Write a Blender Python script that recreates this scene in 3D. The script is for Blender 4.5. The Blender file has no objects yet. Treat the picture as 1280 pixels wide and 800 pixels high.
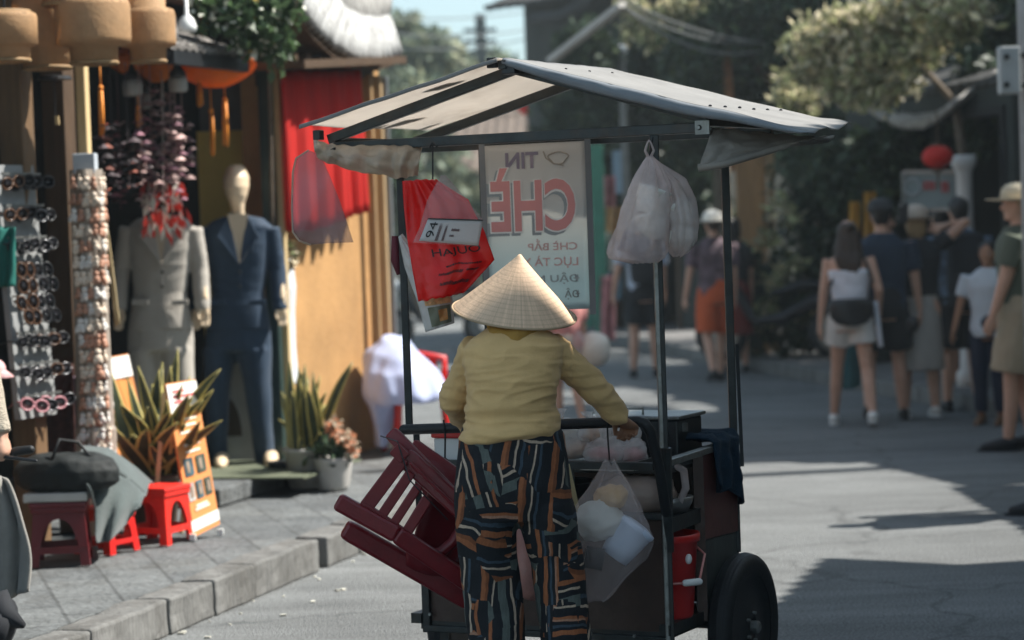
import bpy, bmesh, math, random
import numpy as np
from mathutils import Vector as V, Matrix, noise
random.seed(11)
PI = math.pi
SC = bpy.context.scene
COL = SC.collection
R = math.radians

# ------------------------------------------------------------------ camera model (85 mm lens at eye height)
F = 1280 * 85 / 36.0
CAM = V((0, 0, 1.7))
CM = Matrix.Rotation(R(90 - 2.33), 3, 'X') @ Matrix.Rotation(R(-2.0), 3, 'Z')
def P(px, py, d):
    """the place in the world seen at this point of the photograph, d metres down the street"""
    w = CM @ V(((px - 640) / F, (400 - py) / F, -1))
    return CAM + w * (d / w.y)
def G(px, py, z=0.0):
    w = CM @ V(((px - 640) / F, (400 - py) / F, -1))
    return CAM + w * ((z - 1.7) / w.z)
def S(d):
    return d / F          # metres per photo pixel at distance d

# ------------------------------------------------------------------ objects
def root_of(o):
    while o.parent: o = o.parent
    return o
def tag(o, label=None, cat=None, group=None, kind=None):
    if label: o['label'] = label
    if cat: o['category'] = cat
    if group: o['group'] = group
    if kind: o['kind'] = kind
    return o
def thing(name, label, cat, loc=(0, 0, 0), rz=0, group=None):
    o = bpy.data.objects.new(name, None); COL.objects.link(o)
    o.empty_display_size = .1
    o.location = loc; o.rotation_euler = (0, 0, rz)
    return tag(o, label, cat, group)
def as_mesh(name, bm):
    if isinstance(bm, bpy.types.Mesh):
        bm.name = name; return bm
    me = bpy.data.meshes.new(name)
    bmesh.ops.recalc_face_normals(bm, faces=bm.faces)
    bm.to_mesh(me); bm.free()
    return me
def obj(name, bm, m, parent=None, smooth=False, label=None, solid=0, bevel=0, sub=0):
    me = as_mesh(name, bm)
    for mm in (m if isinstance(m, (list, tuple)) else [m]): me.materials.append(mm)
    if smooth:
        for p in me.polygons: p.use_smooth = True
    o = bpy.data.objects.new(name, me); COL.objects.link(o)
    if parent:
        me.transform(Matrix.Translation(-root_of(parent).location))
        o.parent = parent
    if solid:
        s = o.modifiers.new('thickness', 'SOLIDIFY'); s.thickness = solid; s.offset = 0
    if bevel:
        b = o.modifiers.new('edges', 'BEVEL'); b.width = bevel; b.segments = 2; b.limit_method = 'ANGLE'
    if sub:
        b = o.modifiers.new('sub', 'SUBSURF'); b.levels = sub; b.render_levels = sub
    if label: o['label'] = label
    return o
def solo(name, bm, m, label, cat, group=None, loc=None, kind=None, **kw):
    o = obj(name, bm, m, **kw)
    if loc is not None:
        o.data.transform(Matrix.Translation(-V(loc))); o.location = loc
    return tag(o, label, cat, group, kind)
def struct(name, bm, m, **kw):
    o = obj(name, bm, m, **kw); o['kind'] = 'structure'; return o
def dup(o, loc=None, rot=None, label=None, parent=None, scale=None):
    c = o.copy(); COL.objects.link(c)
    if parent is not None: c.parent = parent
    if loc is not None: c.location = loc
    if rot is not None: c.rotation_euler = rot
    if scale is not None: c.scale = (scale,) * 3
    if label: c['label'] = label
    for ch in list(o.children): dup(ch, parent=c)
    return c

# ------------------------------------------------------------------ shapes
def BM(): return bmesh.new()
def box(bm, c, s, rot=None, mi=0):
    """box of size s centred at c"""
    c = V(c); vs = []
    for dx in (-.5, .5):
        for dy in (-.5, .5):
            for dz in (-.5, .5):
                p = V((dx * s[0], dy * s[1], dz * s[2]))
                if rot is not None: p = rot @ p
                vs.append(bm.verts.new(c + p))
    for f in ((0, 1, 3, 2), (4, 6, 7, 5), (0, 4, 5, 1), (2, 3, 7, 6), (0, 2, 6, 4), (1, 5, 7, 3)):
        bm.faces.new([vs[i] for i in f]).material_index = mi
    return bm
def frame_of(d):
    d = V(d).normalized()
    up = V((0, 0, 1)) if abs(d.z) < .9 else V((0, 1, 0))
    x = up.cross(d).normalized(); y = d.cross(x)
    return x, y, d
def bar(bm, a, b, w, h=None, mi=0):
    """rectangular bar from a to b"""
    a, b = V(a), V(b); h = h or w
    x, y, d = frame_of(b - a)
    m = Matrix((x, y, d)).transposed()
    return box(bm, (a + b) / 2, (w, h, (b - a).length), m, mi)
def loft(bm, rings, cap=True, mi=0):
    vr = [[bm.verts.new(p) for p in r] for r in rings]
    n = len(vr[0])
    for a, b in zip(vr, vr[1:]):
        for i in range(n):
            bm.faces.new((a[i], a[(i + 1) % n], b[(i + 1) % n], b[i])).material_index = mi
    if cap:
        bm.faces.new(vr[0][::-1]).material_index = mi; bm.faces.new(vr[-1]).material_index = mi
    return bm
def ering(c, rx, ry, n=18, rz=0, pw=1.0):
    c = V(c); r = []
    for i in range(n):
        t = 2 * PI * i / n
        ct, st = math.cos(t), math.sin(t)
        x = rx * math.copysign(abs(ct) ** pw, ct); y = ry * math.copysign(abs(st) ** pw, st)
        r.append(c + V((x * math.cos(rz) - y * math.sin(rz), x * math.sin(rz) + y * math.cos(rz), 0)))
    return r
def tube(bm, pts, rad, n=8, mi=0, round_ends=False, flat=1.0):
    """tube through points; rad a number or one per point"""
    pts = [V(p) for p in pts]
    rad = [rad] * len(pts) if isinstance(rad, (int, float)) else list(rad)
    rings = []
    x = None
    P2, R2 = [], []
    if round_ends:
        d0 = (pts[0] - pts[1]).normalized(); d1 = (pts[-1] - pts[-2]).normalized()
        for k in (.98, .8, .45): P2.append(pts[0] + d0 * rad[0] * k); R2.append(rad[0] * math.sqrt(max(.02, 1 - k * k)))
        P2 += pts; R2 += rad
        for k in (.45, .8, .98): P2.append(pts[-1] + d1 * rad[-1] * k); R2.append(rad[-1] * math.sqrt(max(.02, 1 - k * k)))
    else: P2, R2 = pts, rad
    for i, p in enumerate(P2):
        d = (P2[min(i + 1, len(P2) - 1)] - P2[max(i - 1, 0)]).normalized()
        if x is None: x, y, _ = frame_of(d)
        else:
            x = (x - d * x.dot(d)).normalized(); y = d.cross(x)
        rings.append([p + (x * math.cos(2 * PI * k / n) + y * math.sin(2 * PI * k / n) * flat) * R2[i] for k in range(n)])
    return loft(bm, rings, True, mi)
def lathe(bm, prof, c=(0, 0, 0), n=24, mi=0, cap=False, ax=None):
    """prof: (radius, height) pairs; ax: 3x3 turning z to another axis"""
    c = V(c); rings = []
    for r, h in prof:
        rg = [V((r * math.cos(2 * PI * k / n), r * math.sin(2 * PI * k / n), h)) for k in range(n)]
        if ax is not None: rg = [ax @ p for p in rg]
        rings.append([c + p for p in rg])
    return loft(bm, rings, cap, mi)
def grid(bm, fn, nu, nv, mi=0, flip=False):
    vs = [[bm.verts.new(fn(i / nu, j / nv)) for j in range(nv + 1)] for i in range(nu + 1)]
    for i in range(nu):
        for j in range(nv):
            bm.faces.new((vs[i][j], vs[i + 1][j], vs[i + 1][j + 1], vs[i][j + 1])).material_index = mi
    return bm
def prism(bm, poly, thick, mi=0):
    """poly: list of 3D points in a plane, extruded by vector thick"""
    t = V(thick)
    a = [bm.verts.new(p) for p in poly]; b = [bm.verts.new(V(p) + t) for p in poly]
    bm.faces.new(a).material_index = mi; bm.faces.new(b[::-1]).material_index = mi
    for i in range(len(a)):
        j = (i + 1) % len(a)
        bm.faces.new((a[i], b[i], b[j], a[j])).material_index = mi
    return bm
def ball(bm, c, rx, ry=None, rz=None, n=12, mi=0):
    ry = ry or rx; rz = rz or rx
    c = V(c); rings = []
    for j in range(1, n):
        t = PI * j / n
        rings.append([c + V((rx * math.sin(t) * math.cos(2 * PI * k / (n + 4)), ry * math.sin(t) * math.sin(2 * PI * k / (n + 4)), -rz * math.cos(t))) for k in range(n + 4)])
    return loft(bm, rings, True, mi)
def nz(p, f, seed=0):
    return noise.noise(V(p) * f + V((seed * 7.3, seed * 3.1, seed)))
def rough_up(bm, amp, f, seed=0, sc=(1, 1, 1)):
    bm.normal_update()
    for v in bm.verts:
        q = V((v.co.x * sc[0], v.co.y * sc[1], v.co.z * sc[2]))
        v.co += v.normal * amp * (nz(q, f, seed) + .5 * nz(q, f * 2.3, seed + 5))
    return bm
def px_loft(bm, rows, n=20, pw=1.0, yaw=0, mi=0):
    """rows (y, x_left, x_right, d, half_depth): rings of real size round a thing's outline"""
    rings = []
    for (y, xl, xr, d, ry) in rows:
        a, b = P(xl, y, d), P(xr, y, d)
        rings.append(ering((a + b) / 2, (b - a).length / 2, ry, n, yaw, pw))
    return loft(bm, rings, True, mi)
def remesh(bm, voxel, smooth=4, disp=None):
    """one continuous skin over everything in bm"""
    me = as_mesh('tmp', bm)
    o = bpy.data.objects.new('tmp', me); COL.objects.link(o)
    r = o.modifiers.new('r', 'REMESH'); r.mode = 'VOXEL'; r.voxel_size = voxel; r.use_smooth_shade = True
    if smooth:
        s = o.modifiers.new('s', 'SMOOTH'); s.iterations = smooth; s.factor = .5
    dg = bpy.context.evaluated_depsgraph_get()
    out = bpy.data.meshes.new_from_object(o.evaluated_get(dg))
    bpy.data.objects.remove(o); bpy.data.meshes.remove(me)
    if disp:
        cos = [v.co.copy() for v in out.vertices]; nos = [v.normal.copy() for v in out.vertices]
        for v, c, n_ in zip(out.vertices, cos, nos): v.co = c + n_ * disp(c)
    for p in out.polygons: p.use_smooth = True
    return out
_curve_font = None
def text_bm(s, height, width=None, depth=.001, off=0.0, bold=0.0):
    """flat lettering in the xz plane (reads from -y), lower left at 0"""
    cu = bpy.data.curves.new('t', 'FONT'); cu.body = s; cu.size = 1; cu.extrude = 0; cu.offset = off; cu.resolution_u = 4
    o = bpy.data.objects.new('t', cu); COL.objects.link(o)
    dg = bpy.context.evaluated_depsgraph_get()
    me = bpy.data.meshes.new_from_object(o.evaluated_get(dg))
    bpy.data.objects.remove(o); bpy.data.curves.remove(cu)
    bm = BM(); bm.from_mesh(me); bpy.data.meshes.remove(me)
    xs = [v.co.x for v in bm.verts] or [0]; ys = [v.co.y for v in bm.verts] or [0]
    x0, x1, y0, y1 = min(xs), max(xs), min(ys), max(ys)
    sy = height / max(.01, y1 - y0); sx = (width / max(.01, x1 - x0)) if width else sy
    for v in bm.verts: v.co = V(((v.co.x - x0) * sx, 0, (v.co.y - y0) * sy))
    return bm
def put_bm(bm, o, ex, ez, mirror=False, w=0):
    """lay flat lettering onto a plane: origin o, unit right ex, unit up ez"""
    for v in bm.verts:
        x = (w - v.co.x) if mirror else v.co.x
        v.co = V(o) + ex * x + ez * v.co.z
    return bm
def leaf_mesh(name, clumps, n, size, seed=0, aspect=.45, droop=.3, flat=0.0):
    """n leaf-sized folded faces scattered round clumps (centre, radius vector)"""
    rg = np.random.default_rng(seed)
    w = np.array([c[1][0] * c[1][1] * c[1][2] for c in clumps]) ** .67
    idx = rg.choice(len(clumps), n, p=w / w.sum())
    C = np.array([list(c[0]) for c in clumps])[idx]; Rr = np.array([list(c[1]) for c in clumps])[idx]
    d = rg.normal(size=(n, 3)); d /= np.linalg.norm(d, axis=1)[:, None]
    rad = rg.uniform(.25, 1.0, n) ** .6 * (1 + .25 * rg.normal(size=n))
    pos = C + d * Rr * rad[:, None]
    a = rg.normal(size=(n, 3)); a[:, 2] = a[:, 2] * (1 - flat) - droop; a /= np.linalg.norm(a, axis=1)[:, None]
    b = np.cross(a, rg.normal(size=(n, 3))); b /= np.linalg.norm(b, axis=1)[:, None]
    nn = np.cross(a, b)
    L = size * rg.uniform(.6, 1.3, n)[:, None]; W = L * aspect
    v = np.empty((n, 4, 3))
    v[:, 0] = pos; v[:, 1] = pos + a * L * .5 + b * W * .5 + nn * L * .08; v[:, 2] = pos + a * L - nn * L * .1; v[:, 3] = pos + a * L * .5 - b * W * .5 + nn * L * .08
    me = bpy.data.meshes.new(name)
    me.vertices.add(n * 4); me.vertices.foreach_set('co', v.reshape(-1))
    me.loops.add(n * 4); me.loops.foreach_set('vertex_index', np.arange(n * 4, dtype=np.int32))
    me.polygons.add(n); me.polygons.foreach_set('loop_start', np.arange(0, n * 4, 4, dtype=np.int32))
    try: me.polygons.foreach_set('loop_total', np.full(n, 4, dtype=np.int32))
    except Exception: pass
    me.update(calc_edges=True); me.validate()
    return me

# ------------------------------------------------------------------ materials
_M = {}
def mat(name, col, rough=.7, metal=0, var=.18, vs=6, bump=0, bs=40, spec=.4, rand=0, island=0, alpha=1, trans=0, emit=None, coat=0, dirt=0, dirtcol=(.05, .045, .04), sheen=0, stretch=None, col2=None):
    if name in _M: return _M[name]
    m = bpy.data.materials.new(name); m.use_nodes = True; _M[name] = m
    nt = m.node_tree; N = nt.nodes; L = nt.links; N.clear()
    out = N.new('ShaderNodeOutputMaterial'); b = N.new('ShaderNodeBsdfPrincipled')
    L.new(b.outputs[0], out.inputs[0])
    tc = N.new('ShaderNodeTexCoord'); vec = tc.outputs['Object']
    if stretch:
        mp = N.new('ShaderNodeMapping'); mp.inputs['Scale'].default_value = stretch; L.new(vec, mp.inputs[0]); vec = mp.outputs[0]
    n1 = N.new('ShaderNodeTexNoise'); n1.inputs['Scale'].default_value = vs; n1.inputs['Detail'].default_value = 6; n1.inputs['Roughness'].default_value = .65
    L.new(vec, n1.inputs['Vector'])
    mr = N.new('ShaderNodeMapRange'); mr.inputs[1].default_value = .25; mr.inputs[2].default_value = .75
    mr.inputs[3].default_value = 1 - var; mr.inputs[4].default_value = 1 + var
    L.new(n1.outputs[0], mr.inputs[0]); val = mr.outputs[0]
    def addrand(sock, amt, val):
        ma = N.new('ShaderNodeMapRange'); ma.inputs[3].default_value = 1 - amt; ma.inputs[4].default_value = 1 + amt
        L.new(sock, ma.inputs[0]); mu = N.new('ShaderNodeMath'); mu.operation = 'MULTIPLY'
        L.new(ma.outputs[0], mu.inputs[0]); L.new(val, mu.inputs[1]); return mu.outputs[0]
    if rand: val = addrand(N.new('ShaderNodeObjectInfo').outputs['Random'], rand, val)
    geo = N.new('ShaderNodeNewGeometry') if (island or col2) else None
    if island: val = addrand(geo.outputs['Random Per Island'], island, val)
    hs = N.new('ShaderNodeHueSaturation'); hs.inputs['Color'].default_value = (*col, 1); L.new(val, hs.inputs['Value'])
    if col2:      # a second colour on a share of the islands
        mx = N.new('ShaderNodeMix'); mx.data_type = 'RGBA'; mx.inputs[6].default_value = (*col, 1); mx.inputs[7].default_value = (*col2[0], 1)
        gt = N.new('ShaderNodeMath'); gt.operation = 'GREATER_THAN'; gt.inputs[1].default_value = 1 - col2[1]
        fr = N.new('ShaderNodeMath'); fr.operation = 'FRACT'; m7 = N.new('ShaderNodeMath'); m7.operation = 'MULTIPLY'; m7.inputs[1].default_value = 17.31
        L.new(geo.outputs['Random Per Island'], m7.inputs[0]); L.new(m7.outputs[0], fr.inputs[0]); L.new(fr.outputs[0], gt.inputs[0])
        L.new(gt.outputs[0], mx.inputs[0]); L.new(mx.outputs[2], hs.inputs['Color'])
    cs = hs.outputs[0]
    if dirt:
        n2 = N.new('ShaderNodeTexNoise'); n2.inputs['Scale'].default_value = vs * .6; n2.inputs['Detail'].default_value = 8; n2.inputs['Roughness'].default_value = .75
        L.new(vec, n2.inputs['Vector'])
        r2 = N.new('ShaderNodeMapRange'); r2.inputs[1].default_value = .5; r2.inputs[2].default_value = .68; r2.inputs[4].default_value = dirt
        L.new(n2.outputs[0], r2.inputs[0])
        mx = N.new('ShaderNodeMix'); mx.data_type = 'RGBA'; mx.inputs[7].default_value = (*dirtcol, 1)
        L.new(cs, mx.inputs[6]); L.new(r2.outputs[0], mx.inputs[0]); cs = mx.outputs[2]
    L.new(cs, b.inputs['Base Color'])
    b.inputs['Roughness'].default_value = rough; b.inputs['Metallic'].default_value = metal
    b.inputs['Specular IOR Level'].default_value = spec
    if coat: b.inputs['Coat Weight'].default_value = coat
    if sheen: b.inputs['Sheen Weight'].default_value = sheen
    if emit: b.inputs['Emission Color'].default_value = (*emit[0], 1); b.inputs['Emission Strength'].default_value = emit[1]
    if bump:
        n3 = N.new('ShaderNodeTexNoise'); n3.inputs['Scale'].default_value = bs; n3.inputs['Detail'].default_value = 5
        L.new(vec, n3.inputs['Vector'])
        bp = N.new('ShaderNodeBump'); bp.inputs['Strength'].default_value = bump; bp.inputs['Distance'].default_value = .02
        L.new(n3.outputs[0], bp.inputs['Height']); L.new(bp.outputs[0], b.inputs['Normal'])
    last = b.outputs[0]
    if trans:
        t = N.new('ShaderNodeBsdfTranslucent'); L.new(cs, t.inputs[0])
        ms = N.new('ShaderNodeMixShader'); ms.inputs[0].default_value = trans; L.new(last, ms.inputs[1]); L.new(t.outputs[0], ms.inputs[2]); last = ms.outputs[0]
    if alpha < 1:
        t = N.new('ShaderNodeBsdfTransparent')
        ms = N.new('ShaderNodeMixShader'); ms.inputs[0].default_value = alpha; L.new(t.outputs[0], ms.inputs[1]); L.new(last, ms.inputs[2]); last = ms.outputs[0]
    L.new(last, out.inputs[0])
    return m
def nodes(m): return m.node_tree.nodes, m.node_tree.links
def bsdf(m): return [n for n in m.node_tree.nodes if n.type == 'BSDF_PRINCIPLED'][0]
def wire(bm, a, b, sag, r=.006, n=14):
    a, b = V(a), V(b)
    pts = [a.lerp(b, i / n) - V((0, 0, 4 * sag * (i / n) * (1 - i / n))) for i in range(n + 1)]
    return tube(bm, pts, r, 5)
# ------------------------------------------------------------------ palette
TEAL_DARK = (.012, .018, .02)
M_wood = mat('weathered_wood', (.30, .19, .09), .65, var=.3, vs=5, stretch=(6, 6, .6), bump=.25, bs=30, dirt=.35)
M_woodpale = mat('pale_pine', (.62, .46, .24), .6, var=.18, vs=5, stretch=(5, 5, .5), bump=.15, bs=20, dirt=.3, dirtcol=(.2, .12, .05))
M_wooddark = mat('dark_brown_wood', (.075, .045, .025), .6, var=.35, vs=5, stretch=(6, 6, .6), bump=.2, bs=25)
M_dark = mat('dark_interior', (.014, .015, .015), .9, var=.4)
M_steel = mat('dark_painted_steel', (.045, .05, .05), .42, .55, var=.35, vs=14, bump=.08, bs=60, dirt=.35, dirtcol=(.10, .055, .03))
M_steelpale = mat('worn_bare_steel', (.26, .27, .26), .42, .8, var=.3, vs=20, dirt=.4, dirtcol=(.09, .06, .04))
M_black = mat('black_rubber', (.012, .013, .014), .6, var=.3, vs=30, bump=.1, bs=80)
M_blackplastic = mat('black_plastic', (.015, .016, .018), .35, var=.2)
M_red = mat('red_plastic', (.62, .018, .015), .32, var=.10, vs=9, spec=.5, dirt=.10, dirtcol=(.2, .01, .01))
M_redbright = mat('bright_red_plastic', (.74, .03, .02), .38, var=.16, vs=14, spec=.4, dirt=.3, dirtcol=(.36, .05, .04))
M_darkred = mat('dark_red_plastic', (.175, .008, .013), .36, var=.28, vs=10, spec=.5, bump=.06, bs=120, dirt=.35, dirtcol=(.09, .02, .02))
M_white = mat('white_plastic', (.75, .76, .74), .4, var=.08)
M_cream = mat('cream_plastic', (.72, .56, .38), .35, var=.08)
M_orange = mat('orange_silk', (.80, .23, .02), .6, var=.15, trans=.45)
M_skin = mat('skin', (.52, .30, .21), .5, var=.10, vs=18)
M_skintan = mat('tanned_skin', (.33, .17, .10), .5, var=.12, vs=18)
M_hairblack = mat('black_hair', (.010, .009, .009), .45, var=.4, vs=40, stretch=(4, 4, .3), bump=.3, bs=60)
M_hairbrown = mat('brown_hair', (.035, .02, .013), .45, var=.5, vs=30, stretch=(4, 4, .3), bump=.35, bs=50)
M_hairblond = mat('fair_hair', (.34, .22, .11), .5, var=.4, vs=30, stretch=(4, 4, .3), bump=.3, bs=50)
M_clay = mat('grey_clay_tile', (.34, .33, .31), .85, var=.35, vs=9, bump=.3, bs=40, dirt=.6, dirtcol=(.10, .09, .075))
M_claypale = mat('lime_washed_tile', (.36, .36, .35), .9, var=.3, vs=12, bump=.3, bs=40, dirt=.5, dirtcol=(.12, .11, .10), island=.25)
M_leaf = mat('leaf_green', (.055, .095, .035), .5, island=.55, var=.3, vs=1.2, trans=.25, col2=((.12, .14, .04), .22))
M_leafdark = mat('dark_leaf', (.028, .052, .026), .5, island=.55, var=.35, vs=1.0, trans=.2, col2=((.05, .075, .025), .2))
M_leafpale = mat('pale_leaf', (.31, .32, .16), .55, island=.65, var=.3, vs=1.5, trans=.35, col2=((.56, .50, .32), .4))
M_leafhaze = mat('hazy_leaf', (.13, .165, .11), .6, island=.5, var=.3, vs=.6, trans=.3, col2=((.25, .26, .15), .3))  # distance haze put into the leaf colour by lightening it
M_bark = mat('bark', (.11, .085, .06), .9, var=.35, vs=8, bump=.5, bs=20)

# asphalt: fine pale aggregate, long worn bands, patches and hairline cracks
def asphalt():
    m = mat('asphalt', (.190, .198, .197), .9, var=.25, vs=.55, bump=.9, bs=110, spec=.25, dirt=.4, dirtcol=(.095, .10, .105))
    N, L = nodes(m); b = bsdf(m)
    tc = N.new('ShaderNodeTexCoord')
    src = b.inputs['Base Color'].links[0].from_socket
    mp = N.new('ShaderNodeMapping'); mp.inputs['Rotation'].default_value = (0, 0, R(-74)); mp.inputs['Scale'].default_value = (.22, 2.3, 1); L.new(tc.outputs['Object'], mp.inputs[0])
    n = N.new('ShaderNodeTexNoise'); n.inputs['Scale'].default_value = 1.6; n.inputs['Detail'].default_value = 7; n.inputs['Roughness'].default_value = .7; L.new(mp.outputs[0], n.inputs[0])
    r = N.new('ShaderNodeMapRange'); r.inputs[1].default_value = .35; r.inputs[2].default_value = .7; r.inputs[3].default_value = 1.15; r.inputs[4].default_value = .74; L.new(n.outputs[0], r.inputs[0])
    g = N.new('ShaderNodeTexNoise'); g.inputs['Scale'].default_value = 85; g.inputs['Detail'].default_value = 3; L.new(tc.outputs['Object'], g.inputs[0])
    gr = N.new('ShaderNodeMapRange'); gr.inputs[1].default_value = .3; gr.inputs[2].default_value = .7; gr.inputs[3].default_value = .5; gr.inputs[4].default_value = 1.5; L.new(g.outputs[0], gr.inputs[0])
    v = N.new('ShaderNodeTexVoronoi'); v.feature = 'DISTANCE_TO_EDGE'; v.inputs['Scale'].default_value = .55
    wn = N.new('ShaderNodeTexNoise'); wn.inputs['Scale'].default_value = 2.2; wn.inputs['Detail'].default_value = 4; L.new(tc.outputs['Object'], wn.inputs[0])
    ad = N.new('ShaderNodeMix'); ad.data_type = 'RGBA'; ad.blend_type = 'ADD'; ad.inputs[0].default_value = .6; L.new(tc.outputs['Object'], ad.inputs[6]); L.new(wn.outputs[1], ad.inputs[7]); L.new(ad.outputs[2], v.inputs[0])
    cr = N.new('ShaderNodeMapRange'); cr.inputs[1].default_value = .0; cr.inputs[2].default_value = .016; cr.inputs[3].default_value = .68; cr.inputs[4].default_value = 1; L.new(v.outputs[0], cr.inputs[0])
    cur = src
    for s in (r.outputs[0], gr.outputs[0], cr.outputs[0]):
        mx = N.new('ShaderNodeMix'); mx.data_type = 'RGBA'; mx.blend_type = 'MULTIPLY'; mx.inputs[0].default_value = 1
        L.new(cur, mx.inputs[6]); L.new(s, mx.inputs[7]); cur = mx.outputs[2]
    L.new(cur, b.inputs['Base Color'])
    return m
M_asphalt = asphalt()
def pavers():
    m = mat('stone_slabs', (.128, .138, .142), .85, var=.4, vs=5, bump=.9, bs=28, dirt=.6, dirtcol=(.085, .085, .08))
    N, L = nodes(m); b = bsdf(m); tc = N.new('ShaderNodeTexCoord')
    mp = N.new('ShaderNodeMapping'); mp.inputs['Rotation'].default_value = (0, 0, R(74.6)); L.new(tc.outputs['Object'], mp.inputs[0])
    br = N.new('ShaderNodeTexBrick'); br.inputs['Scale'].default_value = 1.0; br.inputs['Mortar Size'].default_value = .012; br.inputs['Brick Width'].default_value = .5; br.inputs['Row Height'].default_value = .27
    br.inputs['Color1'].default_value = (.82, .82, .82, 1); br.inputs['Color2'].default_value = (1.1, 1.09, 1.06, 1); br.inputs['Mortar'].default_value = (.6, .59, .58, 1); br.inputs['Mortar Smooth'].default_value = .6
    L.new(mp.outputs[0], br.inputs[0]); src = b.inputs['Base Color'].links[0].from_socket
    mx = N.new('ShaderNodeMix'); mx.data_type = 'RGBA'; mx.blend_type = 'MULTIPLY'; mx.inputs[0].default_value = 1
    L.new(src, mx.inputs[6]); L.new(br.outputs[0], mx.inputs[7]); L.new(mx.outputs[2], b.inputs['Base Color'])
    return m
M_pavers = pavers()
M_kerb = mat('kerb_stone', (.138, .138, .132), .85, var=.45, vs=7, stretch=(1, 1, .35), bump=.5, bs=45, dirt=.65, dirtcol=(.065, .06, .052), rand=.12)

# ------------------------------------------------------------------ street frame
A0 = G(200, 800); A1 = G(410, 710)
sd = (A1 - A0); sd.z = 0; sd.normalize()
nl = V((-sd.y, sd.x, 0))
def W(t, n, z=0.0):
    p = A0 + sd * t + nl * n
    return V((p.x, p.y, z))
KZ = .16
# road: one sheet to the horizon
bm = BM(); grid(bm, lambda u, v: V((-300 + 600 * u, -60 + 560 * v, 0)), 2, 2); struct('road', bm, M_asphalt)
# left pavement with a row of kerb stones
bm = BM(); box(bm, W(1.9, 2.6 + .17, KZ / 2 - .004), (12.6, 5.2, KZ - .008), Matrix.Rotation(math.atan2(sd.y, sd.x), 3, 'Z')); struct('sidewalk', bm, M_pavers)
bm = BM(); t = -4.0
kr = Matrix.Rotation(math.atan2(sd.y, sd.x), 3, 'Z')
random.seed(4)
tg = (P(392, 712, 11.95) - A0).dot(sd)
while t < 8.1:
    ln = random.choice((.5, .62, .75, .9, .48))
    if t < tg < t + ln + .25: ln = tg - t
    if ln > .02:
        zz = KZ + random.uniform(-.006, .006)
        box(bm, W(t + ln / 2, .085 + random.uniform(-.008, .008), zz / 2), (ln - random.uniform(.008, .02), .17, zz), kr)
    t += ln
    if abs(t - tg) < .01: t += .11
bmesh.ops.subdivide_edges(bm, edges=[e for e in bm.edges if e.calc_length() > .3], cuts=9, use_grid_fill=True)
bmesh.ops.subdivide_edges(bm, edges=[e for e in bm.edges if e.calc_length() > .12], cuts=3, use_grid_fill=True)
bm.normal_update()
for v in bm.verts:
    k = .010 * nz(v.co, 5) + .006 * nz(v.co, 17)
    v.co += V((nl.x * k, nl.y * k, (.6 * k - .012 * max(0, nz(v.co, 3.1))) if v.co.z > .1 else 0))
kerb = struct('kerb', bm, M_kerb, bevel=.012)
# litter and broken edges along the gutter
M_litter = mat('litter', (.6, .58, .5), .8, island=.4)
bm = BM()
for i in range(26):
    c = W(random.uniform(-.5, 4), -random.uniform(.02, .35), .006); s = random.uniform(.008, .03)
    box(bm, c, (s, s * random.uniform(.5, 1), .006), Matrix.Rotation(random.uniform(0, 3), 3, 'Z'))
o = struct('litter', bm, M_litter); o['kind'] = 'stuff'; tag(o, 'tiny scraps of litter lying along the gutter by the kerb', 'litter')
# step in front of the suit shop with a green mat
bm = BM(); box(bm, W(4.35, 1.62, KZ + .05), (2.2, 1.1, .1), kr); struct('shop_step', bm, M_pavers, bevel=.01)
# right pavement
k1, k2 = G(1020, 475), G(830, 440)
rd = (k2 - k1).normalized(); rn = V((-rd.y, rd.x, 0)); rn = rn if rn.x > 0 else -rn
bm = BM()
q0, q1 = k1 - rd * 7, k1 + rd * 26
prism(bm, [q0, q1, q1 + rn * 9, q0 + rn * 9], (0, 0, .13))
struct('sidewalk', bm, mat('grey_stone', (.17, .165, .16), .85, var=.3, vs=3, bump=.3, bs=30))  # plain grey stone colour, varied at random
bm = BM(); L_ = (q1 - q0).length; t = 0
while t < L_ - .8:
    ln = random.uniform(.6, .9); c = q0 + rd * (t + ln / 2) - rn * .08
    box(bm, (c.x, c.y, .07), (ln - .015, .15, .14), Matrix.Rotation(math.atan2(rd.y, rd.x), 3, 'Z')); t += ln
struct('kerb', bm, M_kerb, bevel=.01)

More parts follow.
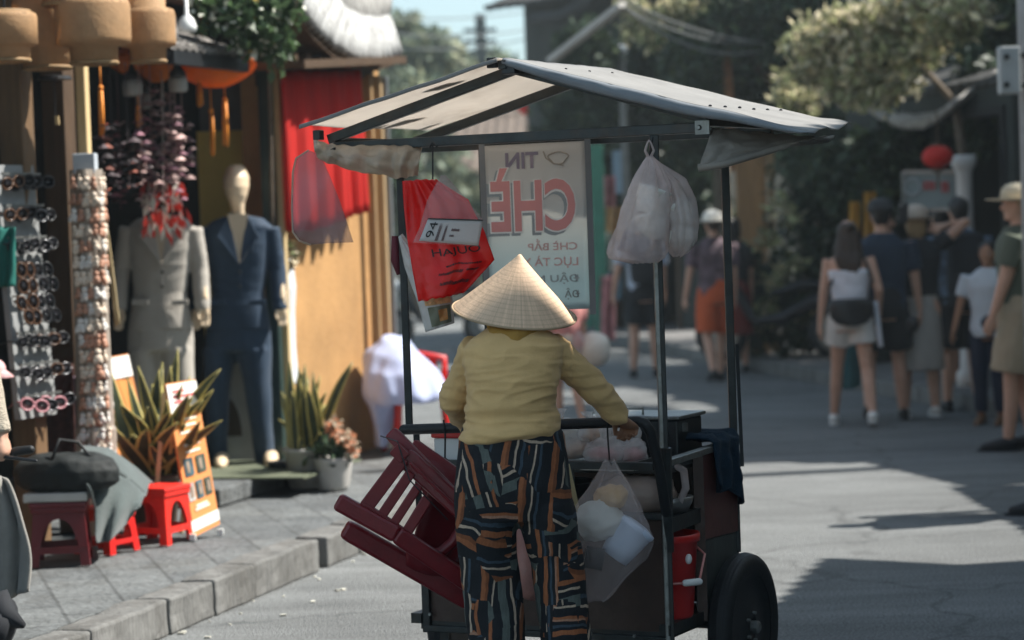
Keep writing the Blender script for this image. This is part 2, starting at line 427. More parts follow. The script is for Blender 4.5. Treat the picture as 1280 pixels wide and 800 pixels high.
# ------------------------------------------------------------------ roofs and houses
def tile_sheet(bm, a, b, c, d, pitch=.16, amp=.03, rows=8, mi=0):
    """wavy clay tile slope: a-b along the eave, d-c along the ridge"""
    a, b, c, d = map(V, (a, b, c, d))
    n = (b - a).cross(d - a).normalized()
    if n.z < 0: n = -n
    nu = max(8, int((b - a).length / pitch) * 6)
    cols = (b - a).length / pitch
    def fn(u, v):
        p = a.lerp(b, u).lerp(d.lerp(c, u), v)
        step = (v * rows) % 1
        return p + n * (amp * (.5 + .5 * math.cos(2 * PI * u * cols)) + .02 * (1 - step) + .012 * nz(p, 3))
    return grid(bm, fn, nu, rows * 2, mi)
def house(name, label, base, rz, w, dep, h, wallm, roofm, roof_h=1.2, eave=.5, openings=(), cat='house', group=None, framem=None):
    """front on local y=0 facing -y, x along the front; openings: (kind, x0, x1, z0, z1)"""
    r = thing(name, label, cat, (0, 0, 0), 0, group)
    framem = framem or M_wooddark
    # front wall pieces round the openings
    bm = BM()
    xs = sorted({0, w} | {o[1] for o in openings} | {o[2] for o in openings})
    for x0, x1 in zip(xs, xs[1:]):
        if x1 - x0 < .01: continue
        mid = (x0 + x1) / 2; z = 0
        for o in sorted([o for o in openings if o[1] < mid < o[2]], key=lambda o: o[3]):
            if o[3] > z + .01: box(bm, (mid, .1, (z + o[3]) / 2), (x1 - x0, .2, o[3] - z))
            z = o[4]
        if h > z: box(bm, (mid, .1, (z + h) / 2), (x1 - x0, .2, h - z))
    box(bm, (.1, .2 + (dep - .2) / 2, h / 2), (.2, dep - .2, h)); box(bm, (w - .1, .2 + (dep - .2) / 2, h / 2), (.2, dep - .2, h))
    box(bm, (w / 2, dep - .1, h / 2), (w - .41, .2, h)); box(bm, (w / 2, .2 + (dep - .2) / 2, h - .06), (w - .41, dep - .42, .1))
    for x in (.1, w - .1):
        prism(bm, [(x - .1, .0, h + .002), (x - .1, dep, h + .002), (x - .1, dep / 2, h + roof_h - .06)], (.2, 0, 0))
    obj('wall', bm, wallm, r)
    bm = BM(); e = .25
    sl = roof_h / (dep / 2)
    tile_sheet(bm, (-e, -eave, h - sl * eave), (w + e, -eave, h - sl * eave), (w + e, dep / 2, h + roof_h), (-e, dep / 2, h + roof_h), .2, .035, 10)
    tile_sheet(bm, (w + e, dep + eave, h - sl * eave), (-e, dep + eave, h - sl * eave), (-e, dep / 2, h + roof_h), (w + e, dep / 2, h + roof_h), .2, .035, 10)
    roof = obj('roof', bm, roofm, r, smooth=True, solid=.06)
    bm = BM(); tube(bm, [(-e - .02, dep / 2, h + roof_h + .05), (w / 2, dep / 2, h + roof_h + .03), (w + e + .02, dep / 2, h + roof_h + .05)], .09, 8); obj('ridge_cap', bm, roofm, roof, smooth=True)
    for o in openings:
        x0, x1, z0, z1 = o[1:5]
        bm = BM(); f = .07
        box(bm, ((x0 + f / 2), .05, (z0 + z1) / 2), (f, .16, z1 - z0)); box(bm, ((x1 - f / 2), .05, (z0 + z1) / 2), (f, .16, z1 - z0))
        box(bm, ((x0 + x1) / 2, .05, z1 - f / 2), (x1 - x0 - 2 * f, .16, f))
        if z0 > .05: box(bm, ((x0 + x1) / 2, .04, z0 + f / 2), (x1 - x0 - 2 * f, .2, f))
        k = o[0]
        par = r
        bm2 = BM()
        if k == 'window':
            for i in range(2): box(bm2, (x0 + (x1 - x0) * (.27 + .46 * i), .1, (z0 + z1) / 2), ((x1 - x0) * .44, .05, z1 - z0 - .15))
            par = obj('window', bm2, mat('shutter_' + wallm.name, (.05, .09, .08), .6, var=.25), r)
        elif k == 'door':
            n = 4
            for i in range(n): box(bm2, (x0 + .07 + (x1 - x0 - .14) * (i + .5) / n, .12, (z0 + z1) / 2 - .03), ((x1 - x0 - .14) / n - .015, .05, z1 - z0 - .08))
            par = obj('door', bm2, o[5] if len(o) > 5 else M_wooddark, r)
        else:   # open shopfront: dark back wall inside
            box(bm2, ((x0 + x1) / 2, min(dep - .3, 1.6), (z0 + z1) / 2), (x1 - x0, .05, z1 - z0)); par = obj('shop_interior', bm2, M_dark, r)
        obj('frame', bm, framem, par)
    r.location = base; r.rotation_euler = (0, 0, rz)
    return r
def stall_leafy(name, label, cat, clumps, n, size, m, trunk=None, group=None, seed=1, crown='crown', **kw):
    me = leaf_mesh(crown, clumps, n, size, seed, **kw)
    if trunk is None:
        o = obj(name, me, m); return tag(o, label, cat, group)
    r = thing(name, label, cat, trunk[0][0][0], 0, group)
    obj(crown, me, m, r)
    bm = BM()
    for pts, rad in trunk: tube(bm, pts, rad, 8)
    obj('trunk', bm, M_bark, r, smooth=True)
    return r
def blob_clumps(c, rad, n, sub, seed=0, zmin=None):
    rg = random.Random(seed); out = []
    for i in range(n):
        while True:
            p = V((rg.uniform(-1, 1), rg.uniform(-1, 1), rg.uniform(-1, 1)))
            if p.length < 1: break
        q = V(c) + V((p.x * rad[0], p.y * rad[1], p.z * rad[2]))
        if zmin and q.z < zmin: q.z = zmin
        s = sub * rg.uniform(.6, 1.35)
        out.append((q, (s, s, s * .8)))
    return out
def trunk_of(base, top, r0, r1, limbs, seed=0):
    rg = random.Random(seed); base, top = V(base), V(top)
    mid = base.lerp(top, .5) + V((rg.uniform(-.15, .15), rg.uniform(-.15, .15), 0))
    out = [([base, base.lerp(mid, .5), mid, top], [r0, r0 * .85, (r0 + r1) / 2, r1])]
    for q in limbs:
        q = V(q); st = base.lerp(top, rg.uniform(.55, .95))
        out.append(([st, st.lerp(q, .5) + V((0, 0, .15)), q], [r1 * .9, r1 * .6, r1 * .25]))
    return out
# ================================================================== LEFT SIDE
fa = math.atan2(sd.y, sd.x)
FR_ = Matrix.Rotation(fa, 3, 'Z')
def td(d): return (d - A0.y) / sd.y          # street metre reached at depth d (on the kerb line)
# ---------- shop 1 (souvenirs and suits): open front with posts, back wall, ceiling, dark roof
shop = thing('shop_house', 'open fronted souvenir and tailor shop with brown timber posts and dark interior', 'shop', W(1.5, 1.4, KZ))
def wpx(px, d, n=None):
    return P(px, 400, d)
bm = BM()
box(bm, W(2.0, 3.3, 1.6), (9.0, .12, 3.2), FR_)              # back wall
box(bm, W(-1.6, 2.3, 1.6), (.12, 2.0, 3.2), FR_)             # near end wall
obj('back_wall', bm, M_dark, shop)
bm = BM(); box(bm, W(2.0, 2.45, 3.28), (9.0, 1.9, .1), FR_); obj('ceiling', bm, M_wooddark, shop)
bm = BM(); tile_sheet(bm, W(-2.6, 1.35, 3.42), W(6.2, 1.35, 3.42), W(6.2, 3.6, 4.6), W(-2.6, 3.6, 4.6), .2, .035, 8); obj('roof', bm, M_clay, shop, smooth=True, solid=.06)
bm = BM(); box(bm, W(2.0, 1.47, 3.14), (8.6, .14, .18), FR_); obj('lintel', bm, M_wooddark, shop)
# brown boarding at the left edge and the dark plank door beside the glasses rack
bm = BM()
for i in range(5): box(bm, W(.62 + i * .19, 1.52, .78), (.18, .05, 1.24), FR_)
obj('board_wall', bm, mat('umber_boards', (.15, .075, .03), .65, var=.3, vs=5, stretch=(6, 6, .6), dirt=.3), shop, bevel=.006)
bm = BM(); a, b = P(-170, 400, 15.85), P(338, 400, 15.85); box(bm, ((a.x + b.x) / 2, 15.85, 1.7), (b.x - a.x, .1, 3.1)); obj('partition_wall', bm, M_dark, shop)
def post(px0, px1, y0, y1, d, m, name='post', dz=.10, par=shop):
    bm = BM(); a, b = P((px0 + px1) / 2, y1, d), P((px0 + px1) / 2, y0, d)
    a.x = b.x = (a.x + b.x) / 2
    bar(bm, a, b, dz, (px1 - px0) * S(d)); return obj(name, bm, m, par, bevel=.008)
def vpost(px, d, z0, z1, w, dp, m, par, name='post', bev=.008):
    """upright post passing through this photo column at eye level"""
    q = P(px, 280, d); bm = BM(); box(bm, (q.x, q.y, (z0 + z1) / 2), (w, dp, z1 - z0), FR_.to_3x3()); return obj(name, bm, m, par, bevel=bev)
M_brownpost = mat('brown_post_wood', (.155, .092, .045), .65, var=.3, vs=5, stretch=(6, 6, .6), bump=.2, dirt=.35)
vpost(26, 12.0, KZ, 3.05, .13, .13, M_brownpost, shop)
vpost(79, 12.6, KZ, 3.05, .13, .13, M_wooddark, shop)
vpost(338, 14.95, KZ, 3.1, .065, .08, mat('dark_green_paint', (.02, .04, .035), .55, var=.3), shop)
vpost(110, 12.35, 1.6, 2.95, .055, .055, M_woodpale, shop)
vpost(352, 15.0, KZ, 3.0, .05, .05, M_woodpale, shop)
# yellow inner wall panel behind the navy suit, with a dark doorway beside it
bm = BM(); a, b = P(246, 170, 15.6), P(336, 420, 15.6); prism(bm, [(a.x, a.y, b.z), (b.x, b.y, b.z), (b.x, b.y, P(290, 163, 15.6).z), (a.x, a.y, P(290, 163, 15.6).z)], (0, .05, 0))
obj('yellow_panel', bm, mat('ochre_panel', (.66, .47, .11), .7, var=.15, vs=3), shop)
bm = BM(); a, b = P(246, 60, 15.7), P(345, 165, 15.7); prism(bm, [(a.x, a.y, b.z), (b.x, b.y, b.z), (b.x, b.y, a.z), (a.x, a.y, a.z)], (0, .05, 0))
obj('grey_panel', bm, mat('grey_panel', (.13, .13, .125), .7, var=.2), shop)
# pale board with an arched opening behind the navy trousers
bm = BM()
c = P(300, 525, 15.1); w2, h2 = .19, .42
arc = [V((c.x - .10 + .11 * math.cos(t), c.y, c.z - .1 + .26 * math.sin(t))) for t in [PI * i / 12 for i in range(13)]]
outer = [(c.x + w2, c.y, c.z - h2), (c.x + w2, c.y, c.z + h2), (c.x - w2, c.y, c.z + h2), (c.x - w2, c.y, c.z - h2)]
prism(bm, [V(p) for p in outer], (0, .03, 0))
o = solo('display_board', bm, mat('pale_grey_board', (.40, .39, .36), .7, var=.15), 'pale grey wooden board with dark arched opening behind the navy trousers', 'board')
bm = BM(); prism(bm, [p + V((0, -.008, 0)) for p in arc], (0, .006, 0)); 
obj('arched_opening', bm, mat('dark_amber', (.06, .04, .02), .6), o)
# small tiled canopy in front of the shop
can = thing('tiled_canopy', 'small black edged canopy roof with weathered shingles over the suits', 'canopy', P(265, 70, 13.6))
bm = BM()
e0, e1 = P(212, 64, 13.2), P(306, 76, 14.2)
up = nl * .5 + V((0, 0, .20))
tile_sheet(bm, e0, e1, e1 + up, e0 + up, .1, .02, 4); obj('shingles', bm, mat('grey_shingle', (.20, .185, .17), .9, var=.5, vs=14, bump=.5, bs=50), can, solid=.03)
bm = BM(); bar(bm, e0 - V((0, 0, .03)), e1 - V((0, 0, .03)), .05, .075); bar(bm, e0 - V((0, 0, .03)), e0 + up - V((0, 0, .05)), .05, .05); bar(bm, e1 - V((0, 0, .03)), e1 + up - V((0, 0, .05)), .05, .05)
obj('edge_beam', bm, M_blackplastic, can)

# ---------- building 2: ochre wall, red curtain, lime-tipped tile eave
ob = thing('ochre_house', 'ochre plastered house with curved lime washed tile eave and red curtain', 'house', W(td(15.9), 1.3, KZ))
M_ochre = mat('ochre_plaster', (.41, .23, .09), .85, var=.28, vs=1.8, bump=.3, bs=25, dirt=.7, dirtcol=(.30, .135, .04))
bm = BM()
a, b = P(345, 400, 15.25), P(474, 400, 17.0)
prism(bm, [(a.x, a.y, KZ - .01), (b.x, b.y, KZ - .01), (b.x, b.y, 3.1), (a.x, a.y, 3.1)], nl * .18)
prism(bm, [(b.x, b.y, KZ - .01), (b.x, b.y, 3.1), tuple(b + nl * 4 + V((0, 0, 3.1 - b.z))), tuple(b + nl * 4 + V((0, 0, KZ - b.z)))], sd * .18)
obj('wall', bm, M_ochre, ob)
for px, d, wd, m in ((466, 16.75, .05, M_wood), (478, 16.95, .045, mat('tan_batten', (.40, .28, .15), .7, var=.25, stretch=(5, 5, .5))), (486, 17.05, .03, mat('grey_blue_pipe', (.22, .24, .25), .5, .3))):
    vpost(px, d, KZ, 2.75, wd, .06, m, ob)
# eave: dark beam, rafters and the curved tile edge (concave sweep rising to the right tip)
bm = BM(); E0, E1 = P(352, 92, 15.0), P(470, 84, 16.9); bar(bm, E0 + nl * .1, E1 + nl * .1, .16, .14); bar(bm, E0 - nl * .07 - sd * .45 + V((0, 0, .02)), E1 - nl * .07 - sd * .3 + V((0, 0, .02)), .50, .05)
for i in range(9):
    q = E0.lerp(E1, i / 8) + nl * .1
    bar(bm, q + V((0, 0, .1)), q - nl * .2 + V((0, 0, .08)), .06, .07)
obj('eave_beam', bm, M_wooddark, ob)
ev = [P(360, -20, 14.6), P(372, 8, 14.75), P(390, 34, 15.0), P(415, 58, 15.4), P(442, 74, 15.9), P(470, 77, 16.5), P(499, 66, 17.0)]
rd_ = [P(385, -45, 15.4), P(396, -20, 15.5), P(412, -2, 15.7), P(430, 18, 16.0), P(450, 26, 16.4), P(470, 28, 16.9), P(484, 26, 17.3)]
def pl(pts, u):
    x = u * (len(pts) - 1); i = min(int(x), len(pts) - 2); return pts[i].lerp(pts[i + 1], x - i)
def tilefn(cols, amp):
    def fn(u, v):
        p = pl(ev, u).lerp(pl(rd_, u), v)
        return p + V((.3, -.55, .75)) * amp * (.5 + .5 * math.cos(2 * PI * u * cols)) + V((0, 0, .012 * nz(p, 6)))
    return fn
bm = BM(); grid(bm, lambda u, v: pl(ev, u).lerp(pl(rd_, u), v) - V((0, 0, .02)), 60, 4); te = obj('tile_edge', bm, mat('dark_tile_bed', (.10, .09, .08), .9, var=.3), ob, smooth=True, solid=.04)
bm = BM()
for i in range(27):
    u = (i + .5) / 27; a, b = pl(ev, u), pl(rd_, u); o_ = (b - a) * .02
    tube(bm, [a - o_ * 2 + V((0, 0, .02)), a.lerp(b, .35) + V((0, 0, .03)), a.lerp(b, .7) + V((0, 0, .03)), b + V((0, 0, .02))], [.043, .040, .042, .038], 8)
obj('barrel_tiles', bm, M_claypale, te, smooth=True)
top = [q + V((.1, 1.6, 1.1)) for q in rd_]
bm = BM(); grid(bm, lambda u, v: pl(rd_, u).lerp(pl(top, u), v) + V((0, -.3, .6)) * .05 * (.5 + .5 * math.cos(2 * PI * u * 30)), 240, 6)
obj('roof', bm, M_clay, ob, smooth=True, solid=.05)
bm = BM(); grid(bm, lambda u, v: pl(ev, u).lerp(E0.lerp(E1, u) + nl * .12 + V((0, 0, .1)), v) - V((0, -.02, .05)), 24, 4); obj('eave_boards', bm, M_wooddark, ob, solid=.03)
# red curtain hanging under the eave
M_curtain = mat('red_curtain_cloth', (.62, .018, .012), .75, var=.2, vs=7, stretch=(3, 3, .4), trans=.3)
ca, cb = P(340, 90, 14.9), P(446, 88, 16.5)
def cur(u, v):
    p = ca.lerp(cb, u); fold = .045 * math.sin(u * 62) + .03 * math.sin(u * 29 + 1) + .02 * nz((u * 14, v * 1.2, 3), 1)
    z = p.z - v * (.98 + .02 * math.sin(u * 5))
    return V((p.x, p.y, z)) - nl * (.045 + fold * (.35 + v * .5)) + V((0, 0, .01 * nz((u * 9, v * 3, 0), 2)))
bm = BM(); grid(bm, cur, 160, 14); solo('red_curtain', bm, M_curtain, 'long bright red pleated curtain hanging under the tiled eave', 'curtain', smooth=True, solid=.004)

# ---------- far left street fixtures behind building 2
M_sky_blue_cloth = mat('pale_blue_sheet', (.50, .56, .78), .55, var=.12, vs=4, trans=.2, bump=.1, bs=12)
# red plastic chair with a pale blue sheet thrown over it
chb = P(522, 560, 16.75); chb.z = KZ
rc = thing('red_plastic_chair', 'red plastic chair standing half under a pale blue sheet', 'chair', chb)
bm = BM(); 
for sx in (-.2, .2):
    for sy in (-.2, .2): obj('leg', tube(BM(), [chb + V((sx * 1.1, sy * 1.1, 0)), chb + V((sx, sy, .40))], [.022, .03], 6), M_red, rc, smooth=True)
bm = BM(); box(bm, chb + V((0, 0, .42)), (.44, .44, .035)); obj('seat', bm, M_red, rc, bevel=.01)
bm = BM(); tube(bm, [chb + V((-.2, .2, .42)), chb + V((-.2, .24, .6)), chb + V((0, .25, .64)), chb + V((.2, .24, .6)), chb + V((.2, .2, .42))], .022, 6)
for i in range(4): bar(bm, chb + V((-.12 + .08 * i, .21, .43)), chb + V((-.12 + .08 * i, .25, .62)), .05, .012)
obj('backrest', bm, M_red, rc, smooth=True)
bm = BM(); tube(bm, [P(496, 566, 16.3), P(498, 500, 16.28), P(506, 490, 16.26), P(545, 488, 16.3)], .03, 6); obj('arm', bm, M_red, rc, smooth=True)
bm = BM()
px_loft(bm, [(418, 482, 492, 16.5, .03), (424, 472, 506, 16.5, .14), (440, 458, 526, 16.45, .27), (465, 451, 545, 16.4, .36), (492, 451, 556, 16.4, .40), (500, 454, 556, 16.4, .38), (504, 456, 490, 16.35, .2), (530, 462, 490, 16.35, .17), (558, 466, 488, 16.35, .15)], 40)
for v in bm.verts:
    v.co += V((1, -.5, 0)) * .022 * math.sin(v.co.x * 34 + v.co.z * 9) + V((0, 0, 1)) * .02 * nz(v.co, 6)
solo('draped_sheet', remesh(bm, .018, 3, lambda c: .02 * nz((c.x * 2.2, c.y * 2.2, c.z * .7), 5)), M_sky_blue_cloth, 'pale blue sheet draped in a hump over a red chair beside the ochre wall', 'sheet')

# ---------- lanterns
def weave(name, col):
    m = mat(name, col, .7, var=.22, vs=7, bump=.2, bs=70, trans=.4)
    N, L = nodes(m); b = bsdf(m); tc = N.new('ShaderNodeTexCoord'); src = b.inputs['Base Color'].links[0].from_socket
    cur = src
    for rot in ((.6, 0, .785), (-.6, 0, -.785)):
        mp = N.new('ShaderNodeMapping'); mp.inputs['Rotation'].default_value = rot; L.new(tc.outputs['Object'], mp.inputs[0])
        w = N.new('ShaderNodeTexWave'); w.inputs['Scale'].default_value = 75; w.inputs['Distortion'].default_value = .35; L.new(mp.outputs[0], w.inputs[0])
        r = N.new('ShaderNodeMapRange'); r.inputs[3].default_value = .62; r.inputs[4].default_value = 1.15; L.new(w.outputs[1], r.inputs[0])
        mx = N.new('ShaderNodeMix'); mx.data_type = 'RGBA'; mx.blend_type = 'MULTIPLY'; mx.inputs[0].default_value = 1; L.new(cur, mx.inputs[6]); L.new(r.outputs[0], mx.inputs[7]); cur = mx.outputs[2]
    L.new(cur, b.inputs['Base Color']); return m
M_weave = weave('woven_bamboo', (.66, .42, .22))
def lantern(px, y0, y1, r_px, d, label, tiers):
    c0 = P(px, y1, d)
    t = thing('woven_lantern', label, 'lantern', c0, 0, 'woven bamboo lanterns under the shop roof')
    h = (y1 - y0) * S(d); r = r_px * S(d)
    bm = BM()
    prof = [(rr * r, hh * h) for rr, hh in tiers]
    prof = [(prof[0][0] * .92, 0.0)] + prof
    lathe(bm, prof, c0, 40, cap=False)
    obj('shade', bm, M_weave, t, smooth=True, solid=.008)
    for hh, rr in ((0.0, tiers[0][0]), (1.0, tiers[-1][0])):
        bm2 = BM(); tube(bm2, [c0 + V((rr * r * math.cos(2 * PI * k / 24), rr * r * math.sin(2 * PI * k / 24), hh * h)) for k in range(25)], .010, 6)
        obj('rim', bm2, M_wood, t, smooth=True)
    bm = BM(); tube(bm, [c0 + V((0, 0, h * .5)), c0 + V((0, 0, max(h + .1, 3.1 - c0.z)))], .006, 5); obj('cord', bm, M_blackplastic, t)
    bm = BM(); ball(bm, c0 + V((0, 0, h * .45)), .03, n=8); obj('bulb', bm, M_white, t, smooth=True)
    return t
two = [(.74, 0), (.76, .26), (.80, .29), (1.0, .34), (1.0, .88), (.97, .95), (.80, 1)]
three = [(.62, 0), (.64, .20), (.98, .24), (1.0, .30), (1.0, .70), (.95, .76), (.66, .80), (.66, 1)]
lantern(8, 16, 76, 39, 11.3, 'tan woven lantern cut by the left edge above the glasses rack', two)
lantern(60, -6, 85, 40, 11.9, 'plain shaded woven lantern hanging lowest, over the narrow trinket column', two)
lantern(118, -22, 79, 46, 11.6, 'wide woven lantern with a bright glint, between the lowest and the rightmost', three)
lantern(186, -6, 77, 34, 12.0, 'rightmost woven lantern with sunlit edge beside the small tiled canopy', three)
lantern(84, -70, 6, 40, 11.6, 'woven lantern cut by the top edge above the others', two)
# bell pull under a lantern
bm = BM(); a = P(67, 84, 12.2); tube(bm, [a, P(68, 98, 12.2)], .003, 5); lathe(bm, [(.0, 0), (.09, .005), (.085, .022), (.02, .03)], P(68, 101, 12.2), 16); tube(bm, [P(68, 101, 12.2), P(69, 145, 12.2)], .004, 5)
bc = solo('wind_chime', bm, M_blackplastic, 'thin dark chime with a disc hanging below the lowest lantern', 'wind chime')
bm = BM(); bar(bm, P(71, 145, 12.2), P(72, 156, 12.2), .018); obj('tassel', bm, M_woodpale, bc)
# orange silk lanterns seen from below
def silk(px, y, rpx, hpx, d, label):
    c = P(px, y, d); r = rpx * S(d); h = hpx * S(d)
    t = thing('silk_lantern', label, 'lantern', c, 0, 'orange silk lanterns in the suit shop')
    bm = BM()
    rings = []
    for j in range(9):
        v = j / 8; rr = r * (math.sin(PI * (.06 + .5 * v)) ** .8)
        rings.append([c + V((rr * (1 - .045 * (k % 2)) * math.cos(2 * PI * k / 32), rr * (1 - .045 * (k % 2)) * math.sin(2 * PI * k / 32), h * v)) for k in range(32)])
    for j in range(1, 5):
        v = j / 4; rr = r * (1 - .8 * v)
        rings.append([c + V((rr * math.cos(2 * PI * k / 32), rr * math.sin(2 * PI * k / 32), h * (1 + .5 * v))) for k in range(32)])
    loft(bm, rings); obj('shade', bm, M_orange, t, smooth=True)
    bm = BM(); tube(bm, [c + V((0, 0, h)), c + V((0, 0, h + .5))], .005, 5); obj('cord', bm, M_blackplastic, t)
    return t
silk(270, 109, 52, 32, 14.3, 'large orange silk lantern under the tiled canopy, with ribbons below')
silk(197, 103, 28, 28, 13.9, 'smaller orange silk lantern with fine ribs between two grey lamps')
silk(160, 92, 26, 22, 13.7, 'dim reddish orange silk lantern half behind a woven lantern')
silk(256, 44, 15, 20, 13.9, 'small rust orange silk lantern above the tiled canopy')
def tassel(px, y0, y1, wpx_, d, label):
    bm = BM(); a, b = P(px, y0, d), P(px + 1.5, y1, d); w = wpx_ * S(d)
    tube(bm, [a + V((0, 0, .16)), a], .004, 5); 
    for i in range(7):
        ox, oy = random.uniform(-.4, .4) * w, random.uniform(-.4, .4) * w
        tube(bm, [a + V((ox * .6, oy * .6, 0)), a.lerp(b, .5) + V((ox, oy, 0)), b + V((ox, oy, random.uniform(0, .02)))], w * .28, 5)
    ball(bm, a + V((0, 0, .015)), w * .55, n=7)
    return solo('ribbon_tassel', bm, mat('orange_tassel', (.80, .27, .03), .6, var=.2), label, 'tassel', 'orange ribbon tassels hanging in the suit shop', smooth=True)
tassel(126, 113, 170, 6, 13.0, 'long orange tassel beside the pale wooden post')
tassel(249, 104, 134, 7, 14.2, 'short orange tassel hanging left of the large silk lantern')
tassel(264, 142, 196, 6, 14.2, 'orange tassel hanging lowest of those by the yellow panel')
tassel(281, 128, 184, 6, 14.4, 'long orange tassel nearest the green post, over the mannequin head')
tassel(173, 138, 160, 6, 13.6, 'short orange tassel among the hanging flower mobiles')
# grey jar lamps
def jar(px, y, wpx_, d, label):
    c = P(px, y, d); w = wpx_ * S(d) / 2
    t = thing('jar_lamp', label, 'lamp', c, 0, 'grey jar lamps in the suit shop')
    bm = BM(); lathe(bm, [(w * .8, 0), (w * .98, .012), (w, .06), (w * .9, .085)], c, 18, cap=True); obj('glass', bm, mat('frosted_glass', (.42, .42, .39), .4, var=.1, trans=.3), t, smooth=True)
    bm = BM(); lathe(bm, [(w * .92, .086), (w * .85, .11), (w * .4, .14), (w * .15, .18), (w * .1, .42)], c, 18, cap=True); obj('cap', bm, M_blackplastic, t, smooth=True)
    return t
jar(166, 120, 26, 13.5, 'frosted jar lamp beside the pale post, largest of the lamps')
jar(223, 115, 24, 13.6, 'frosted jar lamp hanging just left of the big orange lantern')
jar(180, 136, 19, 14.0, 'lower frosted jar lamp above the flower mobiles')
bm = BM(); c = P(234, 40, 13.5); lathe(bm, [(.05, 0), (.055, .03), (.04, .07), (.012, .1), (.008, .4)], c, 16, cap=True); solo('pendant_lamp', bm, M_white, 'small white pendant lamp hanging above the tiled canopy', 'lamp', smooth=True)

# hanging strings of paper flowers and little umbrellas
M_mob = [mat('mobile_dark_rose', (.16, .05, .06), .7, island=.7, col2=((.42, .33, .32), .3)), mat('mobile_grey_pink', (.42, .28, .26), .7, island=.6, col2=((.22, .10, .13), .35)), mat('mobile_dark', (.055, .04, .045), .7, island=.8, col2=((.38, .12, .08), .2))]
random.seed(21)
def mobile(px, y0, y1, d, m, label, dens=1.0, spread=.035):
    bm = BM(); a, b = P(px, y0, d), P(px + 2, y1, d); n = max(3, int((a - b).length / .055 * dens))
    tube(bm, [a + V((0, 0, .4)), b], .0025, 4)
    for i in range(n):
        q = a.lerp(b, (i + .5) / n)
        for k in range(random.choice((2, 3, 4))):
            o_ = q + V((random.uniform(-1, 1), random.uniform(-1, 1), random.uniform(-.5, .5))) * spread
            r = random.uniform(.014, .032)
            if random.random() < .45: lathe(bm, [(r * 1.3, 0), (r * .7, r * .55), (.002, r * .9)], o_, 9)
            else:
                for z in range(5):
                    an = 2 * PI * z / 5 + random.random(); dv = V((math.cos(an), math.sin(an), random.uniform(-.5, .6)))
                    s1 = dv.cross(V((0, 0, 1))).normalized()
                    vs = [bm.verts.new(p) for p in (o_, o_ + dv * r + s1 * r * .5, o_ + dv * r * 1.5, o_ + dv * r - s1 * r * .5)]; bm.faces.new(vs)
    return solo('hanging_mobile', bm, m, label, 'mobile', 'paper flower mobiles hanging in the souvenir shop', loc=b)
G_same = 'slender string of small dark paper flowers in the dense bunch inside the souvenir shop'
for i, (px, y0, y1, d, k) in enumerate([(128, 150, 250, 13.0, 2), (140, 160, 236, 13.3, 2), (149, 150, 262, 13.6, 0), (160, 170, 240, 13.2, 2), (170, 176, 222, 13.7, 0), (176, 160, 232, 13.4, 1), (214, 150, 250, 13.9, 0), (219, 140, 210, 13.6, 1)]):
    mobile(px, y0, y1, d, M_mob[k], G_same)
mobile(189, 120, 262, 13.7, M_mob[1], 'full grey pink flower mobile hanging in front of the beige suit collar', 1.7, .06)
mobile(203, 112, 240, 13.8, M_mob[1], 'thick grey pink flower mobile below the jar lamps', 1.7, .06)
mobile(214, 130, 255, 13.6, M_mob[1], 'grey pink flower mobile between the thick one and the pinkish one', 1.8, .06)
mobile(180, 150, 250, 13.6, M_mob[0], 'dark rose flower mobile left of the full grey pink one', 1.6, .055)
mobile(228, 140, 225, 13.9, M_mob[1], 'pinkish flower mobile hanging nearest the yellow panel', 1.5, .05)
M_gay = mat('bright_feathers', (.75, .72, .62), .7, island=.3, col2=((.72, .05, .03), .45))
bm = BM()
for i in range(90):
    c = P(random.uniform(180, 232), random.uniform(225, 285), 13.75) + V((0, random.uniform(-.08, .05), 0)); dv = V((random.uniform(-.5, .5), random.uniform(-.3, .3), -1)).normalized(); L_ = random.uniform(.06, .12)
    s1 = dv.cross(V((0, 1, .2))).normalized() * random.uniform(.010, .02)
    bm.faces.new([bm.verts.new(p) for p in (c, c + dv * L_ * .5 + s1, c + dv * L_, c + dv * L_ * .5 - s1)])
tube(bm, [P(203, 100, 13.75), P(204, 240, 13.75)], .003, 4)
solo('feather_mobile', bm, M_gay, 'red and white feather mobile covering the neck of the beige suit', 'mobile', loc=P(204, 260, 13.75))

# ---------- sunglasses rack
rk = thing('sunglasses_rack', 'tall pale rack of sunglasses leaning on the brown shopfront', 'display rack', P(45, 530, 12.0))
sg_a, sg_b = P(17, 525, 11.75), P(64, 525, 12.05)
def rackp(u, v, off=0):
    q = sg_a.lerp(sg_b, u); zt = P(40, 206, 11.9).z; z = sg_a.z + (zt - sg_a.z) * v
    return V((q.x, q.y, z)) - nl * (off + .02 - .05 * v) - sd * .11 * v * .4
bm = BM(); grid(bm, lambda u, v: rackp(u, v), 2, 4); obj('board', bm, mat('pale_rack_board', (.27, .28, .28), .6, var=.15), rk, solid=.03)
bm = BM()
for i in range(8):
    a, b = rackp(.0, .09 + i * .125, .045), rackp(1, .09 + i * .125, .045); bar(bm, a, b, .012)
obj('shelf', bm, M_steelpale, rk)
rx = math.atan2((sg_b - sg_a).y, (sg_b - sg_a).x)
M_lens = mat('dark_lens', (.012, .012, .014), .08, spec=.8, var=.3)
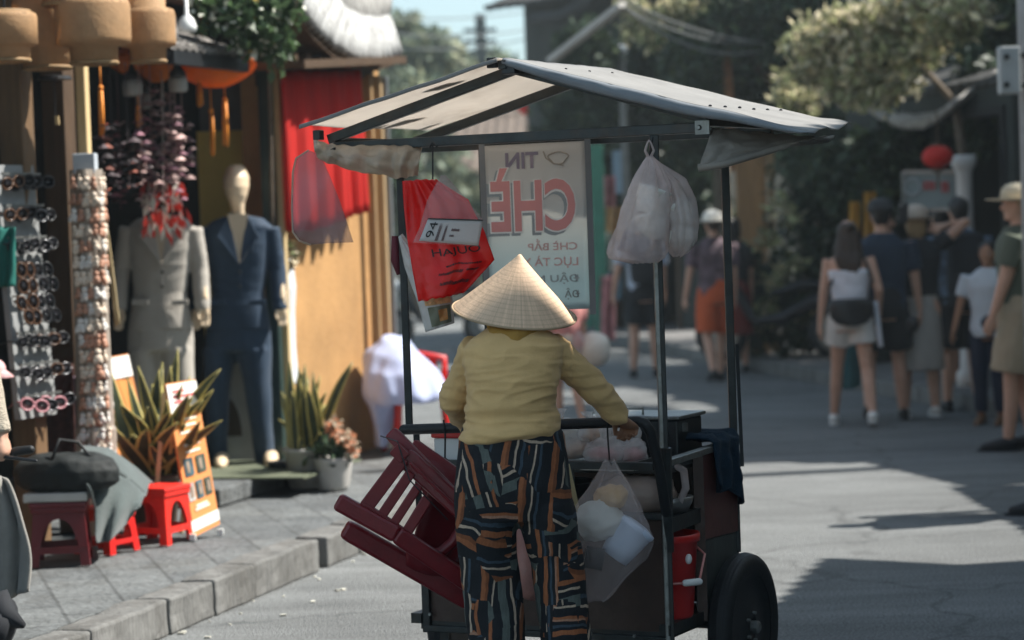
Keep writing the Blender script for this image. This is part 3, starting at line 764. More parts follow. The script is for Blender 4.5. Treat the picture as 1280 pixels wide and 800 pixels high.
def glasses(frame_m, nm):
    t = thing('sunglasses', nm, 'sunglasses', (0, 0, 0), 0, 'sunglasses on the pale rack')
    bm = BM()
    for s in (-1, 1):
        pts = [V((s * .034 + .031 * math.cos(2 * PI * k / 16), 0, .025 * math.sin(2 * PI * k / 16))) for k in range(17)]
        tube(bm, pts, .0045, 5)
        tube(bm, [(s * .064, 0, .008), (s * .068, .05, .006), (s * .066, .11, -.015)], .0035, 5)
    tube(bm, [(-.006, 0, .008), (0, -.002, .011), (.006, 0, .008)], .004, 5)
    obj('frame', bm, frame_m, t, smooth=True)
    for s in (-1, 1):
        bm = BM(); lathe(bm, [(.029, 0), (.02, -.004), (.004, -.006)], (s * .034, 0, 0), 14, cap=True, ax=Matrix.Rotation(R(90), 3, 'X'))
        for v in bm.verts: v.co.z *= .85
        obj('lens', bm, M_lens, t, smooth=True)
    return t
protos = [glasses(M_blackplastic, ''), glasses(mat('tortoise', (.09, .045, .025), .25, var=.6, vs=50), ''), glasses(mat('gunmetal', (.12, .12, .125), .3, .8), ''), glasses(mat('pink_frame', (.55, .25, .28), .3), '')]
rows_n = ('top row', 'second row', 'third row', 'fourth row', 'fifth row', 'sixth row', 'lowest full row', 'bottom shelf')
kinds = ('black', 'tortoiseshell', 'silver rimmed', 'pinkish')
used = set(); random.seed(8)
pos_n = ('nearest the road', 'second from the road', 'third from the road', 'farthest from the road')
for r_i in range(8):
    for c_i in range(4):
        k = random.choice((0, 0, 0, 1, 2)) if r_i not in (3, 4) else (0, 2, 1, 1)[c_i]
        if r_i == 7: k = (2, 3, 2, 3)[c_i]
        q = rackp(.12 + .25 * (3 - c_i) * .98, .97 - r_i * .125 - .04, .075)
        lab = f'{kinds[k]} sunglasses in the rack\'s {rows_n[r_i]}, {pos_n[3 - c_i]}'
        rot = (random.uniform(-.15, .15), random.uniform(-.25, .25) + (1.3 if r_i in (3, 4) else 0), rx - .35 + random.uniform(-.2, .2))
        if k not in used:
            o = protos[k]; used.add(k); o.location = q; o.rotation_euler = rot; o['label'] = lab; o.scale = (1.15,) * 3
        else: dup(protos[k], q, rot, lab, scale=1.15)
# ---------- trinket column
tc0 = P(122, 600, 12.2); tc0.z = KZ
tk = thing('trinket_stand', 'narrow tapering column covered with rows of cream souvenir charms', 'display stand', tc0)
zt = P(107, 212, 12.2).z; ttop = P(107, 212, 12.2)
def tkp(side, u, v):
    base = V((tc0.x, tc0.y, KZ)).lerp(V((ttop.x, ttop.y, zt)), v)
    w = .062 + .008 * math.sin(v * 9)
    if side == 0: return base - V((0, 1, 0)) * .075 + V((1, 0, 0)) * (u - .5) * 2 * w
    return base + V((1, 0, 0)) * w + V((0, 1, 0)) * (u - .5) * .15
bm = BM(); loft(bm, [ering(V((tc0.x, tc0.y, KZ)).lerp(V((ttop.x, ttop.y, zt)), v), .080 * s, .085 * s, 16, PI / 4, .3) for v, s in ((0, 1), (.3, 1), (.31, .9), (.6, .85), (1, .8))])
obj('column', bm, mat('pale_card', (.34, .29, .24), .7, var=.2, vs=12), tk)
bm = BM(); box(bm, (ttop.x, ttop.y, zt + .03), (.11, .1, .10)); obj('top_sign', bm, mat('blue_grey_card', (.42, .46, .50), .6, var=.2), tk, bevel=.004)
mats_tr = [mat('cream_charm', (.52, .43, .34), .5, island=.35, var=.3, vs=60), mat('tan_charm', (.33, .17, .11), .5, island=.4, var=.3, vs=60), mat('white_charm', (.56, .53, .49), .5, island=.2, var=.25, vs=60)]
def charm(m):
    bm = BM(); ball(bm, (0, 0, -.02), .017, .010, .018, 6); ball(bm, (0, 0, .004), .012, .009, .012, 6); tube(bm, [(0, 0, .01), (0, 0, .03)], .002, 4)
    box(bm, (.010, -.004, -.03), (.012, .006, .016)); box(bm, (-.010, -.004, -.03), (.012, .006, .016))
    o = obj('souvenir_charm', bm, m, smooth=True); return o
cp = [charm(m) for m in mats_tr]; cnt = 0; usedc = set()
CL = ('small cream souvenir charm hanging in rows on the narrow trinket column', 'small tan souvenir charm hanging in rows on the narrow trinket column', 'small white souvenir charm hanging in rows on the narrow trinket column')
for r_i in range(22):
    v = .97 - r_i * .042
    for side in (0, 1):
        for c_i in range(4 if side == 0 else 3):
            k = random.choice((0, 0, 0, 1, 1, 2)) if v > .42 else random.choice((2, 2, 0, 1))
            u = (c_i + .5) / (4 if side == 0 else 3)
            q = tkp(side, u, v) + (V((0, -.012, 0)) if side == 0 else V((.012, 0, 0)))
            rot = (random.uniform(-.2, .2), random.uniform(-.3, .3), (0 if side == 0 else PI / 2) + random.uniform(-.5, .5))
            if k not in usedc: o = cp[k]; usedc.add(k); o.location = q; o.rotation_euler = rot
            else: o = dup(cp[k], q, rot)
            o.scale = (random.uniform(1.0, 1.5),) * 3
            tag(o, CL[k], 'souvenir', 'cream souvenir charms on the trinket column')
# slim brown cloth bags and prints hanging behind the trinkets; teal cloth at the edge
def hang_cloth(name, pts, d, m, label, cat, amp=.02, thick=.006, nu=14, nv=14):
    tl, tr, br_, bl = [P(x, y, d) for x, y in pts]
    bm = BM(); grid(bm, lambda u, v: tl.lerp(tr, u).lerp(bl.lerp(br_, u), v) + V((0, 1, 0)) * amp * (math.sin(u * 11 + v * 2) + nz((u * 3, v * 2, d), 1.5)), nu, nv)
    return solo(name, bm, m, label, cat, smooth=True, solid=thick)
hang_cloth('hanging_cloth', [(-14, 283), (20, 284), (19, 358), (-14, 360)], 11.7, mat('teal_cloth', (.01, .13, .105), .8, var=.2), 'teal green cloth hanging beside the glasses rack', 'cloth')
hang_cloth('hanging_print', [(58, 452), (92, 455), (96, 578), (60, 575)], 12.5, mat('dark_red_print', (.07, .025, .02), .8, var=.6, vs=30), 'dark maroon print with faint writing behind the glasses rack', 'print', .004)
hang_cloth('hanging_scarf', [(92, 470), (104, 470), (106, 578), (95, 578)], 12.45, mat('mauve_scarf', (.18, .12, .15), .8, var=.3), 'narrow mauve scarf hanging beside the trinket column', 'scarf', .01)
hang_cloth('hanging_strap', [(128, 268), (133, 270), (150, 405), (144, 408)], 12.6, mat('pale_strap', (.52, .40, .22), .7, var=.2), 'thin pale strap hanging beside the trinket column', 'strap', .004)
# pink and white cap at the far left
bm = BM(); c = P(-6, 462, 11.2); ball(bm, c, .05, .06, .05, 9); lathe(bm, [(.04, -.01), (.08, -.04), (.085, -.035), (.04, .005)], c, 18)
solo('sun_hat', bm, mat('pink_cap', (.62, .36, .36), .7, var=.5, vs=25), 'pink and white sun hat hanging at the left edge above the sleeve', 'hat', smooth=True)

# ---------- mannequins
M_manne = mat('cream_mannequin', (.74, .58, .40), .35, var=.05)
def mannequin(cx, d, label, suitm, shirtm, shoe, head=True, w=1.0, flip=1, legs=(), gap=0, tieoff=0):
    base = P(cx + 12, 592, d); base.z = KZ + .1
    t = thing('mannequin', label, 'mannequin', base, 0, 'mannequins dressed in suits')
    X = lambda x: cx + x * w
    # head, neck, hands: one smooth cream body
    bm = BM()
    if head:
        px_loft(bm, [(206, X(-8), X(4), d, .03), (210, X(-14), X(10), d, .07), (222, X(-18), X(15), d, .105), (234, X(-17.5), X(14.5), d - .01, .105), (245, X(-14), X(12), d - .01, .09), (254, X(-10), X(9), d, .07), (262, X(-8), X(8.5), d, .052), (275, X(-9), X(10), d + .02, .052), (292, X(-16), X(16), d + .03, .06)])
    else:
        px_loft(bm, [(262, X(-8), X(8.5), d, .05), (275, X(-9), X(10), d + .02, .052), (292, X(-16), X(16), d + .03, .06)])
    for s, (hx, hy) in ((-1, (-52, 402)), (1, (56, 398))):
        wr = P(X(hx), hy - 16, d - .05)
        tube(bm, [wr + V((0, 0, .05)), wr, wr - V((0, 0, .05))], [.024, .026, .03], 10, flat=.7)
        for k in range(4):
            q = wr + V((-.022 + .0145 * k, -.005, -.05)); tube(bm, [q, q + V((0, -.006, -.045)), q + V((0, -.02, -.08 + .008 * abs(k - 1.5)))], [.0095, .009, .007], 7, round_ends=True)
        tube(bm, [wr + V((-s * .028, -.01, -.02)), wr + V((-s * .038, -.03, -.055)), wr + V((-s * .03, -.042, -.08))], [.012, .010, .008], 7, round_ends=True)
        tube(bm, [wr + V((0, 0, .04)), P(X(s * 52), 330, d + .02), P(X(s * 36), 292, d), P(cx, 288, d + .03)], [.024, .03, .035, .05], 10)
    obj('body', remesh(bm, .006, 3), M_manne, t)
    # jacket
    bm = BM(); tops = 266
    px_loft(bm, [(tops + 4, X(-14), X(16), d + .03, .06), (tops + 8, X(-30), X(32), d + .02, .08), (tops + 18, X(-41), X(43), d, .09), (tops + 40, X(-38), X(40), d, .115), (tops + 75, X(-34), X(36), d, .105), (tops + 100, X(-32), X(33), d, .10), (tops + 125, X(-36), X(37), d, .115), (tops + 146, X(-39), X(40), d, .12)], 28, .8)
    for s in (-1, 1):
        a, b, c = P(X(s * 40 + 1), tops + 19, d), P(X(s * 49 + 1), tops + 70, d + .02), P(X(s * 52 + 1), tops + 122, d - .04)
        tube(bm, [a, b, c], [.058, .052, .045], 14)
    me = remesh(bm, .009, 3, lambda c: .005 * nz((c.x * 1.6, c.y, c.z * .5), 7) + .003 * max(0, 1 - 3 * abs(nz((c.x, c.y, c.z * 2.2), 5))))
    jk = obj('jacket', me, suitm, t)
    # lapels, shirt wedge, buttons
    fr = d - .14
    bm = BM(); pts = [P(X(-13), tops + 2, fr + .03), P(X(13), tops + 2, fr + .03), P(X(2), tops + 62, fr - .015)]
    prism(bm, pts, (0, .02, 0)); obj('shirt', bm, shirtm, t)
    for s in (-1, 1):
        bm = BM(); q = [P(X(s * 11), tops, fr + .035), P(X(s * 22), tops + 22, fr + .012), P(X(s * 27 + 0), tops + 30, fr), P(X(s * 19), tops + 38, fr - .005), P(X(2), tops + 66, fr - .025)]
        prism(bm, q, (0, .012, 0)); obj('lapel', bm, suitm, jk, bevel=.003)
    bm = BM()
    for yy in (tops + 74, tops + 92):
        lathe(bm, [(.011, 0), (.009, .006)], P(X(3), yy, d - .14), 12, cap=True, ax=Matrix.Rotation(R(90), 3, 'X'))
    obj('button', bm, M_blackplastic, jk)
    bm = BM()
    bar(bm, P(X(2), tops + 68, d - .137), P(X(5), tops + 120, d - .142), .006, .004); bar(bm, P(X(5), tops + 120, d - .142), P(X(12), tops + 144, d - .14), .006, .004)
    obj('front_edge', bm, suitm, jk)
    for s in (-1, 1):
        bm = BM(); box(bm, P(X(s * 25), tops + 112, d - .12), (.10, .012, .032)); obj('pocket_flap', bm, suitm, jk, bevel=.003)
    # trousers
    bm = BM()
    px_loft(bm, [(tops + 120, X(-36), X(38), d, .11), (tops + 150, X(-40), X(42), d, .12), (tops + 172, X(-41), X(43), d, .12)], 24)
    for s, rows in ((-1, legs[0]), (1, legs[1])):
        px_loft(bm, rows, 18)
    me = remesh(bm, .012, 4, lambda c: .006 * nz((c.x, c.y, c.z * .4), 12))
    obj('trousers', me, suitm, t)
    for (sx, sy) in shoe:
        q = P(sx, sy, d - .06); q.z = KZ + .1
        bm = BM(); loft(bm, [ering(q + V((0, .12, .045)), .035, .03, 12), ering(q + V((0, .10, .0)), .045, .05, 12)])
        bm = BM(); tube(bm, [q + V((0, .12, .05)), q + V((.005, .03, .05)), q + V((.01, -.06, .035)), q + V((.015, -.14, .026))], [.04, .046, .043, .026], 12, round_ends=True, flat=.9)
        obj('shoe', bm, M_cream, t, smooth=True)
    return t
M_beige = mat('beige_suit_cloth', (.40, .37, .325), .85, var=.05, vs=30, bump=.1, bs=200, sheen=.2)
M_navy = mat('navy_suit_cloth', (.009, .030, .062), .75, var=.15, vs=30, bump=.1, bs=200, sheen=.15)
M_shirtcream = mat('cream_shirt', (.55, .45, .32), .8, var=.1)
mannequin(200, 14.6, 'mannequin in a pale beige suit with its neck hidden by feathers', M_beige, M_shirtcream, [], head=False,
          legs=([(436, 160, 201, 14.6, .11), (480, 164, 200, 14.6, .095), (540, 172, 202, 14.62, .08), (588, 178, 204, 14.65, .075)], [(436, 200, 243, 14.6, .11), (480, 207, 243, 14.6, .095), (540, 210, 243, 14.62, .08), (588, 213, 242, 14.65, .075)]))
mannequin(297, 14.8, 'bald cream mannequin in a navy suit standing before the yellow panel', M_navy, M_shirtcream, [(276, 590), (338, 590)], head=True,
          legs=([(436, 253, 297, 14.8, .11), (480, 254, 289, 14.8, .095), (540, 258, 284, 14.82, .08), (580, 262, 286, 14.85, .075)], [(436, 294, 340, 14.8, .11), (480, 304, 339, 14.8, .095), (540, 314, 342, 14.82, .08), (580, 319, 344, 14.85, .075)]))
# mat under the mannequins
bm = BM(); q = P(310, 605, 14.5); box(bm, (q.x, q.y, KZ + .107), (1.0, 1.1, .012), FR_); solo('door_mat', bm, mat('green_mat', (.115, .13, .085), .95, var=.15, bump=.4, bs=120), 'flat green mat under the navy suited mannequin', 'mat')
# third display figure behind the post: white dress with pale flowers at its neck
q = P(360, 600, 15.3); q.z = KZ
t = thing('mannequin', 'narrow mannequin in a white dress half hidden behind the green post', 'mannequin', q, 0, 'mannequins dressed in suits')
bm = BM(); px_loft(bm, [(322, 350, 362, 15.3, .06), (332, 344, 367, 15.3, .09), (360, 345, 370, 15.3, .10), (392, 346, 368, 15.3, .09), (430, 344, 370, 15.3, .12), (480, 343, 374, 15.3, .14)], 22)
obj('dress', remesh(bm, .012, 3, lambda c: .008 * nz((c.x * 2, c.y * 2, c.z * .5), 7)), mat('white_dress', (.60, .63, .66), .7, var=.08), t)
bm = BM(); px_loft(bm, [(480, 356, 362, 15.3, .02), (600, 356, 362, 15.3, .02)], 10); obj('stand', bm, M_wood, t)
fl = leaf_mesh('flower_garland', [(P(358, 312, 15.2), (.05, .05, .09)), (P(366, 325, 15.2), (.04, .04, .05))], 70, .055, 3)
solo('flower_garland', fl, mat('cream_petals', (.60, .52, .36), .7, island=.3, col2=((.16, .20, .08), .3)), 'cream flower garland around the neck of the white dress', 'flowers')

# ---------- plants
M_snake = mat('snake_leaf', (.045, .06, .03), .42, var=.5, vs=9, island=.25); M_snakeedge = mat('snake_leaf_edge', (.50, .42, .13), .45, var=.15, island=.2)
M_pot = mat('white_glazed_pot', (.52, .50, .47), .45, var=.12, vs=6, dirt=.3, dirtcol=(.25, .23, .2))
def blade(bm, base, tip, w, bend):
    base, tip = V(base), V(tip); n = 9; rows = []
    side = (tip - base).cross(V((0, 1, 0))).normalized()
    tw = random.uniform(-.55, .55)
    for i in range(n + 1):
        u = i / n
        c = base.lerp(tip, u) + V((0, 0, 1)) * bend * math.sin(PI * u) + V((0, .015 * math.sin(u * 7), 0))
        ww = w * (.55 + .9 * u if u < .35 else (.55 + .315) * (1 - ((u - .35) / .65) ** 2.2)) + .0015
        sv = (side * math.cos(tw * u) + V((0, 1, 0)) * math.sin(tw * u))
        nrm = V((0, -1, 0)) * .35 * ww
        rows.append([bm.verts.new(c - sv * ww), bm.verts.new(c - sv * ww * .6 + nrm * -.4), bm.verts.new(c - nrm * -1 * 0), bm.verts.new(c + sv * ww * .6 + nrm * -.4), bm.verts.new(c + sv * ww)])
    for a, b in zip(rows, rows[1:]):
        for k in range(4): bm.faces.new((a[k], a[k + 1], b[k + 1], b[k])).material_index = 1 if k in (0, 3) else 0
def snake_plant(label, base, tips, w, potr, poth, d, potm):
    t = thing('snake_plant', label, 'plant', base)
    bm = BM(); lathe(bm, [(potr * .72, 0), (potr * .8, .02), (potr, poth * .9), (potr * 1.06, poth * .92), (potr * 1.06, poth), (potr * .9, poth), (potr * .88, poth * .85), (.01, poth * .84)], base, 28, cap=True)
    obj('pot', bm, potm, t, smooth=True)
    bm = BM()
    tips = tips + [(tips[random.randrange(len(tips))][0] + random.uniform(-14, 14), random.uniform(480, 560), random.uniform(-.35, .3), random.uniform(0, .04)) for _ in range(len(tips))]
    for (x, y, dd, bend) in tips:
        b = V(base) + V((random.uniform(-.6, .6) * potr, random.uniform(-.6, .6) * potr, poth * .85)); blade(bm, b, P(x, y, d + dd), w * random.uniform(.8, 1.2), bend)
    obj('leaves', bm, [M_snake, M_snakeedge], t, smooth=True, solid=.004)
    return t
random.seed(5)
b1 = P(193, 690, 12.5); b1.z = KZ
snake_plant('large snake plant with yellow edged leaves behind the red stool', b1,
    [(137, 462, .1, .0), (150, 505, -.1, .05), (146, 486, .2, 0), (163, 545, -.2, .05), (172, 458, 0, 0), (184, 508, -.2, .02), (198, 462, .1, 0), (203, 452, .2, 0), (213, 457, 0, 0), (222, 436, .2, 0), (228, 480, -.2, 0), (237, 470, .1, .03), (276, 461, -.1, .08), (254, 500, -.2, .06), (256, 505, .1, .05), (240, 495, -.2, .04), (208, 500, -.3, 0), (190, 480, .3, 0), (170, 520, -.3, .03), (215, 520, -.3, .02), (232, 530, -.25, .04), (158, 470, .3, 0), (180, 540, -.3, .03), (245, 482, .3, .04)], .044, .15, .30, 12.5, mat('dark_clay_pot', (.10, .06, .04), .6))
b2 = P(385, 612, 14.35); b2.z = KZ
snake_plant('smaller snake plant in a pale pot beside the ochre wall', b2, [(362, 452, 0, 0), (372, 468, -.1, 0), (381, 455, .1, 0), (391, 465, 0, 0), (400, 470, .1, 0), (441, 452, 0, .05), (366, 490, -.2, 0), (408, 490, -.1, 0), (415, 500, .1, .03), (378, 480, -.2, 0), (395, 485, -.2, 0), (386, 470, .2, 0), (356, 500, 0, .02), (372, 458, .1, 0), (404, 500, .2, 0)], .034, .135, .24, 14.35, M_pot)
b3 = P(418, 612, 14.2); b3.z = KZ
t = thing('flower_pot', 'short pot of peach coloured flowers beside the smaller snake plant', 'plant', b3)
bm = BM(); lathe(bm, [(.08, 0), (.09, .02), (.115, .17), (.12, .19), (.10, .19), (.10, .16), (.01, .155)], b3, 24, cap=True); obj('pot', bm, M_pot, t, smooth=True)
obj('leaves', leaf_mesh('leaves', [(b3 + V((0, 0, .24)), (.13, .13, .08))], 240, .07, 5), M_leafdark, t)
obj('flowers', leaf_mesh('flowers', [(P(430, 548, 14.2), (.07, .07, .05)), (P(415, 535, 14.3), (.06, .06, .05)), (P(440, 560, 14.1), (.04, .04, .04))], 260, .04, 6, .8), mat('peach_petals', (.70, .32, .18), .7, island=.3, trans=.3, col2=((.60, .50, .38), .5)), t)
bm = BM(); q = P(352, 604, 14.5); q.z = KZ; lathe(bm, [(.06, 0), (.08, .14), (.085, .15), (.06, .15)], q, 20, cap=True); solo('dark_bucket', bm, M_blackplastic, 'small dark bucket between the green post and the pale pots', 'bucket', smooth=True)
# flowering creeper over the canopy
cl = [(P(x, y, d), (r, r, r * .8)) for x, y, d, r in [(262, 12, 13.8, .14), (290, 8, 13.9, .17), (300, 30, 13.8, .13), (322, 18, 14.0, .2), (340, 40, 14.0, .12), (312, 48, 13.9, .1), (352, 52, 14.2, .08), (330, 62, 14.1, .07), (278, -12, 13.9, .2), (335, -10, 14.0, .24), (352, 70, 14.2, .05), (347, 88, 14.2, .035), (341, 62, 14.1, .08), (305, 10, 13.8, .18)]]
t = thing('flowering_creeper', 'green creeper with small white flowers spilling over the tiled canopy', 'plant', P(330, 60, 14.3))
obj('leaves', leaf_mesh('leaves', cl, 1900, .075, 7, .6), mat('creeper_leaf', (.07, .12, .05), .5, island=.5, trans=.3), t)
obj('flowers', leaf_mesh('flowers', cl, 420, .045, 8, .9), mat('white_petals', (.74, .74, .62), .7, island=.2, col2=((.62, .45, .12), .15)), t)
bm = BM(); tube(bm, [P(341, 320, 14.9), P(338, 150, 14.8), P(336, 60, 14.3), P(310, 20, 14.0), P(270, 5, 13.9)], [.012, .012, .012, .01, .006], 6); obj('stem', bm, M_bark, t)

# ---------- orange A-board signs
def aboard(pxs, d, label, full):
    bl, br_, tr, tl = [P(x, y, d + dd) for x, y, dd in pxs]
    t = thing('price_board', label, 'sign', (bl + br_) / 2)
    ex = (br_ - bl).normalized(); ez = (tl - bl).normalized(); n = ex.cross(ez).normalized(); n = n if n.y < 0 else -n
    w, h = (br_ - bl).length, (tl - bl).length
    def rect(bm, u0, v0, u1, v1, off, mi=0):
        q = [bl.lerp(br_, u).lerp(tl.lerp(tr, u), v) + n * off for u, v in ((u0, v0), (u1, v0), (u1, v1), (u0, v1))]
        prism(bm, q, -n * min(.002, abs(off)) if off > .001 else -n * .015, mi); return bm
    bm = rect(BM(), 0, 0, 1, 1, 0); obj('panel', bm, mat('orange_print', (.62, .23, .06), .5, var=.08, vs=4), t)
    obj('white_band', rect(BM(), .02, .03, 1, .10, .004), mat('white_print', (.72, .70, .66), .5, var=.06), t)
    bm = BM(); rect(bm, .0, .80, 1, .99, .004)
    obj('white_band', bm, mat('white_print', (.72, .70, .66), .5, var=.06), t)
    if full:
        bm = BM()
        for i in range(3): rect(bm, .15, .86 + .035 * i, .15 + (.6, .7, .4)[i], .878 + .035 * i, .007)
        obj('heading', bm, mat('rose_print', (.62, .12, .12), .5), t)
        bm = BM()
        for i, (vv, ww) in enumerate(((.74, .6), (.70, .5), (.655, .62), (.61, .45), (.57, .55), (.525, .5), (.15, .5), (.17, .4))): rect(bm, .5 - ww / 2, vv, .5 + ww / 2, vv + .016, .004)
        obj('lettering', bm, mat('pale_print', (.80, .68, .55), .5), t)
        for i, (u, v) in enumerate(((.12, .38), (.55, .38), (.10, .22), (.40, .22), (.70, .22))):
            bm = BM(); rect(bm, u, v, u + (.30 if i < 2 else .22), v + .115, .005); 
            ph = obj('photo', bm, mat('photo_print_%d' % (i % 3), ((.05, .10, .12), (.06, .08, .06), (.42, .42, .40))[i % 3], .3, var=.6, vs=20), t)
            bm = BM(); rect(bm, u + .06, v + .02, u + .16, v + .095, .009); obj('picture', bm, mat('pale_photo', (.26, .20, .15), .4, var=.4, vs=25), ph)
    for q, r_ in ((bl, tl), (br_, tr)):
        obj('leg', bar(BM(), q.lerp(r_, .95) - n * .02, q - n * .32 + V((0, 0, KZ - q.z + .0)), .022, .022), M_woodpale, t)
    for q in (bl, br_): obj('foot', box(BM(), (q.x, q.y, KZ + .015), (.03, .03, .03)), M_white, t)
    return t
aboard([(241, 672, -.12), (275, 655, .05), (244, 474, .28), (207, 480, .1)], 12.2, 'orange price board with photos leaning beside the snake plant', True)
aboard([(148, 590, 0), (190, 580, .15), (160, 442, .25), (138, 446, .1)], 12.75, 'partly hidden orange board with red and white top behind the snake plant', False)

# ---------- stools
def stool(name, h, w, m, label, group, loc, rz=0, seat_m=None):
    t = thing(name, label, 'stool', (0, 0, 0), 0, group)
    bm = BM(); box(bm, (0, 0, h - .012), (w, w, .024)); box(bm, (0, 0, h - .035), (w * .96, w * .96, .03)); obj('seat', bm, seat_m or m, t, bevel=.008)
    tp, bt = w * .44, w * .52
    for sx in (-1, 1):
        for sy in (-1, 1):
            bm = BM(); lw = .035
            a, b = V((sx * bt, sy * bt, 0)), V((sx * tp, sy * tp, h - .05))
            loft(bm, [[p, p - V((sx * lw * 1.25, 0, 0)), p - V((sx * lw * 1.25, sy * .008, 0)), p - V((sx * .008, sy * .008, 0)), p - V((sx * .008, sy * lw * 1.25, 0)), p - V((0, sy * lw * 1.25, 0))] for p in (a, a.lerp(b, .5), b)])
            obj('leg', bm, m, t)
    # arched aprons: side plates with an arch cut out, and a low stretcher
    for k in range(4):
        rot = Matrix.Rotation(k * PI / 2, 3, 'Z'); bm = BM(); n = 10
        y = lambda z: -(bt + (tp - bt) * z / (h - .05))
        hw, zt = w * .30, h * .74; zb = h * .33
        top = []; arc = []
        for i in range(n + 1):
            x = -tp * .93 + 2 * tp * .93 * i / n
            za = zb + (zt - zb) * math.sqrt(max(0, 1 - (x / hw) ** 2)) if abs(x) < hw else zb
            arc.append(V((x, y(za) + .003, za))); top.append(V((x, y(h - .05) + .003, h - .045)))
        for i in range(n):
            bm.faces.new([bm.verts.new(rot @ p) for p in (arc[i], arc[i + 1], top[i + 1], top[i])])
        bmesh.ops.remove_doubles(bm, verts=bm.verts, dist=.0005)
        ap = obj('apron', bm, m, t, solid=.006)
        bm = BM(); 
        q = [V((-bt * .95, y(h * .25), h * .20)), V((bt * .95, y(h * .25), h * .20)), V((bt * .95, y(h * .25), h * .31)), V((-bt * .95, y(h * .25), h * .31))]
        prism(bm, [rot @ p for p in q], rot @ V((0, .006, 0))); obj('stretcher', bm, m, t)
    t.location = loc; t.rotation_euler = (0, 0, rz)
    return t
q = P(199, 680, 12.05); q.z = KZ
stool('plastic_stool', .285, .25, M_redbright, 'low bright red plastic stool in front of the large snake plant', 'low plastic stools on the pavement', q, R(-24))
q = P(78, 700, 11.4); q.z = KZ
stool('plastic_stool', .30, .27, mat('dark_maroon_plastic', (.13, .012, .016), .35, var=.15), 'dark maroon plastic stool under the white box and black bag', 'low plastic stools on the pavement', q, R(6))  # dark maroon is the plastic's own colour
q2 = P(134, 690, 11.75); q2.z = KZ
s_ = stool('plastic_stool', .22, .22, M_red, 'small red plastic stool mostly covered by the grey cloth', 'low plastic stools on the pavement', q2, R(-30))
bm = BM(); box(bm, (q.x, q.y, KZ + .30 + .024), (.30, .26, .042)); solo('shallow_box', bm, mat('pale_foam', (.50, .49, .46), .8, var=.1), 'flat pale shallow box lying on the maroon stool', 'box', bevel=.008)
bm = BM(); c = V((q.x + .04, q.y, KZ + .44))
loft(bm, [ering(c + V((x, 0, dz)), .001 + s1, s2, 20) for x, dz, s1, s2 in ((0, -.092, .19, .11), (0, -.06, .245, .14), (.0, 0, .255, .15), (0, .05, .22, .13), (0, .075, .14, .08))])
bg = solo('black_bag', remesh(bm, .012, 3, lambda c_: .02 * nz(c_, 7) + .006 * nz(c_, 22)), mat('black_bag_fabric', (.008, .011, .011), .75, var=.2, bump=.15, bs=60), 'soft black bag lying on the white box lid over the maroon stool', 'bag')
bm = BM(); tube(bm, [c + V((-.05, -.1, .06)), c + V((-.02, -.05, .15)), c + V((.06, 0, .13)), c + V((.12, -.04, .06))], .008, 6); obj('handle', bm, M_black, bg, smooth=True)
# grey cloth over the bag and the small stool
M_greycloth = mat('grey_wool_cloth', (.075, .095, .093), .9, var=.15, vs=9, bump=.25, bs=90, sheen=.3)
tl = [P(98, 574, 11.5), P(128, 577, 11.5), P(160, 600, 11.6), P(182, 620, 11.7)]
bl_ = [P(116, 612, 11.28), P(122, 680, 11.38), P(140, 674, 11.42), P(177, 632, 11.62)]
def gc(u, v):
    p = pl(tl, u).lerp(pl(bl_, u), v)
    return p + V((.0, -1, .0)) * (.05 * math.sin(PI * v) + .040 * math.sin(u * 19 + v * 2) * v) + V((0, 0, .012 * nz((u * 3, v * 3, 1), 1.5)))
bm = BM(); grid(bm, gc, 40, 30)
top2 = [p + V((.0, .28, .03)) for p in tl]
grid(bm, lambda u, v: pl(tl, u).lerp(pl(top2, u), v) + V((0, -.0, .03 * math.sin(PI * v))), 40, 8)
bmesh.ops.remove_doubles(bm, verts=bm.verts, dist=.002)
solo('grey_cloth', bm, M_greycloth, 'grey wool cloth draped over the black bag and small red stool', 'cloth', smooth=True, solid=.006)
# ================================================================== CART
YAW = R(27)
KR = V((math.cos(YAW), -math.sin(YAW), 0)); KD = V((math.sin(YAW), math.cos(YAW), 0))
KO = V((.0585, 8.219, 0)); ZU = V((0, 0, 1))
def K(u, v, z=0.0): return KO + KR * u + KD * v + ZU * z
KM = Matrix((KR, KD, ZU)).transposed()
HW, LN = .483, .62
M_tarp = mat('pale_tarp', (.30, .293, .28), .6, var=.14, vs=5, spec=.25, bump=.25, bs=12, dirt=.35, dirtcol=(.14, .135, .13), trans=.22, stretch=(1, 1, .5))
M_tarpunder = mat('translucent_tarp', (.78, .73, .67), .45, var=.10, vs=4, trans=.62, dirt=.3, dirtcol=(.36, .29, .22), bump=.08, bs=16)
M_body = mat('brown_sheet_metal', (.060, .036, .028), .45, .25, var=.35, vs=6, bump=.08, bs=30, dirt=.45, dirtcol=(.13, .09, .07), coat=.15)
M_maroon = mat('maroon_panel', (.125, .045, .038), .45, .1, var=.25, vs=8, dirt=.4, dirtcol=(.05, .035, .03), bump=.06, bs=40)
M_panelgrey = mat('grey_green_panel', (.075, .085, .08), .5, .3, var=.3, vs=9, dirt=.4, stretch=(3, 3, .6))
M_steelbin = mat('stainless', (.30, .30, .29), .33, .85, var=.25, vs=9, bump=.05, bs=30, dirt=.3, dirtcol=(.12, .10, .08))
cart = thing('food_cart', 'dark wheeled street food cart with grey tarp gable roof and hanging bags', 'food cart', K(0, .3, 0))
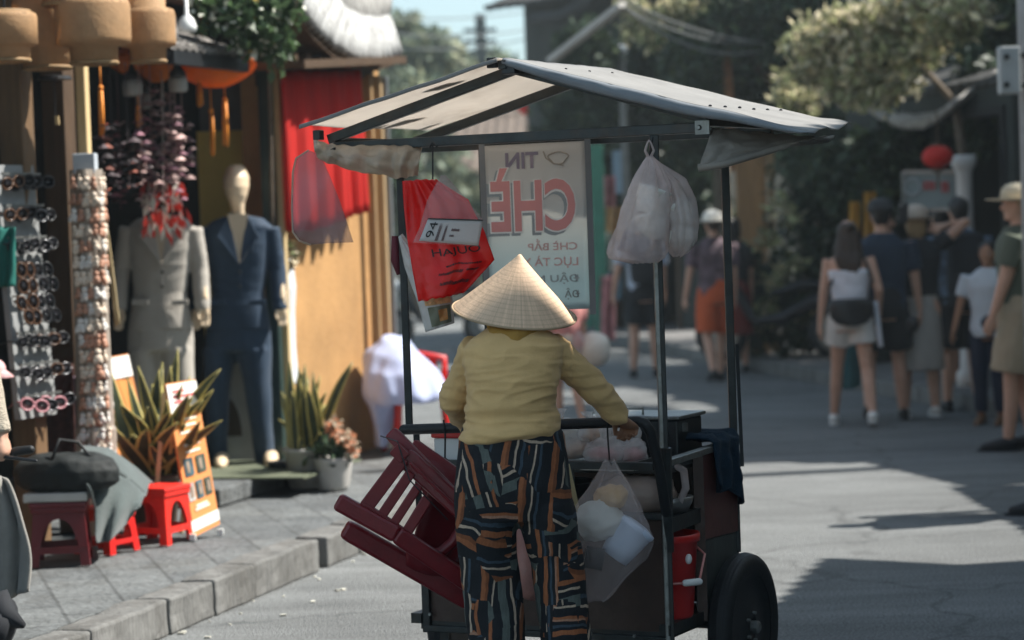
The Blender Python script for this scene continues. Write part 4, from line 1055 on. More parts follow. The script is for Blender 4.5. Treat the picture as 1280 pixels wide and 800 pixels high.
# frame posts and rails
def cbar(name, pts, w, m=M_steel, h=None):
    bm = BM()
    for a, b in zip(pts, pts[1:]): bar(bm, a, b, w, h)
    return obj(name, bm, m, cart, bevel=.003)
cbar('post', [K(-HW, 0, .98), K(-HW, 0, 1.97)], .026)
cbar('post', [K(HW, 0, .27), K(HW, 0, 1.97)], .030)
cbar('post', [K(-HW, LN, .3), K(-HW, LN, 1.97)], .026)
cbar('post', [K(HW, LN, .5), K(HW, LN, 1.97)], .028)
bp = cbar('post_sleeve', [K(HW + .001, -.018, .27), K(HW + .001, -.018, 1.62)], .016, M_steelpale, .006)
cbar('top_rail', [K(-.74, 0, 1.985), K(.665, 0, 1.985)], .034)
cbar('top_rail', [K(-.74, LN, 1.985), K(.665, LN, 1.985)], .03)
cbar('side_rail', [K(-.745, .02, 2.005), K(-.745, LN + .05, 2.005)], .026); cbar('side_rail', [K(.665, .02, 2.003), K(.665, LN + .05, 2.003)], .026)
AZ = 2.215
for v in (0, LN):
    cbar('gable_bar', [K(-.765, v, 2.012), K(-.02, v, AZ)], .026, M_steel, .034)
    cbar('gable_bar', [K(.68, v, 2.012), K(-.02, v, AZ)], .026, M_steel, .034)
cbar('ridge_bar', [K(-.02, -.10, AZ + .012), K(-.02, LN + .08, AZ + .012)], .03)
for q_, s_ in ((K(-.055, -.10, AZ + .02), (.035, .02, .035)), (K(.0, -.07, AZ + .0), (.05, .05, .04)), (K(-.785, -.04, 2.028), (.03, .03, .035))): obj('bar_cap', box(BM(), q_, s_, KM), M_blackplastic, cart, bevel=.003)
bm = BM(); box(bm, K(.665, -.02, 1.985), (.05, .006, .045), KM); lathe(bm, [(.009, 0), (.006, .006)], K(.655, -.024, 1.985), 10, cap=True, ax=KM @ Matrix.Rotation(R(90), 3, 'X')); obj('corner_bracket', bm, M_steelpale, cart)
# tarp roof: left slope (seen from below), right slope with loose flap beyond the eave
def left_s(u, v):
    uu = -.02 + (-.805 + .02) * u; vv = -.13 + .93 * v
    z = AZ + .032 + (2.03 - AZ - .0) * u - .018 * math.sin(PI * v * 2) ** 2 * math.sin(PI * u) * .8 + .004 * nz((u * 4, v * 4, 0), 1.3)
    return K(uu, vv, z)
bm = BM(); grid(bm, left_s, 40, 28); roofl = obj('roof_sheet', bm, M_tarpunder, cart, smooth=True, solid=.003, label='translucent stained left slope of the roof sheet')
def right_s(u, v):
    lim = 1.077 + (.90 - 1.077) * v
    if u < .64: uu = -.02 + .695 * (u / .64); z = AZ + .034 + (2.022 - AZ) * (u / .64)
    else:
        k = (u - .64) / .36; uu = .675 + (lim - .675) * k; z = 2.056 + ((1.948 + .052 * v) - 2.056) * k + .007 * math.sin(k * 6 + v * 9) * k
    vv = -.09 + .87 * v
    z += -.012 * math.sin(PI * v) * math.sin(PI * min(1, u / .64)) + .004 * nz((u * 5, v * 6, 2), 1.5)
    return K(uu, vv, z)
bm = BM(); grid(bm, right_s, 50, 26); roofr = obj('roof_sheet', bm, M_tarp, cart, smooth=True, solid=.003, label='grey right slope of the roof sheet with a loose flap')
def hem(u, v):
    p = right_s(u, 0); w = .042 * math.sin(PI * min(1, .12 + u * .9)) ** .6
    return p - ZU * (w * v) - KD * (.010 * math.sin(v * 3) + .004 * nz((u * 9, v, 1), 2))
bm = BM(); grid(bm, hem, 50, 5); obj('hem', bm, mat('blue_grey_hem', (.25, .275, .30), .5, var=.15, spec=.3, trans=.2), roofr, smooth=True, solid=.003)
def lhem(u, v):
    p = left_s(u, 0); return p - ZU * .014 * v - KD * .004
bm = BM(); grid(bm, lhem, 40, 2); obj('hem', bm, M_tarp, roofl, smooth=True, solid=.003)
bm = BM()
for i in range(6):
    q = right_s(.665, .06 + .155 * i); lathe(bm, [(.0065, 0), (.0055, .004), (.003, .006)], q + ZU * .002, 10, cap=True)
for i in range(3):
    q = right_s(.10 + .0 * i, .3 + .22 * i); lathe(bm, [(.005, 0), (.004, .005)], q, 8, cap=True)
obj('screw', bm, M_blackplastic, roofr)
# leaf shadows on the translucent slope, shaped as loose leaves lying on top
M_shadowleaf = mat('shadow_leaf', (.10, .055, .03), .7, var=.4, trans=.15)
bm = BM()
for (x, y, s) in ((560, 107, 1.2), (522, 140, 1.1), (508, 154, 1.5), (470, 166, .8), (540, 158, .9), (455, 170, 1.3)):
    q = P(x, y, 8.55)
    # put it on the slope
    best = min(((left_s(u / 20, v / 14) - CAM).normalized().dot((q - CAM).normalized()), u, v) for u in range(21) for v in range(15)) if False else max(((left_s(u / 20, v / 14) - CAM).normalized().dot((q - CAM).normalized()), u, v) for u in range(21) for v in range(15))
    c = left_s(best[1] / 20, best[2] / 14) + ZU * .006; r = .045 * s
    pts = [c + (KR * math.cos(t) * r * 1.3 + KR * .3 * r * math.sin(3 * t) + KD * math.sin(t) * r * .55) - ZU * 0 + ZU * (.24 * math.cos(t) * r * 1.3) for t in [2 * PI * i / 14 for i in range(14)]]
    prism(bm, pts, (0, 0, .004))
solo('shadow_leaves', bm, M_shadowleaf, 'brown leaves laid on the translucent left roof slope for its leaf shadows', 'leaves', kind='stuff')
# folded curtain under the right eave
M_oldtarp = mat('old_brown_tarp', (.34, .31, .27), .5, var=.3, vs=6, bump=.35, bs=18, trans=.35)
ta = [P(890, 160, 7.93), P(925, 163, 7.95), P(975, 168, 8.0), P(1020, 172, 7.85), P(1043, 170, 7.95)]
tb = [P(873, 210, 7.88), P(905, 205, 7.86), P(950, 192, 7.86), P(990, 180, 7.84), P(1036, 176, 7.9)]
bm = BM(); grid(bm, lambda u, v: pl(ta, u).lerp(pl(tb, u), v) + V((0, -1, 0)) * (.025 * math.sin(PI * v) + .018 * nz((u * 4, v * 3, 0), 2)) + ZU * .006 * nz((u * 6, v * 5, 3), 2), 40, 16)
obj('side_curtain', bm, M_oldtarp, cart, smooth=True, solid=.004, label='brown folded curtain under the right eave')
bm = BM(); tube(bm, [p + V((0, 0, 0)) for p in tb], [.014, .013, .012, .010, .006], 10); obj('curtain_roll', bm, M_oldtarp, cart, smooth=True)
# crumpled clear-brown sheet under the left eave
M_crump = mat('crumpled_film', (.66, .56, .44), .22, var=.2, vs=12, spec=.6, bump=.2, bs=18, trans=.5, alpha=.88)
ta2 = [P(392, 176, 8.5), P(425, 182, 8.45), P(480, 182, 8.42), P(528, 182, 8.42)]
tb2 = [P(398, 200, 8.45), P(435, 211, 8.4), P(495, 223, 8.38), P(522, 220, 8.38)]
bm = BM(); grid(bm, lambda u, v: pl(ta2, u).lerp(pl(tb2, u), v) + V((0, -1, 0)) * (.05 * math.sin(PI * v) + .022 * nz((u * 5, v * 2, 0), 1.6) + .012 * math.sin(u * 30 + v * 5)) + ZU * .008 * nz((u * 8, v * 5, 3), 1.6), 60, 20)
obj('side_curtain', bm, M_crump, cart, smooth=True, solid=.002, label='crumpled clear film rolled under the left eave')
bm = BM(); tube(bm, [P(398, 186, 8.5), P(416, 192, 8.44)], .016, 10); tube(bm, [P(415, 186, 8.42), P(419, 194, 8.42)], .014, 10); obj('curtain_roll', bm, M_blackplastic, cart)
M_film = mat('curtain_tint_film', (.42, .30, .32), .3, var=.2, vs=5, spec=.5, alpha=.40, trans=.3, dirt=.3, dirtcol=(.5, .16, .14))  # pinkish light of the red curtain put into the film and dirt colours
fo = [(386, 188), (370, 198), (366, 215), (365, 260), (366, 290), (374, 301), (388, 306), (410, 304), (442, 303), (436, 285), (424, 250), (412, 220), (400, 193)]
bm = BM(); cen = P(395, 255, 8.55); vs = [P(x, y, 8.55 + .03 * math.sin(i)) for i, (x, y) in enumerate(fo)]
def film(u, v):
    x = u * len(fo); i = int(x) % len(fo); q = vs[i].lerp(vs[(i + 1) % len(fo)], x - int(x)); p = cen.lerp(q, v)
    return p + V((0, 1, 0)) * .03 * nz((p.x * 6, 0, p.z * 4), 1.5)
grid(bm, film, 52, 10); bmesh.ops.remove_doubles(bm, verts=bm.verts, dist=.0005)
film_o = solo('plastic_sheet', bm, M_film, 'see-through plastic sheet tinted violet grey for red curtain light hanging from the left roof corner', 'plastic sheet', smooth=True, solid=.0015)
bm = BM(); tube(bm, [vs[i] for i in (0, 1, 2, 3, 4, 5, 6)], .0035, 5); obj('edge_seam', bm, M_crump, film_o)
# body
bm = BM(); box(bm, K(.02, .012, .495), (.92, .02, .43), KM); rear = obj('rear_panel', bm, M_body, cart, bevel=.004)
bm = BM(); box(bm, K(.02, .0, .703), (.93, .035, .022), KM); box(bm, K(.02, .0, .29), (.93, .035, .022), KM); box(bm, K(-.438, -.003, .49), (.03, .02, .43), KM); obj('panel_trim', bm, M_steel, rear, bevel=.003)
bm = BM()
for (u, z) in [(HW - .0, .36), (HW, .48), (HW, .60), (HW, .74), (HW, .86)]:
    lathe(bm, [(.008, 0), (.006, .005)], K(u, -.016, z), 10, cap=True, ax=KM @ Matrix.Rotation(R(90), 3, 'X'))
for (u, z) in [(-.42, .34), (-.42, .52), (.08, .30), (.2, .30), (.36, .30)]:
    lathe(bm, [(.007, 0), (.005, .005)], K(u, -.014, z), 10, cap=True, ax=KM @ Matrix.Rotation(R(90), 3, 'X'))
obj('rivet', bm, M_steelpale, rear)
bm = BM(); box(bm, K(0, LN / 2, .30), (.93, LN, .03), KM); obj('floor_panel', bm, M_steel, cart)
bm = BM(); box(bm, K(0, LN - .02, .60), (.93, .02, .56), KM); obj('front_panel', bm, M_body, cart)
bm = BM(); box(bm, K(-HW + .02, LN / 2, .50), (.02, LN - .06, .38), KM); obj('side_panel', bm, M_body, cart)
# right side: open bay with a shelf, then maroon panel over grey-green panel
bm = BM(); prism(bm, [K(HW + .012, .30, .585), K(HW + .012, LN + .012, .575), K(HW + .012, LN + .012, .885), K(HW + .012, .30, .875)], -KR * .02); obj('side_panel', bm, M_maroon, cart, bevel=.003)
bm = BM(); prism(bm, [K(HW + .006, .30, .31), K(HW + .006, LN + .008, .33), K(HW + .006, LN + .008, .574), K(HW + .006, .30, .584)], -KR * .02); obj('side_panel', bm, M_panelgrey, cart, bevel=.003)
bm = BM(); bar(bm, K(HW + .01, -.02, .883), K(HW + .01, LN + .02, .898), .035, .022); obj('side_rail', bm, M_steelpale, cart, bevel=.003)
bm = BM(); bar(bm, K(HW, .285, .31), K(HW, .285, .88), .035, .03); obj('side_stile', bm, M_body, cart)
bm = BM(); box(bm, K(HW - .13, .15, .685), (.26, .27, .018), KM); bar(bm, K(HW + .002, 0, .67), K(HW + .002, .28, .675), .016, .05); obj('shelf', bm, M_steel, cart)
bm = BM(); box(bm, K(HW - .28, .15, .48), (.012, .28, .38), KM); obj('bay_back', bm, M_dark, cart)
for s_ in (-1, 1): obj('chassis_rail', bar(BM(), K(s_ * (HW - .01), -.02, .325), K(s_ * (HW - .01), LN, .325), .04, .035), M_steel, cart)
# deck, tray and struts on the open upper bay
bm = BM(); box(bm, K(0, LN / 2 + .02, .845), (.93, LN - .08, .014), KM); obj('deck', bm, M_steel, cart, bevel=.002)
bm = BM(); bar(bm, K(-.45, -.02, .872), K(HW - .03, -.02, .872), .018, .024); bar(bm, K(.15, -.02, .72), K(.15, -.02, .866), .018); bar(bm, K(-.2, -.02, .72), K(-.2, -.02, .866), .018); bar(bm, K(-.45, -.01, .72), K(-.45, -.01, 1.0), .022); obj('deck_rail', bm, M_steel, cart)
# handle: black bar with bent down ends
ha, hb = P(505, 537, 8.32), P(797, 527, 7.86)
bm = BM(); tube(bm, [ha, ha.lerp(hb, .5), hb, P(806, 529, 7.85), P(813, 540, 7.86), P(824, 585, 7.93), P(833, 640, 7.98)], .018, 12, round_ends=True); obj('handle_bar', bm, mat('black_tape', (.014, .015, .016), .5, var=.3, vs=40, bump=.15, bs=90), cart, smooth=True)
bm = BM(); tube(bm, [P(832, 560, 7.98), P(835, 690, 8.0)], .02, 8); obj('handle_stay', bm, M_steel, cart)
# dark strap hanging from the far right post
bm = BM(); s0 = K(HW + .03, LN + .02, 1.2); bar(bm, P(921, 430, 8.35), P(928, 583, 8.33), .012, .003); obj('strap', bm, M_black, cart)
# wheels
def wheel(u, v, r=.256):
    c = K(u, v, r); ax = Matrix((KM @ V((0, 1, 0)), V((0, 0, 1)), KR)).transposed()
    bm = BM(); lathe(bm, [(r * .72, -.032), (r * .86, -.045), (r * .96, -.036), (r, -.014), (r, .014), (r * .96, .036), (r * .86, .045), (r * .72, .032)], c, 48, ax=ax)
    ty = obj('wheel', bm, M_black, cart, smooth=True)
    bm = BM()
    for zz in (-.022, 0, .022): lathe(bm, [(r * 1.004 - abs(zz) * .25, zz - .006), (r * 1.012 - abs(zz) * .25, zz), (r * 1.004 - abs(zz) * .25, zz + .006)], c, 48, ax=ax)
    obj('tread', bm, M_black, ty, smooth=True)
    bm = BM(); lathe(bm, [(r * .73, -.028), (r * .70, -.02), (r * .62, -.012), (r * .2, -.03), (.03, -.035), (.03, .035), (r * .2, .03), (r * .62, .012), (r * .70, .02), (r * .73, .028)], c, 40, ax=ax); obj('rim', bm, mat('dark_rim', (.03, .032, .034), .5, .4, dirt=.4), ty, smooth=True)
    bm = BM(); lathe(bm, [(.022, .03), (.022, .055), (.012, .062)], c, 14, cap=True, ax=ax)
    for k in range(5):
        a = 2 * PI * k / 5; lathe(bm, [(.006, .028), (.006, .042)], c + ax @ V((.05 * math.cos(a), .05 * math.sin(a), 0)), 8, cap=True, ax=ax)
    obj('hub', bm, M_steelpale, ty)
wheel(.548, .50); wheel(-.55, .50)
bm = BM(); tube(bm, [K(-.54, .5, .256), K(.54, .5, .256)], .014, 8); obj('axle', bm, M_steel, cart)
bm = BM()
bar(bm, K(.38, .02, .30), K(.40, .0, .012), .03); obj('prop_leg', bm, M_steel, cart); obj('prop_leg', bar(BM(), K(-.38, .02, .30), K(-.40, .0, .012), .03), M_steel, cart)

# ---------- things on the cart
def clamp_bag(name, rows, m, label, cat, hook=None, seed=0, n=64, fold=.016, knot=None, group=None, thick=.0012, parts=()):
    """thin plastic bag: gathered folds running down from the knot, slack bottom"""
    bm = BM(); rings = []
    N = 44
    ys = [r[0] for r in rows]
    for i in range(N + 1):
        y = ys[0] + (ys[-1] - ys[0]) * i / N
        k = max(j for j in range(len(rows) - 1) if rows[j][0] <= y + 1e-6); a, b = rows[k], rows[k + 1]; t = (y - a[0]) / (b[0] - a[0])
        xl, xr, d, ry = [a[j] + (b[j] - a[j]) * t for j in (1, 2, 3, 4)]
        pa, pb = P(xl, y, d), P(xr, y, d); c = (pa + pb) / 2; rx_ = (pb - pa).length / 2
        rg = []
        for q in range(n):
            th = 2 * PI * q / n; u = i / N
            f = 1 + (fold / max(rx_, .02)) * (math.sin(th * 9 + seed) * .5 + math.sin(th * 5 + seed * 2 + u * 3) * .5) * (1 - u * .6) * min(1, rx_ / .05)
            f += .12 * nz((math.cos(th) * 1.5, math.sin(th) * 1.5, u * 4 + seed), 1.4) + .10 * (.5 - abs(nz((math.cos(th) * 3, math.sin(th) * 3, u * 6 + seed), 1.7))) * min(1, rx_ / .05)
            rg.append(c + V((rx_ * f * math.cos(th), ry * f * math.sin(th), .010 * nz((math.cos(th) * 2, math.sin(th) * 2, seed + u), 2))))
        rings.append(rg)
    loft(bm, rings, False)
    bm.faces.new([v for v in bm.verts[-n:]] if False else list(bm.verts)[-n:][::-1])
    o = solo(name, bm, m, label, cat, group, smooth=True)
    if hook:
        top_ = P((rows[0][1] + rows[0][2]) / 2, rows[0][0], rows[0][3])
        for sg in (-1, 1): obj('carry_loop', tube(BM(), [top_ - V((0, 0, .01)), top_ + V((sg * .014, -.004, .02)), top_ + V((sg * .006, 0, .045)), top_ + V((0, 0, .055))], [.009, .007, .005, .004], 7, flat=.6), m, o, smooth=True)
        b2 = BM(); tube(b2, [hook, P((rows[0][1] + rows[0][2]) / 2, rows[0][0], rows[0][3])], .0035, 5); obj('tie', b2, M_black, o)
    return o
M_bagwhite = mat('thin_white_plastic', (.93, .82, .80), .2, var=.15, vs=14, spec=.8, alpha=.52, trans=.6, bump=1, bs=16)
M_bagclear = mat('clear_plastic', (.92, .90, .88), .14, var=.15, vs=18, spec=1, alpha=.42, trans=.3, bump=1, bs=22)
M_bagred = mat('red_plastic_bag', (.92, .014, .010), .28, var=.10, vs=8, spec=.55, trans=.35, bump=.45, bs=16)
M_foam = mat('white_foam', (.74, .72, .66), .8, var=.06)
# white bag of tubs on the right of the top bar
hk = P(816, 172, 7.93)
clamp_bag('plastic_bag', [(196, 808, 816, 7.9, .015), (206, 802, 824, 7.9, .03), (230, 790, 834, 7.9, .06), (260, 778, 838, 7.9, .085), (290, 769, 836, 7.9, .09), (312, 763, 834, 7.9, .085), (322, 764, 830, 7.9, .06), (328, 790, 822, 7.9, .02)], M_bagwhite, 'thin white plastic bag of foam tubs hanging at the right of the top bar', 'bag', hook=hk, seed=1)
clamp_bag('plastic_bag', [(200, 814, 820, 7.95, .015), (226, 826, 854, 7.95, .035), (250, 830, 866, 7.95, .06), (275, 832, 871, 7.95, .075), (300, 833, 870, 7.95, .07), (314, 838, 862, 7.95, .045), (320, 842, 852, 7.95, .02)], M_bagwhite, 'smaller white plastic bag bulging beside the bag of foam tubs', 'bag', seed=4)
for i, (x, y, r, l) in enumerate(((814, 250, .055, 'upper foam tub inside the white bag'), (815, 282, .052, 'foam tub with a dark rim below the upper tub in the white bag'), (850, 268, .055, 'foam tub inside the smaller bulging bag'), (852, 294, .048, 'lower foam tub in the smaller bulging bag'))):
    c = P(x, y, 7.9 if i < 2 else 7.95); bm = BM(); lathe(bm, [(r * .7, -.045), (r * .95, .0), (r, .03), (r * 1.04, .032), (r * 1.04, .04), (r * .6, .045)], c, 22, cap=True, ax=Matrix.Rotation(R(20 - 30 * i), 3, 'Y'))
    solo('foam_tub', bm, M_foam, l, 'tub', 'foam tubs in the hanging bags', smooth=True)
bm = BM(); c = P(792, 306, 7.9); box(bm, c, (.09, .07, .07), Matrix.Rotation(R(25), 3, 'Y')); solo('grey_carton', bm, mat('grey_card', (.20, .20, .24), .7), 'small grey carton at the bottom of the white bag of tubs', 'carton', bevel=.004)
# red shopping bag with writing
RO, RZ_ = P(503, 226, 8.28), None
def redbag(u, v):
    l = pl([P(503, 226, 8.24), P(505, 260, 8.24), P(509, 300, 8.22), P(516, 340, 8.22), P(523, 377, 8.22)], v); r_ = pl([P(545, 224, 8.2), P(585, 250, 8.2), P(606, 290, 8.2), P(618, 325, 8.2), P(580, 366, 8.2)], v)
    p = l.lerp(r_, u); bul = .05 * math.sin(PI * min(1, u)) * (.3 + .7 * v)
    return p + V((0, -1, 0)) * (bul + .014 * nz((u * 3, v * 1.6, 4), 1.8) + .009 * math.sin(u * 24 + v * 5) * (1 - v)) + V((0, 0, .006 * nz((u * 4, v * 3, 1), 2)))
bm = BM(); grid(bm, redbag, 44, 44); grid(bm, lambda u, v: (lambda p, q: V((p.x, 2 * q - p.y + .03, p.z)))(redbag(u, v), redbag(0, v).lerp(redbag(1, v), u).y), 44, 44)
rb = solo('shopping_bag', bm, M_bagred, 'bright red plastic shopping bag with black writing hanging by the left post', 'bag', smooth=True, solid=.0012)
bm = BM(); tube(bm, [P(541, 180, 8.3), P(541, 226, 8.24)], .003, 5); tube(bm, [P(537, 184, 8.32), P(541, 178, 8.32), P(546, 183, 8.3)], .004, 5); obj('tie', bm, M_black, rb)
M_ink = mat('black_ink', (.012, .010, .010), .5)
def on_surface(bm, fn, u0, u1, v0, v1, off=.003):
    xs = [v.co.x for v in bm.verts]; zs = [v.co.z for v in bm.verts]; x0, x1, z0, z1 = min(xs), max(xs), min(zs), max(zs)
    for v in bm.verts:
        u = u0 + (u1 - u0) * (v.co.x - x0) / (x1 - x0); w = v1 - (v1 - v0) * (v.co.z - z0) / max(1e-6, z1 - z0)
        v.co = fn(u, w) + V((0, -off, 0))
    return bm
bm = on_surface(text_bm('HAJUO', .1), redbag, .28, .88, .60, .675); 
o = obj('lettering', bm, M_ink, rb)
def dashes(bm, n, seed):
    rg = random.Random(seed); x = 0
    while x < 1:
        w = rg.uniform(.015, .05); q = [bm.verts.new(p) for p in ((x, 0, 0), (min(1, x + w), 0, 0), (min(1, x + w), 0, rg.uniform(.6, 1)), (x, 0, rg.uniform(.6, 1)))]; bm.faces.new(q); x += w + rg.uniform(.008, .02)
    return bm
for i, (u0, u1, v0, v1) in enumerate(((.42, .85, .73, .745), (.34, .66, .785, .81), (.70, .86, .78, .80), (.40, .86, .87, .90))):
    obj('small_print', on_surface(dashes(BM(), 20, i), redbag, u0, u1, v0, v1), M_ink, rb)
# clear pouch with a label over the red bag
def pouch(u, v):
    l = pl([P(551, 219, 8.12), P(534, 250, 8.1), P(524, 285, 8.1), P(516, 303, 8.1)], v); r_ = pl([P(557, 219, 8.12), P(580, 245, 8.1), P(604, 275, 8.1), P(598, 308, 8.1)], v)
    p = l.lerp(r_, u); return p + V((0, -1, 0)) * (.03 * math.sin(PI * u) * math.sin(PI * min(1, .15 + v)) + .006 * nz((u * 5, v * 5, 8), 1.5))
bm = BM(); grid(bm, pouch, 34, 34); grid(bm, lambda u, v: (lambda p, q: V((p.x, 2 * q - p.y + .012, p.z)))(pouch(u, v), pouch(0, v).lerp(pouch(1, v), u).y), 34, 34)
pc = solo('clear_pouch', bm, mat('frosted_pouch', (.72, .52, .52), .3, spec=.5, alpha=.22, trans=.2, bump=.4, bs=25), 'clear plastic pouch with a paper label hanging over the red bag', 'pouch', smooth=True)
LBL = [P(535, 274, 8.05), P(604, 276, 8.05), P(598, 307, 8.05), P(524, 301, 8.05)]
def lblf(u, v): return LBL[0].lerp(LBL[1], u).lerp(LBL[3].lerp(LBL[2], u), v) + V((0, -1, 0)) * (.012 * math.sin(PI * u))
bm = BM(); grid(bm, lblf, 16, 6); lb = obj('label', bm, mat('label_paper', (.50, .48, .47), .6, var=.1), pc, smooth=True, solid=.001)
bm = BM(); tube(bm, [lblf(i / 12, 0) + V((0, -.002, .002)) for i in range(13)], .0022, 5); obj('label_edge', bm, M_ink, pc)
t94 = text_bm('94', .05)
for v in t94.verts:
    x, z = v.co.x, v.co.z; v.co = V((-z, 0, x))
xs = [v.co.x for v in t94.verts]; zs = [v.co.z for v in t94.verts]; 
for v in t94.verts: v.co = lblf(.07 + .14 * (v.co.x - min(xs)) / (max(xs) - min(xs)), .82 - .70 * (v.co.z - min(zs)) / (max(zs) - min(zs))) + V((0, -.003, 0))
obj('lettering', t94, M_ink, pc)
bm = BM()
for (u0, u1, v0, v1, sd_) in ((.36, .40, .15, .92, 1), (.48, .62, .35, .48, 2), (.47, .55, .62, .72, 3), (.25, .30, .1, .95, 6)):
    on = on_surface(dashes(BM(), 9, sd_), lblf, u0, u1, v0, v1); me_ = as_mesh('d', on); bm.from_mesh(me_); bpy.data.meshes.remove(me_)
obj('small_print', bm, mat('brown_ink', (.10, .05, .05), .6), pc)
# packet of snacks below, and dark red roll behind the post
M_packet = mat('snack_packet', (.62, .55, .44), .3, spec=.6, var=.5, vs=16, bump=.3, bs=30)
def pkt(u, v):
    l = pl([P(498, 296, 8.4), P(506, 335, 8.4), P(521, 375, 8.36), P(532, 415, 8.34)], v); r_ = pl([P(503, 292, 8.4), P(540, 345, 8.38), P(565, 370, 8.33), P(568, 404, 8.33)], v)
    return l.lerp(r_, u) + V((0, -1, 0)) * (.025 * math.sin(PI * u) + .01 * nz((u * 4, v * 6, 2), 1.6))
bm = BM(); grid(bm, pkt, 20, 30); grid(bm, lambda u, v: (lambda p, q: V((p.x, 2 * q - p.y + .01, p.z)))(pkt(u, v), pkt(0, v).lerp(pkt(1, v), u).y), 20, 30)
pk = solo('snack_packet', bm, mat('clear_packet', (.74, .72, .68), .2, spec=.6, alpha=.7, bump=.3, bs=30), 'clear snack packet hanging below the red bag by the post', 'packet', smooth=True, solid=.001)
bm = on_surface(grid(BM(), lambda u, v: V((u, 0, v)), 8, 6), pkt, .25, .92, .76, .97, .004); obj('label', bm, mat('olive_label', (.16, .17, .11), .5, var=.3, vs=30), pk, smooth=True)
bm = on_surface(grid(BM(), lambda u, v: V((u, 0, v)), 8, 6), pkt, .55, .82, .80, .93, .007); obj('label_picture', bm, mat('orange_label', (.55, .26, .08), .5, var=.4, vs=40), pk, smooth=True)
bm = on_surface(grid(BM(), lambda u, v: V((u, 0, v)), 8, 6), pkt, .2, .95, .58, .74, .003); obj('contents', bm, mat('orange_snack', (.62, .36, .16), .6, var=.6, vs=40, bump=.5, bs=60), pk, smooth=True)
bm = BM(); tube(bm, [P(494, 295, 8.45), P(495, 325, 8.45), P(500, 343, 8.45)], [.012, .018, .012], 8); solo('maroon_pouch', bm, mat('maroon_cloth', (.13, .02, .03), .7), 'slim dark maroon pouch behind the left post', 'pouch', smooth=True)

# banner with mirrored writing seen from the back
bo = P(609, 386, 8.92); b_r = P(745, 386, 8.80)
ex = KR.copy(); bw, bh = .405, .605
bo = P(613, 388, 8.9)
ban = thing('banner', 'pale sign sheet with mirrored red and grey dessert names between the posts', 'banner', bo)
def brect(bm, x0, z0, x1, z1, off, th=.002):
    q = [bo + ex * x + ZU * z - KD * off for x, z in ((x0, z0), (x1, z0), (x1, z1), (x0, z1))]
    return prism(bm, q, KD * th)
def bsheet(u, v):
    return bo + ex * (bw * u) + ZU * (bh * v) + KD * (.006 * math.sin(u * 6 + v * 2) * (1 - v))
bm = BM(); grid(bm, bsheet, 20, 20)
mb = mat('banner_sheet', (.56, .53, .49), .55, var=.07, vs=3, trans=.45)
Nn, Ll = nodes(mb); bb = bsdf(mb); tcn = Nn.new('ShaderNodeTexCoord'); sx_ = Nn.new('ShaderNodeSeparateXYZ'); Ll.new(tcn.outputs['Object'], sx_.inputs[0])
rp = Nn.new('ShaderNodeValToRGB'); rp.color_ramp.elements[0].position = .10; rp.color_ramp.elements[0].color = (.50, .60, .61, 1); rp.color_ramp.elements[1].position = .42; rp.color_ramp.elements[1].color = (.78, .74, .69, 1)
Ll.new(sx_.outputs[2], rp.inputs[0]); Ll.new(rp.outputs[0], [n for n in Nn if n.type == 'HUE_SAT'][0].inputs['Color'])
obj('sheet', bm, mb, ban, smooth=True, solid=.003)
M_bred = mat('faded_red_print', (.70, .29, .27), .6, var=.06); M_bwhite = mat('faded_white_print', (.86, .82, .77), .6); M_bgrey = mat('faded_grey_print', (.33, .35, .35), .6); M_bviolet = mat('faded_violet_print', (.24, .20, .25), .6); M_bpink = mat('faded_pink_print', (.66, .40, .37), .6)
def btext(nm, s, x0, z0, w, h, m, off, bold=.0):
    bm = text_bm(s, h, w, off=bold)
    for v in bm.verts:
        x = x0 + w - v.co.x; z = z0 + v.co.z; u, vv = x / bw, z / bh
        v.co = bsheet(u, vv) + (-KD) * (off + .003)
    bmesh.ops.reverse_faces(bm, faces=bm.faces)
    obj(nm, bm, m, ban)
btext('lettering', 'TIN', .085, .515, .135, .060, M_bviolet, .001, .03)
for off, m, dx, dz, bold in ((.001, M_bgrey, -.012, -.010, .055), (.002, M_bwhite, 0, 0, .055), (.003, M_bred, 0, 0, .03)):
    e = (.006 if bold == .055 else 0)
    btext('lettering', 'CHÈ', .018 + dx - e, .285 + dz - e, .345 + 2 * e, .235 + 1.4 * e, m, off, bold)
btext('lettering', 'CHÈ BẮP', .165, .215, .20, .042, M_bpink, .001, .015)
btext('lettering', 'LỤC TÀ XÁ', .105, .150, .262, .046, M_bpink, .001, .015)
btext('lettering', 'ĐẬU N', .195, .092, .175, .042, M_bgrey, .001, .015)
btext('lettering', 'ĐẬ', .31, .035, .06, .042, mat('faint_print', (.25, .26, .25), .6), .001, .015)
bm = BM()
pts = [bo + ex * (.30 + .038 * math.cos(t) * (1 + .2 * math.sin(3 * t))) + ZU * (.548 + .022 * math.sin(t)) - KD * .004 for t in [2 * PI * k / 20 for k in range(21)]]; tube(bm, pts, .0025, 4)
tube(bm, [bo + ex * x + ZU * z - KD * .004 for x, z in ((.24, .575), (.25, .55), (.28, .528), (.32, .52))], .0025, 4)
obj('emblem', bm, mat('beige_print', (.44, .37, .30), .6), ban)
bm = BM()
for x, z0, z1 in ((-.012, -.01, bh + .03), (bw + .012, -.02, bh + .03)): bar(bm, bo + ex * x + ZU * z0, bo + ex * x + ZU * z1, .022, .012)
bar(bm, bo + ex * -.02 + ZU * (bh + .02), bo + ex * (bw + .02) + ZU * (bh + .02), .012, .028); obj('frame', bm, mat('grey_pvc', (.24, .24, .24), .5, var=.15), ban)

